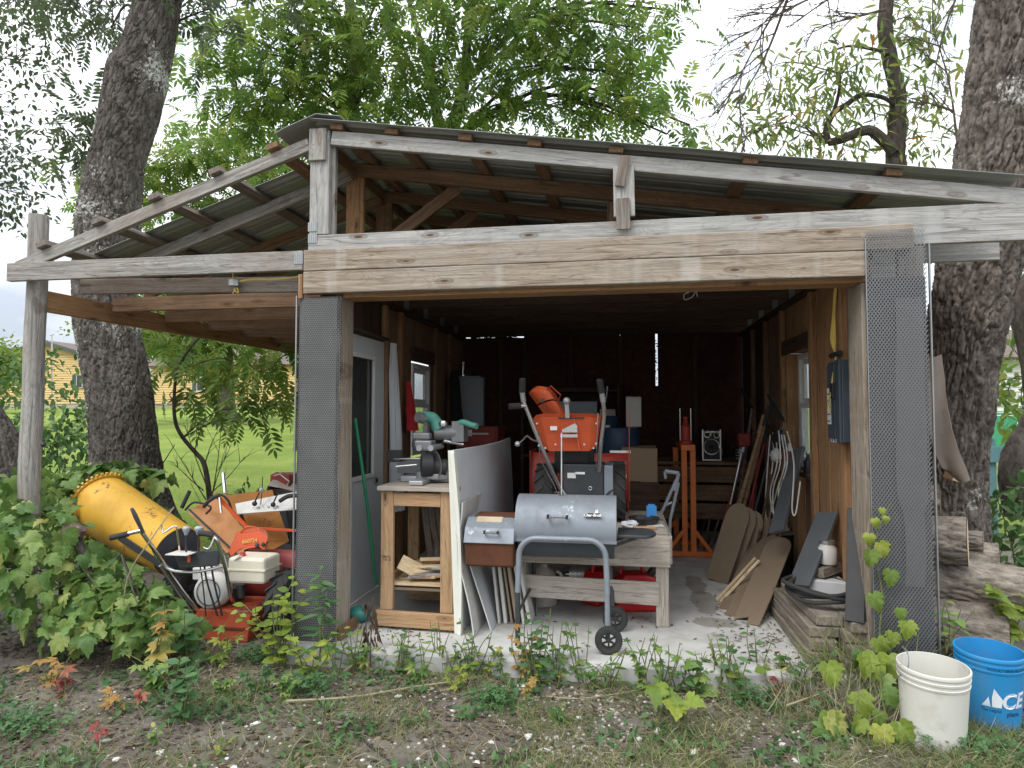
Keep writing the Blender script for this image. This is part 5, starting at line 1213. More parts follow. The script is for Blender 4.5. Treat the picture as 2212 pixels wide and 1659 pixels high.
# old timbers with a hose
rr = random.Random(11)
names = ('bottom', 'second', 'third', 'top')
for lay in range(4):
    z = .037 + .066*lay; ww = (.17, .155)[lay % 2]
    for k in range(2):
        xx = 1.13 + .175*k + rr.uniform(-.012, .012); y0_ = 4.10 + rr.uniform(-.05, .04) + .02*lay - .1*(k == 1); y1_ = 5.0 + rr.uniform(-.1, .1)
        tag(board('old_timber', (xx + .02*lay, y0_, z), (xx + .012*lay, y1_, z), ww, .062, 'old_timber', None, up=(1, 0, 0), bevel=.008), 'grey weathered timber, ' + names[lay] + ' layer of the pile, ' + ('away from' if k == 0 else 'beside') + ' the door jamb', 'timber', 'old timbers stacked by the jamb')
hs = []
rr = random.Random(4)
for k in range(5):
    for a in range(0, 360, 24):
        t = k + a / 360
        hs.append((1.24 + (.20 + .012*math.sin(k*2)) * math.cos(R(a)) + .015*math.sin(k), 4.50 + (.24 + .02*math.cos(k*3)) * math.sin(R(a)), .305 + .014*t + .012*math.sin(a*.05 + k)))
hs += [(1.38, 4.40, .30), (1.42, 4.34, .12), (1.40, 4.3, .1)]
ho = thing('rubber_hose', 'coiled black rubber hose lying on the old timbers', 'hose', (1.24, 4.5, .28))
MB().tube(spline(hs, 2), .0125, 8).build('hose_line', 'black_rubber', ho)
MB().cyl(hs[0], V(hs[0]) + V((.0, -.05, .01)), .017, n=10).build('coupling', 'dark_steel', ho)
# lean-to junction box and cable
jb = thing('junction_box', 'metal junction box with yellow cable under the lean-to beam', 'junction box', at(510, 610, Y=4.10))
c = at(506, 612, Y=4.075); m = MB().prism([(.042*math.cos(R(a)), .042*math.sin(R(a))) for a in range(22, 382, 45)], .04, Matrix.Translation(c)); m.build('box', 'zinc', jb)
MB().tube(spline([c + V((.03, 0, .01)), at(545, 604, Y=4.06), at(600, 603, Y=4.06), at(648, 597, Y=4.05)], 6), .006, 7).build('cable', 'yellow_cable', jb)
MB().tube(spline([c + V((0, 0, -.02)), c + V((.01, -.01, -.05)), c + V((.03, 0, -.065)), c + V((.02, 0, -.03)), c + V((-.01, 0, -.07))], 4), .004, 6).build('cable_end', 'yellow_cable', jb)
MB().tube(spline([c + V((-.01, 0, .02)), c + V((-.005, -.01, .06)), c + V((0, -.005, .08))], 4), .004, 6).build('cable_end', 'yellow_cable', jb)
# ceiling hooks with string
for k, (px, py, lb) in enumerate(((1510, 636, 'pale loop of string hanging from the front ceiling joist'), (1490, 700, 'pale string tangle hanging deeper under the ceiling'))):
    p = at(px, py, Y=4.64 + .6*k); p.z = 2.425
    o = MB().tube(spline([p, p + V((.0, -.01, -.03)), p + V((-.04, 0, -.05)), p + V((-.035, 0, -.09)), p + V((.02, 0, -.07)), p + V((.05, 0, -.03)), p + V((.06, 0, -.07))], 4), .004, 6).build('string_loop', 'white_cable'); tag(o, lb, 'string')

# ================================================================== UNDER THE LEAN-TO
Q = lambda px, py, y: at(px, py, Y=y)
# front machine: white engine, red base, chrome bars, seen from its handles
sb = thing('old_snow_blower', 'old white and red snow blower with steel handlebars among the vines', 'snow blower', (-2.62, 4.35, -.1))
wheel('wheel', sb, V((-2.36, 4.42, .12)), .21, .13, (1, -.05, 0), rim='dark_steel', lugs=16)
wheel('wheel', sb, V((at(398, 1330, Y=4.62).x, 4.66, .10)), .21, .13, (1, -.05, 0), rim='dark_steel', lugs=16)
a, b = Q(422, 1385, 4.22), Q(535, 1318, 4.22)
base = MB().prism([(a.x, a.z), (b.x, a.z + .01), (b.x + .02, b.z - .04), (b.x, b.z - .005), (a.x + .02, b.z - .01), (a.x - .01, b.z - .05)], .36, Matrix.Translation((0, 4.40, 0)) @ Matrix.Rotation(R(90), 4, 'X')).build('base', 'old_red', sb, bevel=.01)
MB().box(((a.x + b.x)/2, 4.214, (a.z + b.z)/2 - .01), ((b.x - a.x)*.9, .012, .012)).build('base_rib', 'rust', base)
e = Q(455, 1275, 4.42)
en = MB().lathe([(.001, -.02), (.05, -.02), (.11, .0), (.122, .03), (.122, .10), (.10, .13)], Matrix.Translation(Q(450, 1280, 4.22)) @ Matrix.Rotation(R(-90), 4, 'X'), 28)
en.box(e + V((.02, .10, .0)), (.25, .22, .20)).box(e + V((-.05, .04, .12)), (.16, .14, .09)); en = en.build('engine', 'white_enamel', sb, bevel=.008)
MB().tube(arc(Q(450, 1280, 4.20), .088, 0, 360, 24)[:-1], .004, 6, closed=True).build('recoil_ring', 'dark_steel', en)
m = MB()
for k in range(7): m.box(Q(470, 1255 + 8*k, 4.31), (.09, .02, .006))
m.build('cooling_fin', 'steel', en)
MB().box(Q(505, 1282, 4.42), (.09, .12, .10)).cyl(Q(520, 1262, 4.40), Q(520, 1290, 4.40), .035, n=14).build('carburettor', 'dark_steel', sb)
# cream fuel tank
t0, t1 = Q(487, 1262, 4.20), Q(568, 1208, 4.20)
tk = MB().box(((t0.x + t1.x)/2, 4.33, (t0.z + t1.z)/2), (t1.x - t0.x, .22, t1.z - t0.z - .004)).build('fuel_tank', 'cream_plastic', sb, bevel=.02)
MB().box(((t0.x + t1.x)/2, 4.33, (t0.z + t1.z)/2 + .005), (t1.x - t0.x + .012, .232, .01)).build('tank_seam', 'cream_plastic', tk)
c = Q(524, 1209, 4.28); MB().lathe([(.001, -.012), (.034, -.012), (.034, .02), (.022, .03), (.018, .05), (.001, .052)], Matrix.Translation(c), 16).build('fuel_cap', 'red_paint', tk)
MB().bar(Q(497, 1218, 4.25), Q(518, 1202, 4.22), .03, .006, (0, 1, 0)).build('tank_strap', 'white_enamel', sb)
# handlebars
hl = spline([Q(428, 1322, 4.28), Q(385, 1265, 4.16), Q(345, 1205, 4.02), Q(314, 1160, 3.92), Q(305, 1148, 3.90)], 5)
hr = spline([Q(505, 1300, 4.3), Q(497, 1285, 4.18), Q(488, 1230, 4.05), Q(472, 1175, 3.95), Q(462, 1160, 3.93)], 5)
for h in (hl, hr): MB().tube(h, .0135, 10).build('handlebar', 'chrome', sb)
MB().tube(spline([Q(330, 1188, 4.0), Q(362, 1228, 4.05), Q(405, 1236, 4.05), Q(445, 1232, 4.05), Q(484, 1222, 4.05)], 5), .010, 8).build('cross_bar', 'steel', sb)
MB().tube(spline([Q(345, 1222, 4.04), Q(380, 1275, 4.15), Q(420, 1330, 4.25)], 5), .008, 8).build('shift_rod', 'steel', sb)
MB().tube([Q(305, 1146, 3.90), Q(275, 1153, 3.88)], .014, 10).build('grip_collar', 'chrome', sb)
MB().tube([Q(277, 1153, 3.88), Q(238, 1162, 3.85)], .019, 10).build('grip', 'black_rubber', sb)
MB().tube(spline([Q(460, 1157, 3.93), Q(446, 1153, 3.92), Q(430, 1152, 3.92)], 3), .018, 10).build('grip', 'black_rubber', sb)
MB().tube(spline([Q(310, 1152, 3.89), Q(296, 1122, 3.86), Q(288, 1105, 3.85), Q(284, 1098, 3.85)], 4), [.011, .011, .012, .013, .014, .014, .014, .013, .012, .012, .011, .010, .008], 8).build('clutch_lever', 'dark_steel', sb)
MB().tube(spline([Q(462, 1163, 3.92), Q(452, 1185, 3.9), Q(440, 1182, 3.9)], 3), .006, 8).build('clutch_lever', 'steel', sb)
cp = [Q(370, 1196, 4.02), Q(470, 1188, 4.02)]
pn = MB().prism([(cp[0].x, cp[0].z), (cp[1].x, cp[1].z), (cp[1].x - .01, cp[1].z - .11), (cp[0].x + .05, cp[0].z - .10)], .03, Matrix.Translation((0, 4.05, 0)) @ Matrix.Rotation(R(90), 4, 'X')).build('dash_panel', 'dark_steel', sb, bevel=.006)
MB().box(Q(393, 1195, 4.00), (.16, .12, .006)).build('dash_plate', 'white_enamel', sb)
m = text_mb('1 2 3 R', .028, .0006, Matrix.Translation(Q(392, 1196, 4.0) + V((0, -.03, .0045)))); m.build('dash_lettering', 'dark_steel', sb)
MB().box(Q(408, 1206, 3.985), (.018, .006, .05)).build('red_tag', 'orange_paint', sb)
for px, r_ in ((402, .024), (429, .027)):
    lv = MB().tube([Q(px, 1192, 4.02), Q(px, 1150, 4.0)], .006, 8).build('lever', 'dark_steel', sb)
    MB().lathe([(.001, -.03), (.010, -.03), (.016, -.01), (r_, .006), (r_, .018), (r_*.6, .028), (.001, .03)], Matrix.Translation(Q(px, 1146, 4.0)), 14).build('lever_knob', 'cabinet_grey', lv)
MB().tube(spline([Q(388, 1190, 4.02), Q(384, 1160, 4.0), Q(379, 1136, 3.98), Q(355, 1150, 3.95), Q(350, 1146, 3.95), Q(349, 1132, 3.95)], 4), .006, 7).build('chute_crank', 'chrome', sb)
for k, (px, qx) in enumerate(((440, 470), (455, 480), (430, 445))): MB().tube(spline([Q(px, 1210, 4.06), Q(px + 8, 1260, 4.12), Q(qx, 1330, 4.2)], 5), .0045 + .002*(k < 2), 7).build('control_rod', 'dark_steel', sb)
# yellow chute lying behind it
yc2 = thing('yellow_chute', 'big yellow snow chute speckled with rust and a toothed rim lying in the vines', 'chute', Q(300, 1200, 4.7))
p0, p1 = Q(222, 1092, 4.85), Q(384, 1192, 4.50)
u = (p1 - p0).normalized(); M = frame(p0, u) @ Matrix.Rotation(R(90), 4, 'Y')
rows = []
L = (p1 - p0).length
for k in range(13):
    t = k / 12; rad = .245 - .055*t
    rows.append([M @ V((rad*math.cos(R(a)), rad*math.sin(R(a)), t*L)) for a in lin(-180, 180, 40)])
MB().grid(rows, t=.006).build('shell', 'yellow_paint', yc2)
m = MB().tube([M @ V((.255*math.cos(R(a)), .255*math.sin(R(a)), -.005)) for a in range(-180, 181, 10)], .012, 8)
for a in range(-178, 180, 8): m.box((.272*math.cos(R(a)), .272*math.sin(R(a)), -.008), (.022, .016, .02), M, R(a))
m.build('toothed_ring', 'yellow_paint', yc2)
MB().grid([[M @ V((rr_*math.cos(R(a)), rr_*math.sin(R(a)), L - .002)) for a in lin(-180, 180, 24)] for rr_ in (.188, .05)], t=.004).build('end_flange', 'grill_dark', yc2)
MB().bar(Q(258, 1160, 4.40), Q(372, 1236, 4.28), .05, .012).build('side_rail', 'dark_steel', yc2)
# orange-brown machine behind: big flat chute plates and a red frame
ob = thing('ochre_snow_blower', 'ochre panelled machine with a red frame bar behind the white-engined snow blower', 'snow blower', (-2.7, 5.0, -.1))
def plate(pts, y_s, mat, name, par, t=.008): 
    P = [Q(px, py, yy) for (px, py), yy in zip(pts, y_s)]; m = MB(); n = (P[1] - P[0]).cross(P[2] - P[0]).normalized() * t
    k = len(P); m.add(P + [p + n for p in P], [tuple(range(k)), tuple(reversed(range(k, 2*k)))] + [(i, (i+1) % k, (i+1) % k + k, i + k) for i in range(k)]); return m.build(name, mat, par)
plate([(405, 1105), (465, 1070), (545, 1165), (490, 1195)], (4.9, 5.0, 4.9, 4.8), 'ochre_paint', 'side_panel', ob)
plate([(467, 1072), (588, 1058), (605, 1110), (550, 1165)], (5.0, 5.3, 5.2, 4.92), 'ochre_paint', 'top_panel', ob)
plate([(492, 1196), (548, 1168), (606, 1112), (625, 1170), (560, 1205)], (4.82, 4.93, 5.2, 5.1, 4.85), 'ochre_paint', 'end_panel', ob)
MB().tube([Q(408, 1100, 4.85), Q(520, 1205, 4.75)], .008, 8).build('edge_rod', 'dark_steel', ob)
MB().bar(Q(465, 1068, 4.7), Q(535, 1140, 4.66), .022, .02).build('frame_bar', 'orange_paint', ob); MB().bar(Q(533, 1140, 4.66), Q(640, 1146, 4.7), .018, .018).build('frame_bar', 'orange_paint', ob)
MB().tube(spline([Q(475, 1070, 4.68), Q(462, 1075, 4.66), Q(448, 1085, 4.64), Q(440, 1095, 4.64)], 4), .015, 10).build('grip', 'black_rubber', ob)
MB().tube(spline([Q(474, 1075, 4.66), Q(476, 1095, 4.64), Q(478, 1108, 4.63)], 4), .010, 8).build('brake_lever', 'chrome', ob)
MB().tube(spline([Q(400, 1102, 4.9), Q(420, 1085, 4.9), Q(455, 1095, 4.85), Q(445, 1110, 4.85)], 4), .009, 8).build('hose_loop', 'black_rubber', ob)
MB().tube([Q(392, 1098, 4.95), Q(410, 1060, 5.0)], .016, 8).build('grip', 'black_rubber', ob)
for x in (-2.95, -2.35): wheel('wheel', ob, V((x, 5.15, .10)), .19, .11, (1, 0, 0), rim='dark_steel', lugs=14)
MB().box((-2.65, 5.15, .22), (.5, .30, .22)).build('engine_block', 'dark_steel', ob, bevel=.01)
# machine with the white dash, mostly hidden by the post
wd_ = thing('white_dash_snow_blower', 'snow blower with a white lettered dash and black grips beside the shade-cloth post', 'snow blower', (-2.3, 5.3, -.1))
plate([(508, 1088), (640, 1062), (642, 1100), (512, 1110)], (4.95, 5.0, 4.85, 4.82), 'white_enamel', 'dash', wd_)
m = text_mb('-  +  |  R 1 2', .045, .0008, frame(Q(572, 1094, 4.86), V((1, 0, .08)), V((0, .6, .8)))); m.build('dash_lettering', 'dark_steel', wd_)
for px, py in ((548, 1090), (588, 1092)):
    lv = MB().tube([Q(px, py, 4.86), Q(px + 12, py - 26, 4.83)], .006, 7).build('lever', 'dark_steel', wd_); MB().ball(Q(px + 2, py - 2, 4.85), .02, 8).build('lever_knob', 'black_plastic', lv)
lv = MB().tube([Q(563, 1090, 4.88), Q(566, 1062, 4.9), Q(567, 1030, 4.9)], .004, 6).build('tall_lever', 'dark_steel', wd_); MB().ball(Q(565, 1058, 4.9), .018, 8).build('lever_knob', 'cabinet_grey', lv)
MB().tube(spline([Q(500, 1100, 4.8), Q(492, 1080, 4.78), Q(475, 1068, 4.78), Q(455, 1075, 4.78)], 4), .009, 8).build('cable_loop', 'black_rubber', wd_)
MB().tube(spline([Q(605, 1082, 4.8), Q(622, 1072, 4.78), Q(645, 1070, 4.78)], 3), .017, 10).build('grip', 'black_rubber', wd_)
MB().tube([Q(486, 1065, 4.95), Q(482, 1022, 5.0)], .017, 10).build('post_tube', 'chrome', wd_)
MB().tube([Q(520, 1110, 4.9), Q(535, 1150, 5.0), Q(560, 1230, 5.2)], .014, 8).build('handlebar', 'dark_steel', wd_)
MB().tube([Q(620, 1105, 4.9), Q(630, 1160, 5.0), Q(640, 1240, 5.2)], .014, 8).build('handlebar', 'dark_steel', wd_)
# red machine: chute hood and red tub
rd = thing('red_snow_blower', 'dark red snow blower tub with a bright orange chute hood', 'snow blower', (-2.25, 4.75, -.1))
hood = [[Q(496, 1192, 4.62), Q(512, 1150, 4.62), Q(560, 1140, 4.62), Q(576, 1150, 4.62)], [Q(496, 1192, 4.48), Q(514, 1155, 4.48), Q(562, 1148, 4.48), Q(578, 1160, 4.48)], [Q(500, 1202, 4.46), Q(520, 1185, 4.46), Q(562, 1182, 4.46), Q(572, 1188, 4.46)]]
MB().grid(hood, t=.006).build('chute_hood', 'orange_paint', rd)
m = text_mb('660724', .04, .001, Matrix.Translation(Q(540, 1172, 4.455) + V((0, -.006, 0))) @ Matrix.Rotation(R(75), 4, 'X') @ Matrix.Rotation(R(8), 4, 'Z')); m.build('hood_lettering', 'yellow_cable', rd)
MB().tube(spline([Q(520, 1150, 4.5), Q(535, 1138, 4.48), Q(555, 1140, 4.5)], 4), .007, 8).build('hood_handle', 'orange_paint', rd)
for px, py in ((555, 1178), (568, 1176)): MB().ball(Q(px, py, 4.45), .016, 8, jit=.1).build('wing_nut', 'dark_steel', rd)
a, b = Q(520, 1300, 4.62), Q(645, 1195, 4.62)
MB().grid([[(x, 4.62 + .10*(1 - math.cos(R(an))), (a.z + b.z)/2 + (b.z - a.z)/2*math.sin(R(an))) for x in lin(a.x, b.x + .08, 5)] for an in lin(-85, 90, 12)], t=.006).build('tub', 'dull_red', rd)
for x in (a.x, b.x + .08): MB().box((x, 4.86, (a.z + b.z)/2), (.008, .40, b.z - a.z)).build('tub_side', 'dull_red', rd)
MB().box(((a.x + b.x)/2, 4.8, (a.z - .1)/2 - .02), (.4, .3, a.z + .06)).build('under_frame', 'dark_steel', rd)
# tractor-like bits in the lean-to opening
tr2 = thing('garden_tiller', 'dark red tiller with a cream hood in the grass behind the machines', 'tiller', (-2.6, 6.1, -.1))
MB().grid([[Q(572, 1068, 6.0), Q(578, 1048, 5.95), Q(600, 1052, 5.95)], [Q(575, 1062, 6.3), Q(590, 1036, 6.2), Q(640, 1062, 6.2)], [Q(640, 1075, 6.3), Q(640, 1045, 6.3), Q(645, 1064, 6.3)]], t=.006).build('hood', 'jug', tr2)
MB().box(Q(618, 1038, 6.35), (.22, .26, .15)).cyl(Q(598, 1020, 6.35), Q(598, 1028, 6.35), .03, n=12).build('engine', 'dull_red', tr2, bevel=.015)
MB().tube([Q(592, 1028, 6.2), Q(604, 1024, 6.2), Q(625, 1040, 6.15), Q(620, 1048, 6.15)], .006, 6).build('guard_wire', 'white_cable', tr2)
MB().box((Q(610, 1050, 6.3).x, 6.3, .25), (.35, .4, .75)).build('frame', 'dark_steel', tr2)
for s_ in (-.2, .2): wheel('wheel', tr2, V((Q(610, 1050, 6.3).x + s_, 6.25, .06)), .17, .09, (1, 0, 0))
# rusty stake with a cap
rs = thing('rusty_stake', 'leaning rusty brown iron post with a lumpy cap in the vines', 'post', Q(232, 1392, 3.75))
p0, p1 = Q(233, 1395, 3.72), Q(165, 1160, 3.78)
MB().tube([p0, p0.lerp(p1, .5) + V((.008, 0, 0)), p1], [.034, .033, .03], 10).build('shaft', 'rust', rs).data.materials[0] = MAT('bark_dark')
MB().ball(p1 + V((-.015, 0, .03)), (.075, .06, .055), 9, jit=.18).build('cap', 'rust', rs).data.materials[0] = MAT('rust_dark') if 'rust_dark' in _F else MAT('bark_dark')
# ================================================================== RIGHT OF THE SHED
def bucket(name, label, c, r, h, mat, rz, tilt=0):
    b = thing(name, label, 'bucket', c)
    M = Matrix.Translation(c) @ Matrix.Rotation(tilt, 4, 'X')
    rb = r * .87
    prof = [(.001, .004), (rb - .004, .004), (rb, 0), (rb, .006), (r*.965, h*.80), (r*.99, h*.805), (r*1.0, h*.83), (r*.975, h*.835), (r*.978, h*.875), (r*1.005, h*.88), (r*1.01, h*.905), (r*.98, h*.91), (r*.985, h*.95), (r*1.02, h*.955), (r*1.025, h*.99), (r*1.01, h), (r*.975, h), (r*.97, h*.97), (rb - .006, .012), (.001, .012)]
    MB().lathe(prof, M, 44).build('pail', mat, b, sharp=35)
    return b, M
cW = V((at(2015, 1600, Z=-.12).x, 3.52, -.125)); bW, _ = bucket('white_bucket', 'dirty white plastic bucket at the foot of the mesh-guarded post', cW, .152, .375, 'white_bucket', 0, R(3))
m = MB().tube(spline([cW + V((-.155, -.01, .30)), cW + V((-.13, -.06, .36)), cW + V((-.115, -.04, .42)), cW + V((-.12, .02, .44))], 5), .0035, 6); m.build('bail_end', 'zinc', bW)
cB = V((1.845, 3.80, -.125)); bB, MBk = bucket('blue_bucket', 'bright blue plastic bucket with white lettering behind the white bucket', cB, .152, .375, 'blue_bucket', 0, R(3))
def wrap(zc, r_, a0):
    def f_(v):
        rr_ = r_ * (.87 + .095 * ((zc + v.y) / (.375*.8)))+ .0015 + max(0, v.z) * .5
        an = a0 + v.x / .15; return V((rr_*math.cos(an), rr_*math.sin(an), zc + v.y))
    return f_
A0 = R(-100)
text_mb('CE', .105, .001, MBk, shear=.18, bend=wrap(.135, .152, A0 + .06), offset=.003, align='LEFT').build('logo_lettering', 'bucket_print', bB)
# the slanted mark left of the letters
mk = MB()
for poly in ([(-.075, .0), (-.035, .0), (-.045, .05), (-.052, .035)], [(-.03, .0), (.012, .0), (.018, .04), (-.022, .095), (-.03, .05)]):
    f_ = wrap(.135, .152, A0); vs = [f_(V((x, y, .002))) for x, y in poly]; mk.add(vs, [tuple(range(len(vs)))], MBk)
mk.build('logo_mark', 'bucket_print', bB)
text_mb('place.', .034, .0008, MBk, bend=wrap(.095, .152, A0 + .52)).build('slogan_lettering', 'bucket_black', bB)
text_mb('The helpful', .020, .0008, MBk, bend=wrap(.112, .152, A0 - .22)).build('slogan_lettering', 'bucket_black', bB)
text_mb('FOOD SAFE BUCKET', .022, .0008, MBk, bend=lambda v: V(((.152*.99)*math.cos(A0 + .35 + v.x/.15), (.152*.99)*math.sin(A0 + .35 + v.x/.15), .316 + v.y))).build('rim_lettering', 'bucket_black', bB)
# log pile
def log(name, label, p0, p1, r0, split=None):
    o = thing(name, label, 'log', p0); p0, p1 = V(p0), V(p1); n = 96; rings = 46; M = frame(p0, p1 - p0); L = (p1 - p0).length; vs = []; fs = []
    MZ = M @ Matrix.Rotation(R(90), 4, 'Y')
    for i in range(rings + 1):
        for j in range(n):
            a = 2*math.pi*j/n; ca, sa = math.cos(a), math.sin(a); x = L*i/rings; wp = .6*noise.noise((ca*2, sa*2, x*9 + p0.z*9))
            d = noise.voronoi((ca*r0*30 + wp, sa*r0*30 + wp, x*7 + p0.z*7))[0]; e = min(1, (d[1] - d[0])/.28)
            k = r0*(1 + .07*noise.noise((ca, sa, p0.z*5 + x))) + .016*e + .006*noise.noise((ca*9, sa*9, x*30))
            yy, zz = k*ca, k*sa
            if split is not None and zz > split*r0: zz = split*r0
            vs.append((x, yy, zz))
    for i in range(rings):
        for j in range(n): fs.append((i*n + j, i*n + (j+1) % n, (i+1)*n + (j+1) % n, (i+1)*n + j))
    mb = MB().add(vs, fs, M, True).build('bark', 'bark_log', o, MZ, sharp=180)
    for i in (0, rings):
        e = MB()
        ring_ = [V(v) for v in vs[i*n:(i+1)*n]]; c = V((L*i/rings + (.003 if i else -.003), 0, -.1*r0)); e.add([c] + [V((c.x, q.y*.98, q.z*.98)) for q in ring_], [(0, 1 + j, 1 + (j+1) % n) for j in range(n)], M)
        e.build('cut_end', 'fresh_wood', o)
    return o
log('firewood_log', 'long barked log at the middle of the firewood pile with a ragged end', (1.72, 4.62, 0.44), (2.36, 4.32, 0.4), .13)
log('firewood_log', 'thick barked log at the bottom of the firewood pile', (1.72, 4.52, 0.17), (2.2, 4.29, 0.165), .165)
log('firewood_log', 'short log with a pale cut face near the top of the firewood pile', (1.7, 4.5, 0.685), (2.02, 4.34, 0.69), .125)
log('firewood_log', 'dark log end resting on top of the firewood pile', (1.7, 4.62, 0.9), (1.95, 4.51, 0.905), .085)
log('firewood_log', 'small split log with bright wood behind the pale-faced log', (1.98, 4.8, 0.67), (2.26, 4.66, 0.665), .09, .25)
log('firewood_log', 'half-buried log on the ground under the firewood pile', (1.75, 4.35, -0.09), (2.25, 4.11, -0.1), .09)
log('firewood_log', 'rear barked log behind the middle of the pile', (1.75, 4.95, 0.17), (2.3, 4.71, 0.16), .15)
log('firewood_log', 'rear upper log behind the small split log', (1.75, 4.93, 0.48), (2.35, 4.67, 0.47), .14)
spl = MB().prism([(-.02, -.06), (.03, -.05), (.035, .06), (-.01, .075)], .06, frame(at(2060, 1032, Y=4.5), V((.3, 0, 1)))); tag(spl.build('wood_splinter', 'fresh_wood', bevel=.003), 'bright split wood wedge poking out under the rubber flap', 'wood splinter')
# rubber flap hanging over the logs
P = []
rows_ = ((765, 2000, 2032), (820, 2000, 2040), (880, 2002, 2048), (930, 2006, 2058), (975, 2016, 2072), (1010, 2034, 2086), (1036, 2068, 2094))
for (py, xa, xb) in rows_:
    P.append([at(xa + (xb - xa)*w_, py + 6*math.sin(w_*3), Y=4.34 + .03*math.sin(w_*4 + py*.02)) for w_ in lin(0, 1, 8)])
tag(MB().grid(P, t=.006).build('rubber_flap', 'mat_brown'), 'brown rubber flap draped beside the post over the log pile', 'rubber sheet')

# ================================================================== TREES AND LEAVES
def rot_from(d, n):
    """columns x, d, n for arrays of leaf axes d and normal hints n"""
    d = d / np.linalg.norm(d, axis=1, keepdims=True); x = np.cross(d, n); x /= np.linalg.norm(x, axis=1, keepdims=True) + 1e-9
    z = np.cross(x, d); return np.stack([x, d, z], axis=2)
def cloud(name, base, Rm, T, S, rnd, mat, parent=None, smooth=False):
    bv, bf = np.array(base[0], float), base[1]; n = len(T); k = len(bv)
    vs = np.einsum('nij,kj->nki', Rm, bv) * S[:, None, None] + T[:, None, :]
    if parent is not None: vs = vs - np.array(WM[parent.name].translation)[None, None]
    fl = [len(f_) for f_ in bf]; idx = np.concatenate([np.array(f_) for f_ in bf]); nl = len(idx); nf = len(bf)
    me = bpy.data.meshes.new(name); me.vertices.add(n*k); me.vertices.foreach_set('co', vs.reshape(-1))
    me.loops.add(n*nl); me.loops.foreach_set('vertex_index', (idx[None] + (np.arange(n)*k)[:, None]).reshape(-1).astype(np.int32))
    st = np.concatenate([[0], np.cumsum(fl)[:-1]]); me.polygons.add(n*nf)
    me.polygons.foreach_set('loop_start', (st[None] + (np.arange(n)*nl)[:, None]).reshape(-1).astype(np.int32))
    at_ = me.attributes.new('rnd', 'FLOAT', 'FACE'); at_.data.foreach_set('value', np.repeat(rnd, nf).astype(np.float32))
    me.update(calc_edges=True); me.materials.append(MAT(mat))
    o = bpy.data.objects.new(name, me); M = WM[parent.name] if parent is not None else Matrix()
    link(o, parent, M); return o
def ovate(w=.5, fold=.12, droop=.12):
    pr_ = [(0, .0), (w*.32, .12), (w*.5, .35), (w*.42, .62), (w*.2, .85), (0, 1.)]
    vs = [(0, y, -droop*y*y) for _, y in pr_] + [(x, y, fold*x*1.6 - droop*y*y) for x, y in pr_[1:-1]] + [(-x, y, fold*x*1.6 - droop*y*y) for x, y in pr_[1:-1]]
    n = len(pr_); L_ = list(range(n, n + n - 2)); R_ = list(range(n + n - 2, n + 2*(n - 2))); fs = []
    for side, rev in ((L_, False), (R_, True)):
        ch = [0] + side + [n - 1]
        for i in range(n - 1):
            f_ = [i, ch[i], ch[i+1], i+1]; f_ = [q for k_, q in enumerate(f_) if q not in f_[:k_]]
            fs.append(tuple(reversed(f_)) if rev else tuple(f_))
    return vs, fs
def leaflet(): return [(0, 0, 0), (.165, .3, .03), (.13, .65, .0), (0, 1, -.08), (-.13, .65, .0), (-.165, .3, .03)], [(0, 1, 2, 3), (3, 4, 5, 0)]
def pinnate(pairs=5, ll=.40, seed=1):
    r_ = random.Random(seed); vs = []; fs = []; lv, lf = leaflet(); droop = lambda y: -.28*y*y
    def put(p, d, n, s_):
        d = V(d).normalized(); x = d.cross(V(n)).normalized(); z = x.cross(d); o = len(vs)
        vs.extend([tuple(V(p) + (x*v[0] + d*v[1] + z*v[2])*s_) for v in lv]); fs.extend([tuple(i + o for i in f_) for f_ in lf])
    for i in range(pairs):
        y = .18 + .72*i/(pairs - 1); s_ = ll*(.75 + .5*math.sin(math.pi*(i + .8)/(pairs + .6)))
        for sd in (-1, 1): put((0, y, droop(y)), (sd*.85, .55 + r_.uniform(-.12, .12), -.28 + r_.uniform(-.15, .1)), (0, r_.uniform(-.2, .2), 1), s_*r_.uniform(.85, 1.1))
    put((0, .95, droop(.95)), (0, 1, -.5), (0, .4, 1), ll*.9)
    o = len(vs); vs += [(-.006, 0, 0), (.006, 0, 0), (.004, .5, droop(.5)), (-.004, .5, droop(.5)), (.002, .97, droop(.97)), (-.002, .97, droop(.97))]; fs += [(o, o+1, o+2, o+3), (o+3, o+2, o+4, o+5)]
    return vs, fs
def grape(seed=0, cup=.30, fold=.22, droop=0.):
    half = [(0, -.02), (.12, -.16), (.30, -.14), (.38, -.02), (.50, .04), (.44, .14), (.56, .26), (.46, .30), (.36, .34), (.42, .46), (.40, .62), (.30, .60), (.24, .66), (.22, .78), (.10, .86), (0, 1.0)]
    r_ = random.Random(seed); jt = lambda v: v + r_.uniform(-.03, .03)
    f_z = lambda x, y: fold*abs(x) - cup*(x*x + (y - .2)**2) - droop*max(0, y - .3)**2 + .04*math.sin(9*x + 5*y + seed)
    pts = [(0, -.02)] + [(jt(x), jt(y)) for x, y in half[1:]] + [(jt(-x), jt(y)) for x, y in reversed(half[1:-1])]
    n = len(pts); inner = [(x*.5, .22 + (y - .22)*.5) for x, y in pts]
    vs = [(0, .22, .03)] + [(x, y, f_z(x, y) + .02) for x, y in inner] + [(x, y, f_z(x, y)) for x, y in pts]
    return vs, [(0, 1 + i, 1 + (i + 1) % n) for i in range(n)] + [(1 + i, 1 + n + i, 1 + n + (i + 1) % n, 1 + (i + 1) % n) for i in range(n)]
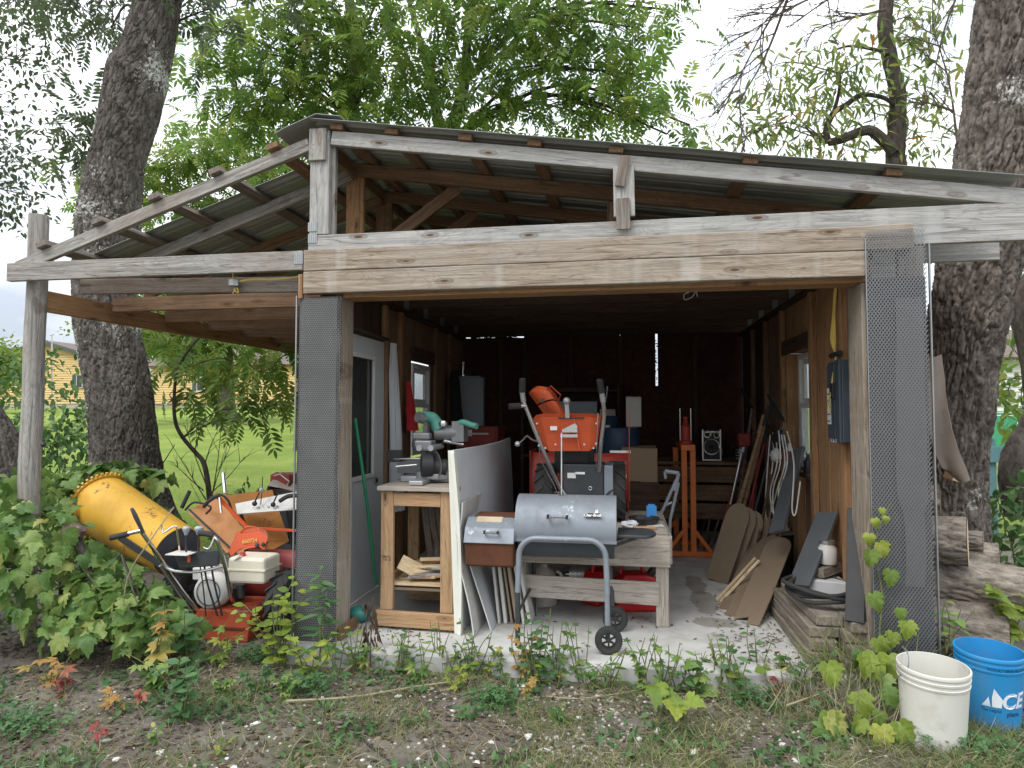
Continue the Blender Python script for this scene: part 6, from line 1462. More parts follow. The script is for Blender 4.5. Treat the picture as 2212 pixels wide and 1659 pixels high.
def palmate():
    vs = []; fs = []; lv, lf = ovate(.42, .1, .2)
    for a, s_ in ((-100, .62), (-52, .85), (0, 1), (52, .85), (100, .62)):
        c, sn = math.cos(R(a)), math.sin(R(a)); o = len(vs); vs += [((x*c + y*sn)*s_, (-x*sn + y*c)*s_, z*s_) for x, y, z in lv]; fs += [tuple(i + o for i in f_) for f_ in lf]
    return vs, fs
def trefoil():
    vs = []; fs = []
    for a in (0, 120, 240):
        c, sn = math.cos(R(a)), math.sin(R(a)); lv = [(0, 0, 0), (.28, .3, .03), (.30, .6, .0), (.12, .78, -.03), (-.12, .78, -.03), (-.30, .6, 0), (-.28, .3, .03)]
        o = len(vs); vs += [(x*c + y*sn, -x*sn + y*c, z) for x, y, z in lv]; fs += [tuple(range(o, o + 7))]
    return vs, fs
BL = {'ovate': ovate(), 'round': ovate(.72, .08, .1), 'long': ovate(.24, .1, .2), 'grape': grape(), 'grape1': grape(3, .55, .1, .5), 'grape2': grape(5, -.25, .5, .9), 'grape3': grape(8, .2, .6, .3), 'palm': palmate(), 'tref': trefoil(), 'pin': pinnate(), 'pin2': pinnate(5, .38, 4)}
BM = {}
def leafmesh(kind, mat):
    if (kind, mat) not in BM:
        me = bpy.data.meshes.new('leaf'); me.from_pydata(BL[kind][0], [], BL[kind][1]); me.materials.append(MAT(mat))
        for p in me.polygons: p.use_smooth = kind[:5] in ('grape', 'ovate', 'round')
        BM[kind, mat] = me
    return BM[kind, mat]
LR = random.Random(99)
def leaf_obj(kind, mat, parent, p, d, n, s_, name='leaf'):
    if kind == 'grape': kind = LR.choice(('grape', 'grape1', 'grape2', 'grape3'))
    d = V(d).normalized(); x = d.cross(V(n));
    x = x.normalized() if x.length > 1e-4 else d.orthogonal().normalized(); z = x.cross(d)
    M = Matrix((x*s_, d*s_, z*s_)).transposed().to_4x4(); M.translation = V(p)
    o = bpy.data.objects.new(name, leafmesh(kind, mat)); return link(o, parent, M)
def trunk_mesh(pts, rs, depth=.022, freq=11, stretch=.35, n=84, step=.028, crack=.22):
    pts = [V(p) for p in pts]; sp_ = []; rr_ = []
    for i in range(len(pts) - 1):
        k = max(2, int((pts[i+1] - pts[i]).length / step)); seg = spline_seg(pts, i, k)
        sp_ += seg; rr_ += [rs[i] + (rs[i+1] - rs[i])*(j/k) for j in range(k)]
    sp_.append(pts[-1]); rr_.append(rs[-1]); vs = []; fs = []; L = 0
    for i, p in enumerate(sp_):
        t = (sp_[min(i+1, len(sp_)-1)] - sp_[max(i-1, 0)]).normalized(); u = V((0, 1, 0)).cross(t).normalized(); w_ = t.cross(u)
        if i: L += (p - sp_[i-1]).length
        for j in range(n):
            a = 2*math.pi*j/n; ca, sa = math.cos(a), math.sin(a); r_ = rr_[i]
            wx = .55*noise.noise((ca*4, sa*4, L*4)) + .3*noise.noise((ca*11, sa*11, L*14)); q = (ca*r_*freq + wx, sa*r_*freq + wx, L*freq*stretch + 1.1*wx)
            d = noise.voronoi(q)[0]; e = min(1, (d[1] - d[0])/crack); e = e*e*(3 - 2*e)
            dd = depth*(e*(.75 + .5*noise.noise((ca*r_*7, sa*r_*7, L*4))) - .5) + .30*depth*noise.noise((ca*r_*60, sa*r_*60, L*45)) + r_*.07*noise.noise((ca*1.3, sa*1.3, L*1.1))
            vs.append(p + (u*ca + w_*sa)*(r_ + dd))
    m = len(sp_)
    for i in range(m - 1):
        for j in range(n): fs.append((i*n + j, i*n + (j+1) % n, (i+1)*n + (j+1) % n, (i+1)*n + j))
    return MB().add(vs, fs, None, True)
def spline_seg(pts, i, n):
    p0 = pts[max(i-1, 0)]; p1 = pts[i]; p2 = pts[i+1]; p3 = pts[min(i+2, len(pts)-1)]; out = []
    for k in range(n):
        t = k/n; out.append(.5*((2*p1) + (p2 - p0)*t + (2*p0 - 5*p1 + 4*p2 - p3)*t*t + (3*p1 - p0 - 3*p2 + p3)*t**3))
    return out
def crown(parent, clumps, kind, mat, size, branch_from, twigmat='twig', name='crown', droop=.35, seed=1, rbr=.03, twigs=6, thin=1.0):
    """clumps: (centre, radius xyz, number of leaves); limbs run from branch_from to each clump"""
    r_ = np.random.default_rng(seed); rr_ = random.Random(seed); Ts = []; Ds = []
    limb = MB()
    for c, rad, n in clumps:
        c = V(c); n = max(4, int(n*thin)); b0 = min(branch_from, key=lambda p: (V(p) - c).length + .8*max(0, V(p).z - c.z)); b0 = V(b0)
        mid = b0.lerp(c, .5) + V((rr_.uniform(-.2, .2), rr_.uniform(-.2, .2), .18*(c - b0).length)); rb = rbr*(.6 + .4*min(2, (c - b0).length/3))
        path = spline([b0, mid, c], 5); limb.tube(path, [rb*(1 - .7*i/(len(path)-1)) for i in range(len(path))], 6, cap=False)
        ends = [c]
        for _ in range(twigs):
            e = c + V([rr_.gauss(0, .55)*q for q in rad]); st = path[rr_.randint(len(path)//2, len(path)-1)]
            tw = spline([st, st.lerp(e, .5) + V((0, 0, .06)), e], 3); limb.tube(tw, [rb*.3*(1 - .75*i/(len(tw)-1)) for i in range(len(tw))], 4, cap=False); ends += tw[2:]
        ends = np.array([tuple(e) for e in ends])
        base = ends[r_.integers(0, len(ends), n)]; off = r_.normal(0, 1, (n, 3))*np.array(rad)*.42
        T = base + off; d = off/np.array(rad) + r_.normal(0, .5, (n, 3)); d[:, 2] -= droop; Ts.append(T); Ds.append(d)
    T = np.concatenate(Ts); D = np.concatenate(Ds); n = len(T); nh = r_.normal(0, .35, (n, 3)); nh[:, 2] += 1
    limb.build('limbs', twigmat, parent)
    o = cloud(name, BL[kind], rot_from(D, nh), T, size*r_.uniform(.7, 1.2, n), r_.random(n), mat, parent); o['kind'] = 'stuff'; return o
def px_clumps(lst): return [(at(px, py, Y=yy), (rx, ry, rz), n) for px, py, yy, rx, ry, rz, n in lst]
def path_px(lst, y):
    P, W_ = [], []
    for px, py, wd in lst:
        P.append(at(px, py, Y=y)); W_.append((at(px + wd/2, py, Y=y) - at(px - wd/2, py, Y=y)).length/2)
    return P, W_
# ---- big leaning trunk behind the lean-to
lt = thing('leaning_tree', 'thick bark trunk with pale lichen leaning beside the lean-to roof', 'tree', at(275, 1075, Y=6.3))
P, W_ = path_px([(285, 1130, 215), (278, 1060, 172), (273, 990, 153), (261, 880, 148), (235, 720, 139), (226, 600, 136), (233, 490, 138), (252, 350, 124), (282, 235, 134), (300, 165, 140), (318, 110, 116), (344, 0, 98), (372, -120, 92), (400, -300, 80)], 6.3)
trunk_mesh(P, [q*.76 for q in W_], .026, 19, .30, n=260, step=.012, crack=.16).build('trunk', 'bark_left', lt, sharp=180)
crown(lt, px_clumps([(150, 10, 7.5, .8, .7, .35, 70), (70, 0, 7.8, .7, .7, .35, 45), (210, 20, 7.2, .5, .5, .35, 45), (240, 60, 7.0, .35, .4, .4, 30), (160, 265, 6.6, .28, .3, .32, 45), (190, 300, 6.6, .2, .3, .3, 25), (330, -150, 6.5, 1.5, 1.2, .8, 120), (500, -120, 6.8, 1.2, 1.2, .6, 90), (450, 20, 6.4, .35, .4, .4, 26)]), 'pin', 'leaf_dark', .27, [P[8], P[10], P[12], P[13]], 'bark_dark', seed=3, rbr=.03, thin=.75)
# ---- tree with fine leaves reaching in from beyond the left edge
ft = thing('fine_leaved_tree', 'fine-leaved tree whose dark sprays hang in from the open sky beside the round post', 'tree', (-13.0, 9.5, 0))
trunk_mesh([(-13.1, 9.4, -.1), (-13.0, 9.4, 3), (-12.7, 9.3, 6), (-12.3, 9.2, 9)], [.28, .24, .2, .14], .02, 9, n=40, step=.08).build('trunk', 'bark_dark', ft)
crown(ft, px_clumps([(20, 60, 8.6, .7, .8, .6, 700), (60, 130, 8.8, .7, .8, .5, 700), (20, 250, 8.6, .35, .6, .5, 330), (40, 350, 8.5, .4, .5, .35, 380), (60, 420, 8.6, .5, .5, .3, 330), (20, 470, 8.6, .35, .5, .25, 200), (-120, 200, 9, 1.2, 1, 1, 800), (110, 20, 8.8, .7, .6, .4, 420), (-100, 420, 9, .9, .8, .7, 400)]), 'ovate', 'leaf_dark', .10, [(-12.9, 9.35, 4), (-12.7, 9.3, 6), (-12.4, 9.25, 8)], 'twig', seed=5, rbr=.02, twigs=9, thin=.68)
# ---- walnut trees behind the shed
wt = thing('walnut_tree', 'leafy green walnut tree crowding the sky behind the shed ridge', 'tree', (-3.4, 11, 0))
P1, W1 = path_px([(790, 900, 46), (775, 500, 40), (760, 260, 32), (764, 120, 24), (748, -60, 18), (720, -250, 12)], 11.0)
trunk_mesh(P1, W1, .012, 14, n=36, step=.06).build('trunk', 'bark_dark', wt)
P2, W2 = path_px([(985, 900, 44), (985, 500, 40), (978, 300, 30), (1003, 180, 22), (1012, 60, 18), (1040, -200, 10)], 11.3)
P3, W3 = path_px([(985, 400, 34), (945, 250, 22), (930, 170, 17), (900, 60, 11), (860, -80, 8)], 11.2)
w2 = thing('walnut_tree', 'two-stemmed walnut tree with dense green leaves rising behind the middle of the roof', 'tree', (-1.5, 11.3, 0))
trunk_mesh(P2, W2, .012, 14, n=36, step=.06).build('trunk', 'bark_dark', w2); trunk_mesh(P3, W3, .01, 14, n=24, step=.06).build('stem', 'bark_dark', w2)
cl = [(430, 160, 9.5, .8, .9, .6, 90), (470, 260, 9.8, .8, .8, .5, 90), (560, 230, 9.6, .9, .9, .5, 95), (540, 110, 9.2, .9, .9, .6, 95), (640, 170, 9.6, .9, .9, .6, 110), (620, 60, 9.2, .9, .9, .6, 100), (700, 230, 10, .9, .8, .5, 90), (720, 110, 9.6, .9, .9, .6, 110), (690, 0, 9.2, 1, 1, .6, 110), (820, 190, 10, .9, .9, .6, 110), (800, 60, 9.6, .9, .9, .6, 110), (560, -40, 9, 1.1, 1, .6, 110), (840, -60, 9.4, 1.2, 1, .7, 120), (600, 290, 10.5, .8, .8, .4, 70), (450, 60, 9.0, .5, .6, .5, 40)]
crown(wt, px_clumps(cl), 'pin', 'leaf_walnut', .36, P1[2:5], 'bark_dark', seed=11, rbr=.035, thin=.6)
cl = [(900, 220, 10.4, .9, .9, .5, 100), (930, 110, 10, .9, .9, .6, 110), (900, 0, 9.6, 1, 1, .6, 110), (1030, 210, 10.4, .9, .9, .6, 110), (1050, 90, 10, .9, .9, .6, 115), (1030, -20, 9.6, 1.1, 1, .6, 120), (1150, 240, 10.4, .9, .9, .5, 105), (1170, 140, 10, .9, .9, .6, 115), (1150, 30, 9.8, 1, 1, .6, 115), (1280, 250, 10.4, .8, .8, .5, 95), (1290, 150, 10, .9, .9, .6, 110), (1270, 40, 9.8, .9, 1, .6, 110), (1370, 260, 10.2, .5, .7, .4, 60), (1390, 160, 10, .55, .7, .6, 70), (1380, 60, 9.8, .6, .8, .5, 70), (1440, 20, 9.8, .35, .5, .3, 28), (1200, -90, 9.6, 1.4, 1, .7, 130), (1400, -80, 9.6, .9, 1, .6, 60), (1490, 270, 10, .28, .4, .22, 26), (1440, 290, 10, .3, .4, .25, 22)]
crown(w2, px_clumps(cl), 'pin', 'leaf_walnut', .36, P2[2:5] + P3[1:4], 'bark_dark', seed=12, rbr=.035, thin=.6)
bt2 = thing('pale_green_tree', 'bright pale green tree glowing between the big trunk and the shed ridge', 'tree', (-9, 17, .3))
trunk_mesh([(-9, 17.5, .2), (-8.9, 17.5, 3), (-8.7, 17.5, 5.2)], [.22, .18, .1], .015, 10, n=28, step=.1).build('trunk', 'bark_dark', bt2)
crown(bt2, px_clumps([(350, 360, 15, 1., 1, .8, 130), (420, 330, 15, 1., 1, .7, 140), (500, 310, 15.5, 1., 1, .7, 140), (560, 350, 15.5, 1., 1, .6, 110), (150, 380, 15, .4, .6, .5, 40), (160, 450, 15, .5, .7, .5, 40), (400, 430, 15.5, 1.2, 1, .6, 120), (520, 440, 15.5, 1.2, 1, .6, 120), (620, 330, 15.5, .8, .8, .6, 70)]), 'pin', 'leaf_bright', .42, [(-8.9, 17.5, 3), (-8.7, 17.5, 5)], 'twig', seed=14, rbr=.03)
# ---- sparse yellowing tree at the right
yt = thing('yellowing_tree', 'thin crooked tree with sparse yellowing leaves and bare branches above the roof', 'tree', (4.9, 11, 0))
P4, W4 = path_px([(1945, 800, 50), (1940, 420, 44), (1934, 340, 42), (1937, 270, 38), (1938, 200, 34), (1925, 140, 32), (1912, 60, 32), (1915, 0, 30), (1916, -120, 26), (1900, -300, 18)], 11.0)
trunk_mesh(P4, W4, .014, 14, n=40, step=.05).build('trunk', 'bark_dark', yt)
def limb_px(lst, y, r0, r1, par, mat='bark_dark', nm='limb'):
    pts = spline([at(px, py, Y=y) for px, py in lst], 5); k = len(pts); return MB().tube(pts, [r0 + (r1 - r0)*i/(k-1) for i in range(k)], 8).build(nm, mat, par)
limb_px([(1932, 330), (1910, 305), (1880, 282), (1850, 288), (1815, 302), (1790, 308)], 10.9, .10, .06, yt)
limb_px([(1790, 308), (1785, 280), (1800, 245), (1830, 225), (1860, 205), (1905, 210), (1930, 225)], 10.9, .055, .03, yt)
limb_px([(1800, 245), (1812, 200), (1815, 150)], 10.9, .035, .015, yt); limb_px([(1936, 120), (1880, 105), (1830, 100), (1790, 115)], 10.9, .035, .012, yt)
crown(yt, px_clumps([(1650, 150, 10.8, .6, .6, .35, 150), (1700, 210, 10.8, .7, .6, .4, 220), (1640, 280, 10.8, .6, .6, .35, 190), (1580, 310, 10.8, .3, .5, .2, 90), (1720, 300, 10.8, .7, .6, .35, 220), (1830, 120, 10.8, .6, .6, .4, 170), (1860, 180, 11, .6, .6, .4, 170), (1880, 260, 11.2, .5, .5, .4, 180), (1830, 330, 11, .7, .6, .3, 230), (1780, 180, 10.8, .5, .6, .4, 150), (1990, 130, 11, .5, .6, .6, 240), (2030, 50, 11, .5, .6, .5, 220), (2000, 240, 11.3, .4, .6, .4, 160), (2010, 330, 11.3, .5, .5, .3, 190), (1970, 20, 11.5, .4, .6, .4, 120), (1780, 250, 10.9, .5, .5, .4, 130)]), 'long', 'leaf_autumn', .20, P4[3:8] + [at(1790, 308, Y=10.9), at(1815, 160, Y=10.9)], 'twig', seed=21, rbr=.018, twigs=9, droop=.35, thin=.6)
# bare branches of the same tree, sweeping left
rb_ = random.Random(8); m = MB()
def bare(p0, p1, r0, depth_):
    p0, p1 = V(p0), V(p1); md = p0.lerp(p1, .5) + V((rb_.uniform(-.1, .1), 0, rb_.uniform(-.05, .15)))*(p1 - p0).length*.5
    pts = spline([p0, md, p1], 5); m.tube(pts, [r0*(1 - .75*i/10) for i in range(11)], 5, cap=False)
    if depth_:
        for _ in range(4 + depth_):
            s_ = pts[rb_.randint(3, 10)]; d = (p1 - p0).normalized(); sd = V((d.x + rb_.uniform(-.9, .9), rb_.uniform(-.4, .4), d.z + rb_.uniform(-.8, .7)))
            bare(s_, s_ + sd.normalized()*(p1 - p0).length*rb_.uniform(.2, .45), max(.004, r0*.5), depth_ - 1)
for a, b in (((1915, -40), (1600, 80)), ((1915, -80), (1700, 60)), ((1912, 20), (1760, 60)), ((1720, -40), (1580, 200)), ((1800, -60), (1640, 30)), ((1700, 0), (1570, 260))): bare(at(*a, Y=10.5), at(*b, Y=10.2), .026, 3)
for a, b in (((2090, -60), (2010, 200)), ((2070, 330), (2015, 60)), ((2060, 240), (1960, 210))): bare(at(*a, Y=10.6), at(*b, Y=10.6), .022, 3)
m.build('bare_branches', 'twig', yt)
# ---- big trunk right of the shed
rt = thing('shagbark_tree', 'massive rough-barked trunk standing behind the firewood pile', 'tree', at(2045, 1080, Y=5.45))
P, W_ = path_px([(2030, 1200, 230), (2040, 1080, 190), (2052, 960, 165), (2072, 800, 165), (2096, 660, 175), (2120, 540, 182), (2146, 400, 186), (2166, 250, 184), (2186, 100, 182), (2205, -60, 180), (2225, -260, 170)], 5.45)
trunk_mesh(P, [q*.93 for q in W_], .038, 20, .24, n=260, step=.012, crack=.22).build('trunk', 'bark_right', rt, sharp=180)
P5, W5 = path_px([(2235, 820, 50), (2205, 660, 46), (2230, 600, 40), (2290, 480, 30)], 8.5)
sr = thing('slender_tree', 'slender leaning trunk with bright leaves seen past the massive trunk', 'tree', P5[0])
trunk_mesh([P5[0] - V((0, 0, 1.8))] + P5, [W5[0]] + W5, .012, 14, n=30, step=.06).build('trunk', 'bark_dark', sr)
crown(sr, px_clumps([(2190, 760, 9.5, .5, .5, .6, 90), (2170, 880, 9.5, .4, .5, .4, 80), (2200, 680, 9.5, .3, .5, .5, 60), (2215, 930, 9.5, .4, .5, .3, 60), (2195, 620, 10, .4, .5, .3, 40), (2140, 900, 9.6, .25, .3, .2, 24)]), 'ovate', 'leaf_bright', .17, P5, 'twig', seed=31, rbr=.012)
# dark root and stump-like trunk at the far left edge
rl = thing('leaning_stump', 'dark leaning stump of cracked bark behind the round post', 'stump', at(10, 1100, Y=5.2))
P, W_ = path_px([(30, 1130, 110), (15, 1060, 100), (-15, 980, 95), (-60, 900, 90), (-110, 840, 80)], 5.2); trunk_mesh(P, W_, .026, 19, .3, n=160, step=.014, crack=.16).build('trunk', 'bark_left', rl, sharp=180)
P, W_ = path_px([(2230, 1100, 120), (2195, 1010, 70), (2225, 930, 55), (2260, 860, 50)], 6.4); rl2 = thing('small_trunk', 'narrow bark trunk beside the teal fence board', 'tree', P[0]); trunk_mesh(P, W_, .018, 12, n=40).build('trunk', 'bark_right', rl2, sharp=80)
# ---- sapling and drooping walnut sprays in the lean-to opening
sa = thing('walnut_sapling', 'crooked walnut sapling with drooping bright sprays seen through the lean-to', 'tree', at(452, 1095, Y=6.9))
sp_px = [(455, 1110), (450, 1050), (440, 1000), (420, 975), (395, 945), (380, 915), (376, 870), (384, 800), (420, 740), (470, 700)]
limb_px(sp_px, 6.9, .032, .012, sa, 'bark_dark', 'trunk')
SP = [at(px, py, Y=6.9) for px, py in sp_px[4:]] + [at(560, 720, Y=7.2), at(620, 730, Y=7.3)]
MB().tube(spline([at(470, 700, Y=6.9), at(560, 705, Y=7.2), at(630, 725, Y=7.4)], 5), .010, 6).build('limb', 'bark_dark', sa)
crown(sa, px_clumps([(370, 790, 7.1, .3, .3, .28, 34), (420, 760, 7.1, .4, .4, .25, 46), (440, 850, 7.2, .32, .3, .25, 34), (510, 790, 7.2, .4, .4, .28, 56), (560, 850, 7.2, .35, .35, .28, 50), (600, 790, 7.3, .35, .35, .28, 48), (610, 900, 7.3, .25, .3, .25, 34), (540, 920, 7.2, .18, .2, .15, 12), (630, 850, 7.4, .25, .3, .3, 34), (380, 700, 7.4, .5, .4, .2, 30), (600, 760, 7.8, .5, .4, .3, 50)]), 'pin', 'leaf_bright', .30, SP, 'twig', seed=41, rbr=.012, droop=.55, twigs=4, thin=.42)
m = MB(); rb_ = random.Random(18)
for a, b in (((450, 1060), (400, 920)), ((440, 1010), (470, 930)), ((455, 1080), (500, 960)), ((450, 1070), (530, 985)), ((455, 1090), (480, 900)), ((420, 975), (445, 900)), ((445, 1080), (370, 960)), ((440, 1060), (375, 1000))): bare(at(*a, Y=6.9), at(*b, Y=6.8), .008, 1)
m.build('twigs', 'twig', sa)

# ================================================================== BACKGROUND
# yellow sided house across the lawn
YH = 47.0; hz = gz(-20, YH) - .1
hs_ = thing('yellow_house', 'pale yellow lap-sided house with dark green trim across the lawn', 'house', (-22, YH, hz))
hx0, hx1 = at(20, 880, Y=YH).x, at(196, 880, Y=YH).x
mid = at(118, 745, Y=YH); xg0, xg1 = at(40, 880, Y=YH).x, at(200, 880, Y=YH).x
base_z = at(150, 872, Y=YH).z; eave_z = at(80, 772, Y=YH).z; peak = at(125, 743, Y=YH).z + .15
xL, xR = at(70, 800, Y=YH).x - 3.4, at(178, 800, Y=YH).x + 1.0
nb = 24
def gable_w(z):
    if z <= eave_z: return xL, xR
    t = (z - eave_z)/(peak - eave_z); c = (xL + xR)/2; return xL + (c - xL)*t, xR + (c - xR)*t
MB().prism([(xL, base_z), (xR, base_z), (xR, eave_z), ((xL + xR)/2, peak), (xL, eave_z)], .1, Matrix.Translation((0, YH + .12, 0)) @ Matrix.Rotation(R(90), 4, 'X')).build('wall', 'vinyl', hs_)
bh = .19; z = base_z
while z < peak - .1:
    a, b = gable_w(z + bh/2); vs = [(a, YH + .06, z + bh), (b, YH + .06, z + bh), (b, YH + .0, z + .005), (a, YH + .0, z + .005), (a, YH + .06, z), (b, YH + .06, z)]
    MB().add(vs, [(3, 2, 1, 0), (4, 5, 2, 3)]).build('siding_board', 'vinyl', hs_); z += bh
MB().box(((xL + xR)/2, YH + .2, (base_z + hz)/2), (xR - xL - .1, .3, base_z - hz + .3)).build('foundation', 'foundation', hs_)
c = (xL + xR)/2
for s_, xe in ((-1, xL - .5), (1, xR + .5)):
    MB().grid([[(c, YH - .4, peak + .06), (c, YH + 9, peak + .06)], [(xe, YH - .4, eave_z - .12), (xe, YH + 9, eave_z - .12)]], t=.12 * s_, smooth=False).build('roof', 'shingle', hs_)
    MB().bar((c, YH - .42, peak - .04), (xe, YH - .42, eave_z - .2), .22, .04).build('fascia', 'trim_dark', hs_)
def far_window(par, px0, px1, py0, py1, shut=True):
    a, b = at(px0, py0, Y=YH - .06), at(px1, py1, Y=YH - .06); w_ = b.x - a.x; h_ = a.z - b.z
    f_ = MB().box(((a.x + b.x)/2, YH - .03, (a.z + b.z)/2), (w_, .08, h_)).build('window', 'white_frame', par)
    MB().box(((a.x + b.x)/2, YH - .075, (a.z + b.z)/2), (w_ - .12, .02, h_ - .12)).build('pane', 'window_dark', f_)
    if shut:
        for s_ in (-1, 1): MB().box(((a.x + b.x)/2 + s_*(w_/2 + .2), YH - .03, (a.z + b.z)/2), (.36, .06, h_)).build('shutter', 'shutter', f_)
far_window(hs_, 165, 178, 809, 838)
# long wing of the same house seen right of the trunk
wg = thing('house_wing', 'long low yellow-sided wing of the house seen through the lean-to', 'house', (-13, YH + 1, hz))
wa, wb_ = at(325, 880, Y=YH + 1).x, at(640, 880, Y=YH + 1).x; we = at(400, 790, Y=YH + 1).z
MB().box(((wa + wb_)/2, YH + 1.6, (base_z + we)/2), (wb_ - wa, .9, we - base_z)).build('wall', 'vinyl', wg)
z = base_z
while z < we - .05:
    vs = [(wa, YH + 1.12, z + bh), (wb_, YH + 1.12, z + bh), (wb_, YH + 1.06, z + .005), (wa, YH + 1.06, z + .005), (wa, YH + 1.12, z), (wb_, YH + 1.12, z)]
    MB().add(vs, [(3, 2, 1, 0), (4, 5, 2, 3)]).build('siding_board', 'vinyl', wg); z += bh
MB().box(((wa + wb_)/2, YH + 1.6, (base_z + hz)/2), (wb_ - wa - .1, .8, base_z - hz + .3)).build('foundation', 'foundation', wg)
MB().grid([[(wa - .4, YH + .6, we - .1), (wb_ + .4, YH + .6, we - .1)], [(wa - .4, YH + 6, we + 1.9), (wb_ + .4, YH + 6, we + 1.9)]], t=-.1, smooth=False).build('roof', 'shingle', wg)
for a in ((425, 442, 815, 845), (350, 360, 868, 874), (455, 470, 868, 874)): far_window(wg, *a, shut=a[0] == 425)
for o in (hs_, wg): pass
MB().box((at(488, 860, Y=YH + 1).x, YH + 1.03, (base_z + we)/2 - .3), (.5, .08, we - base_z - .6)).build('corner_trim', 'far_white', wg)
MB().cyl(at(112, 860, Y=YH - 3), at(112, 722, Y=YH - 3), .05, n=8).cyl(at(108, 724, Y=YH - 3), at(117, 722, Y=YH - 3), .05, n=8).build('antenna_mast', 'steel', hs_)
# trunk on the lawn
P, W_ = path_px([(492, 912, 46), (490, 890, 36), (487, 840, 33), (484, 760, 32), (480, 650, 30)], 30); tt = thing('lawn_tree', 'grey tree trunk standing on the lawn in front of the house wing', 'tree', P[0])
trunk_mesh(P, W_, .03, 5, n=36, step=.15).build('trunk', 'bark_right', tt)
crown(tt, px_clumps([(480, 640, 29, 3, 2, 1.5, 260), (390, 660, 29, 2.5, 2, 1.5, 220), (570, 650, 29, 2.5, 2, 1.5, 220), (350, 730, 30, 1.5, 1.5, .8, 120), (420, 740, 29, 1.4, 1.4, .7, 110), (640, 700, 30, 2, 2, 1.5, 180)]), 'pin', 'leaf_bright', .9, [P[3], P[4]], 'twig', seed=51, rbr=.1)
# tree line beyond, each tree on its own
for k, (px, py, y_, s_, lab) in enumerate(((-30, 790, 38, 2.4, 'round green tree beside the yellow house gable'), (-40, 790, 24, 1.8, 'low bushy tree in front of the yellow house'), (620, 800, 60, 5, 'distant tree behind the house wing'), (300, 760, 70, 6, 'far tree showing over the house roof'), (2260, 700, 40, 5, 'leafy tree rising above the white-sided house'), (2150, 800, 50, 3, 'pale tree behind the white-sided house wall'))):
    c = at(px, py, Y=y_); o = thing('distant_tree', lab, 'tree', (c.x, c.y, gz(c.x, c.y)))
    trunk_mesh([(c.x, c.y, gz(c.x, c.y) - .2), (c.x, c.y, c.z)], [.25, .15], .02, 6, n=16, step=.3).build('trunk', 'bark_dark', o)
    rr_ = random.Random(k); cl = []
    for _ in range(12): cl.append((c + V((rr_.gauss(0, .5), rr_.gauss(0, .5), rr_.gauss(0, .4)))*1 + V((rr_.uniform(-1, 1)*s_*.8, rr_.uniform(-1, 1)*s_*.6, rr_.uniform(-.8, .9)*s_*.8)), (s_*.4, s_*.4, s_*.35), 170))
    crown(o, cl, 'round', ('leaf_bush', 'leaf_bright')[k % 2], .055*s_ + .1, [c], 'twig', seed=60 + k, rbr=.05, twigs=3)
# right background: white house, teal board fence, green bin
wh = thing('white_house', 'white-sided house beyond the teal fence board', 'house', (20, 30, 1))
a = at(2120, 800, Y=30); b = at(2330, 940, Y=30)
MB().box(((a.x + b.x)/2, 30.5, 1.6), (b.x - a.x, .8, 4.0)).build('wall', 'far_white', wh)
for k in range(16):
    z = .1 + .2*k; MB().add([(a.x, 30.08, z + .2), (b.x, 30.08, z + .2), (b.x, 30.02, z + .005), (a.x, 30.02, z + .005)], [(3, 2, 1, 0)]).build('siding_board', 'far_white', wh)
MB().grid([[(a.x - .4, 29.6, 3.6), (b.x + .4, 29.6, 3.6)], [(a.x - .4, 34, 5.2), (b.x + .4, 34, 5.2)]], t=-.1, smooth=False).build('roof', 'shingle', wh)
q = at(2168, 852, Y=29.9); f_ = MB().box(q, (.9, .08, .5)).build('window', 'white_frame', wh); MB().box(q + V((0, -.05, 0)), (.7, .02, .36)).build('pane', 'window_dark', f_)
fe = thing('teal_fence', 'weathered teal board rail behind the massive trunk', 'fence', at(2170, 1000, Y=8.8))
for k, py in enumerate((974, 990)):
    a, b = at(2100, py, Y=8.8), at(2330, py, Y=8.8); board('rail', a, b, .10, .03, 'teal_board', fe)
for px in (2140, 2250): a = at(px, 960, Y=8.85); board('post', (a.x, 8.85, gz(a.x, 8.85) - .1), a + V((0, 0, .08)), .09, .05, 'teal_board', fe, up=(1, 0, 0))
q = at(2160, 948, Y=20); gb = thing('green_bin', 'small green wheeled bin standing before the white house', 'bin', (q.x, 20, gz(q.x, 20)))
MB().box((q.x, 20, gz(q.x, 20) + .45), (.55, .55, .85), None, 0, 1.1).build('body', 'green_bin', gb, bevel=.03); MB().box((q.x, 20, gz(q.x, 20) + .93), (.66, .66, .06)).build('lid', 'green_bin', gb, bevel=.02)
gs = thing('green_shed', 'dark green metal shed corner on the lawn beside the shade-cloth post', 'shed', at(645, 935, Y=22))
a = at(638, 940, Y=22); MB().box((a.x + .9, 22.6, a.z + .55), (1.8, 1.2, 1.3)).build('wall', 'trim_dark', gs); MB().box((a.x + .9, 22.6, a.z + 1.26), (2., 1.4, .1)).build('roof', 'shingle', gs)
for k in range(6): MB().box((a.x + .15 + .3*k, 21.99, a.z + .55), (.03, .03, 1.28)).build('panel_rib', 'steel', gs)

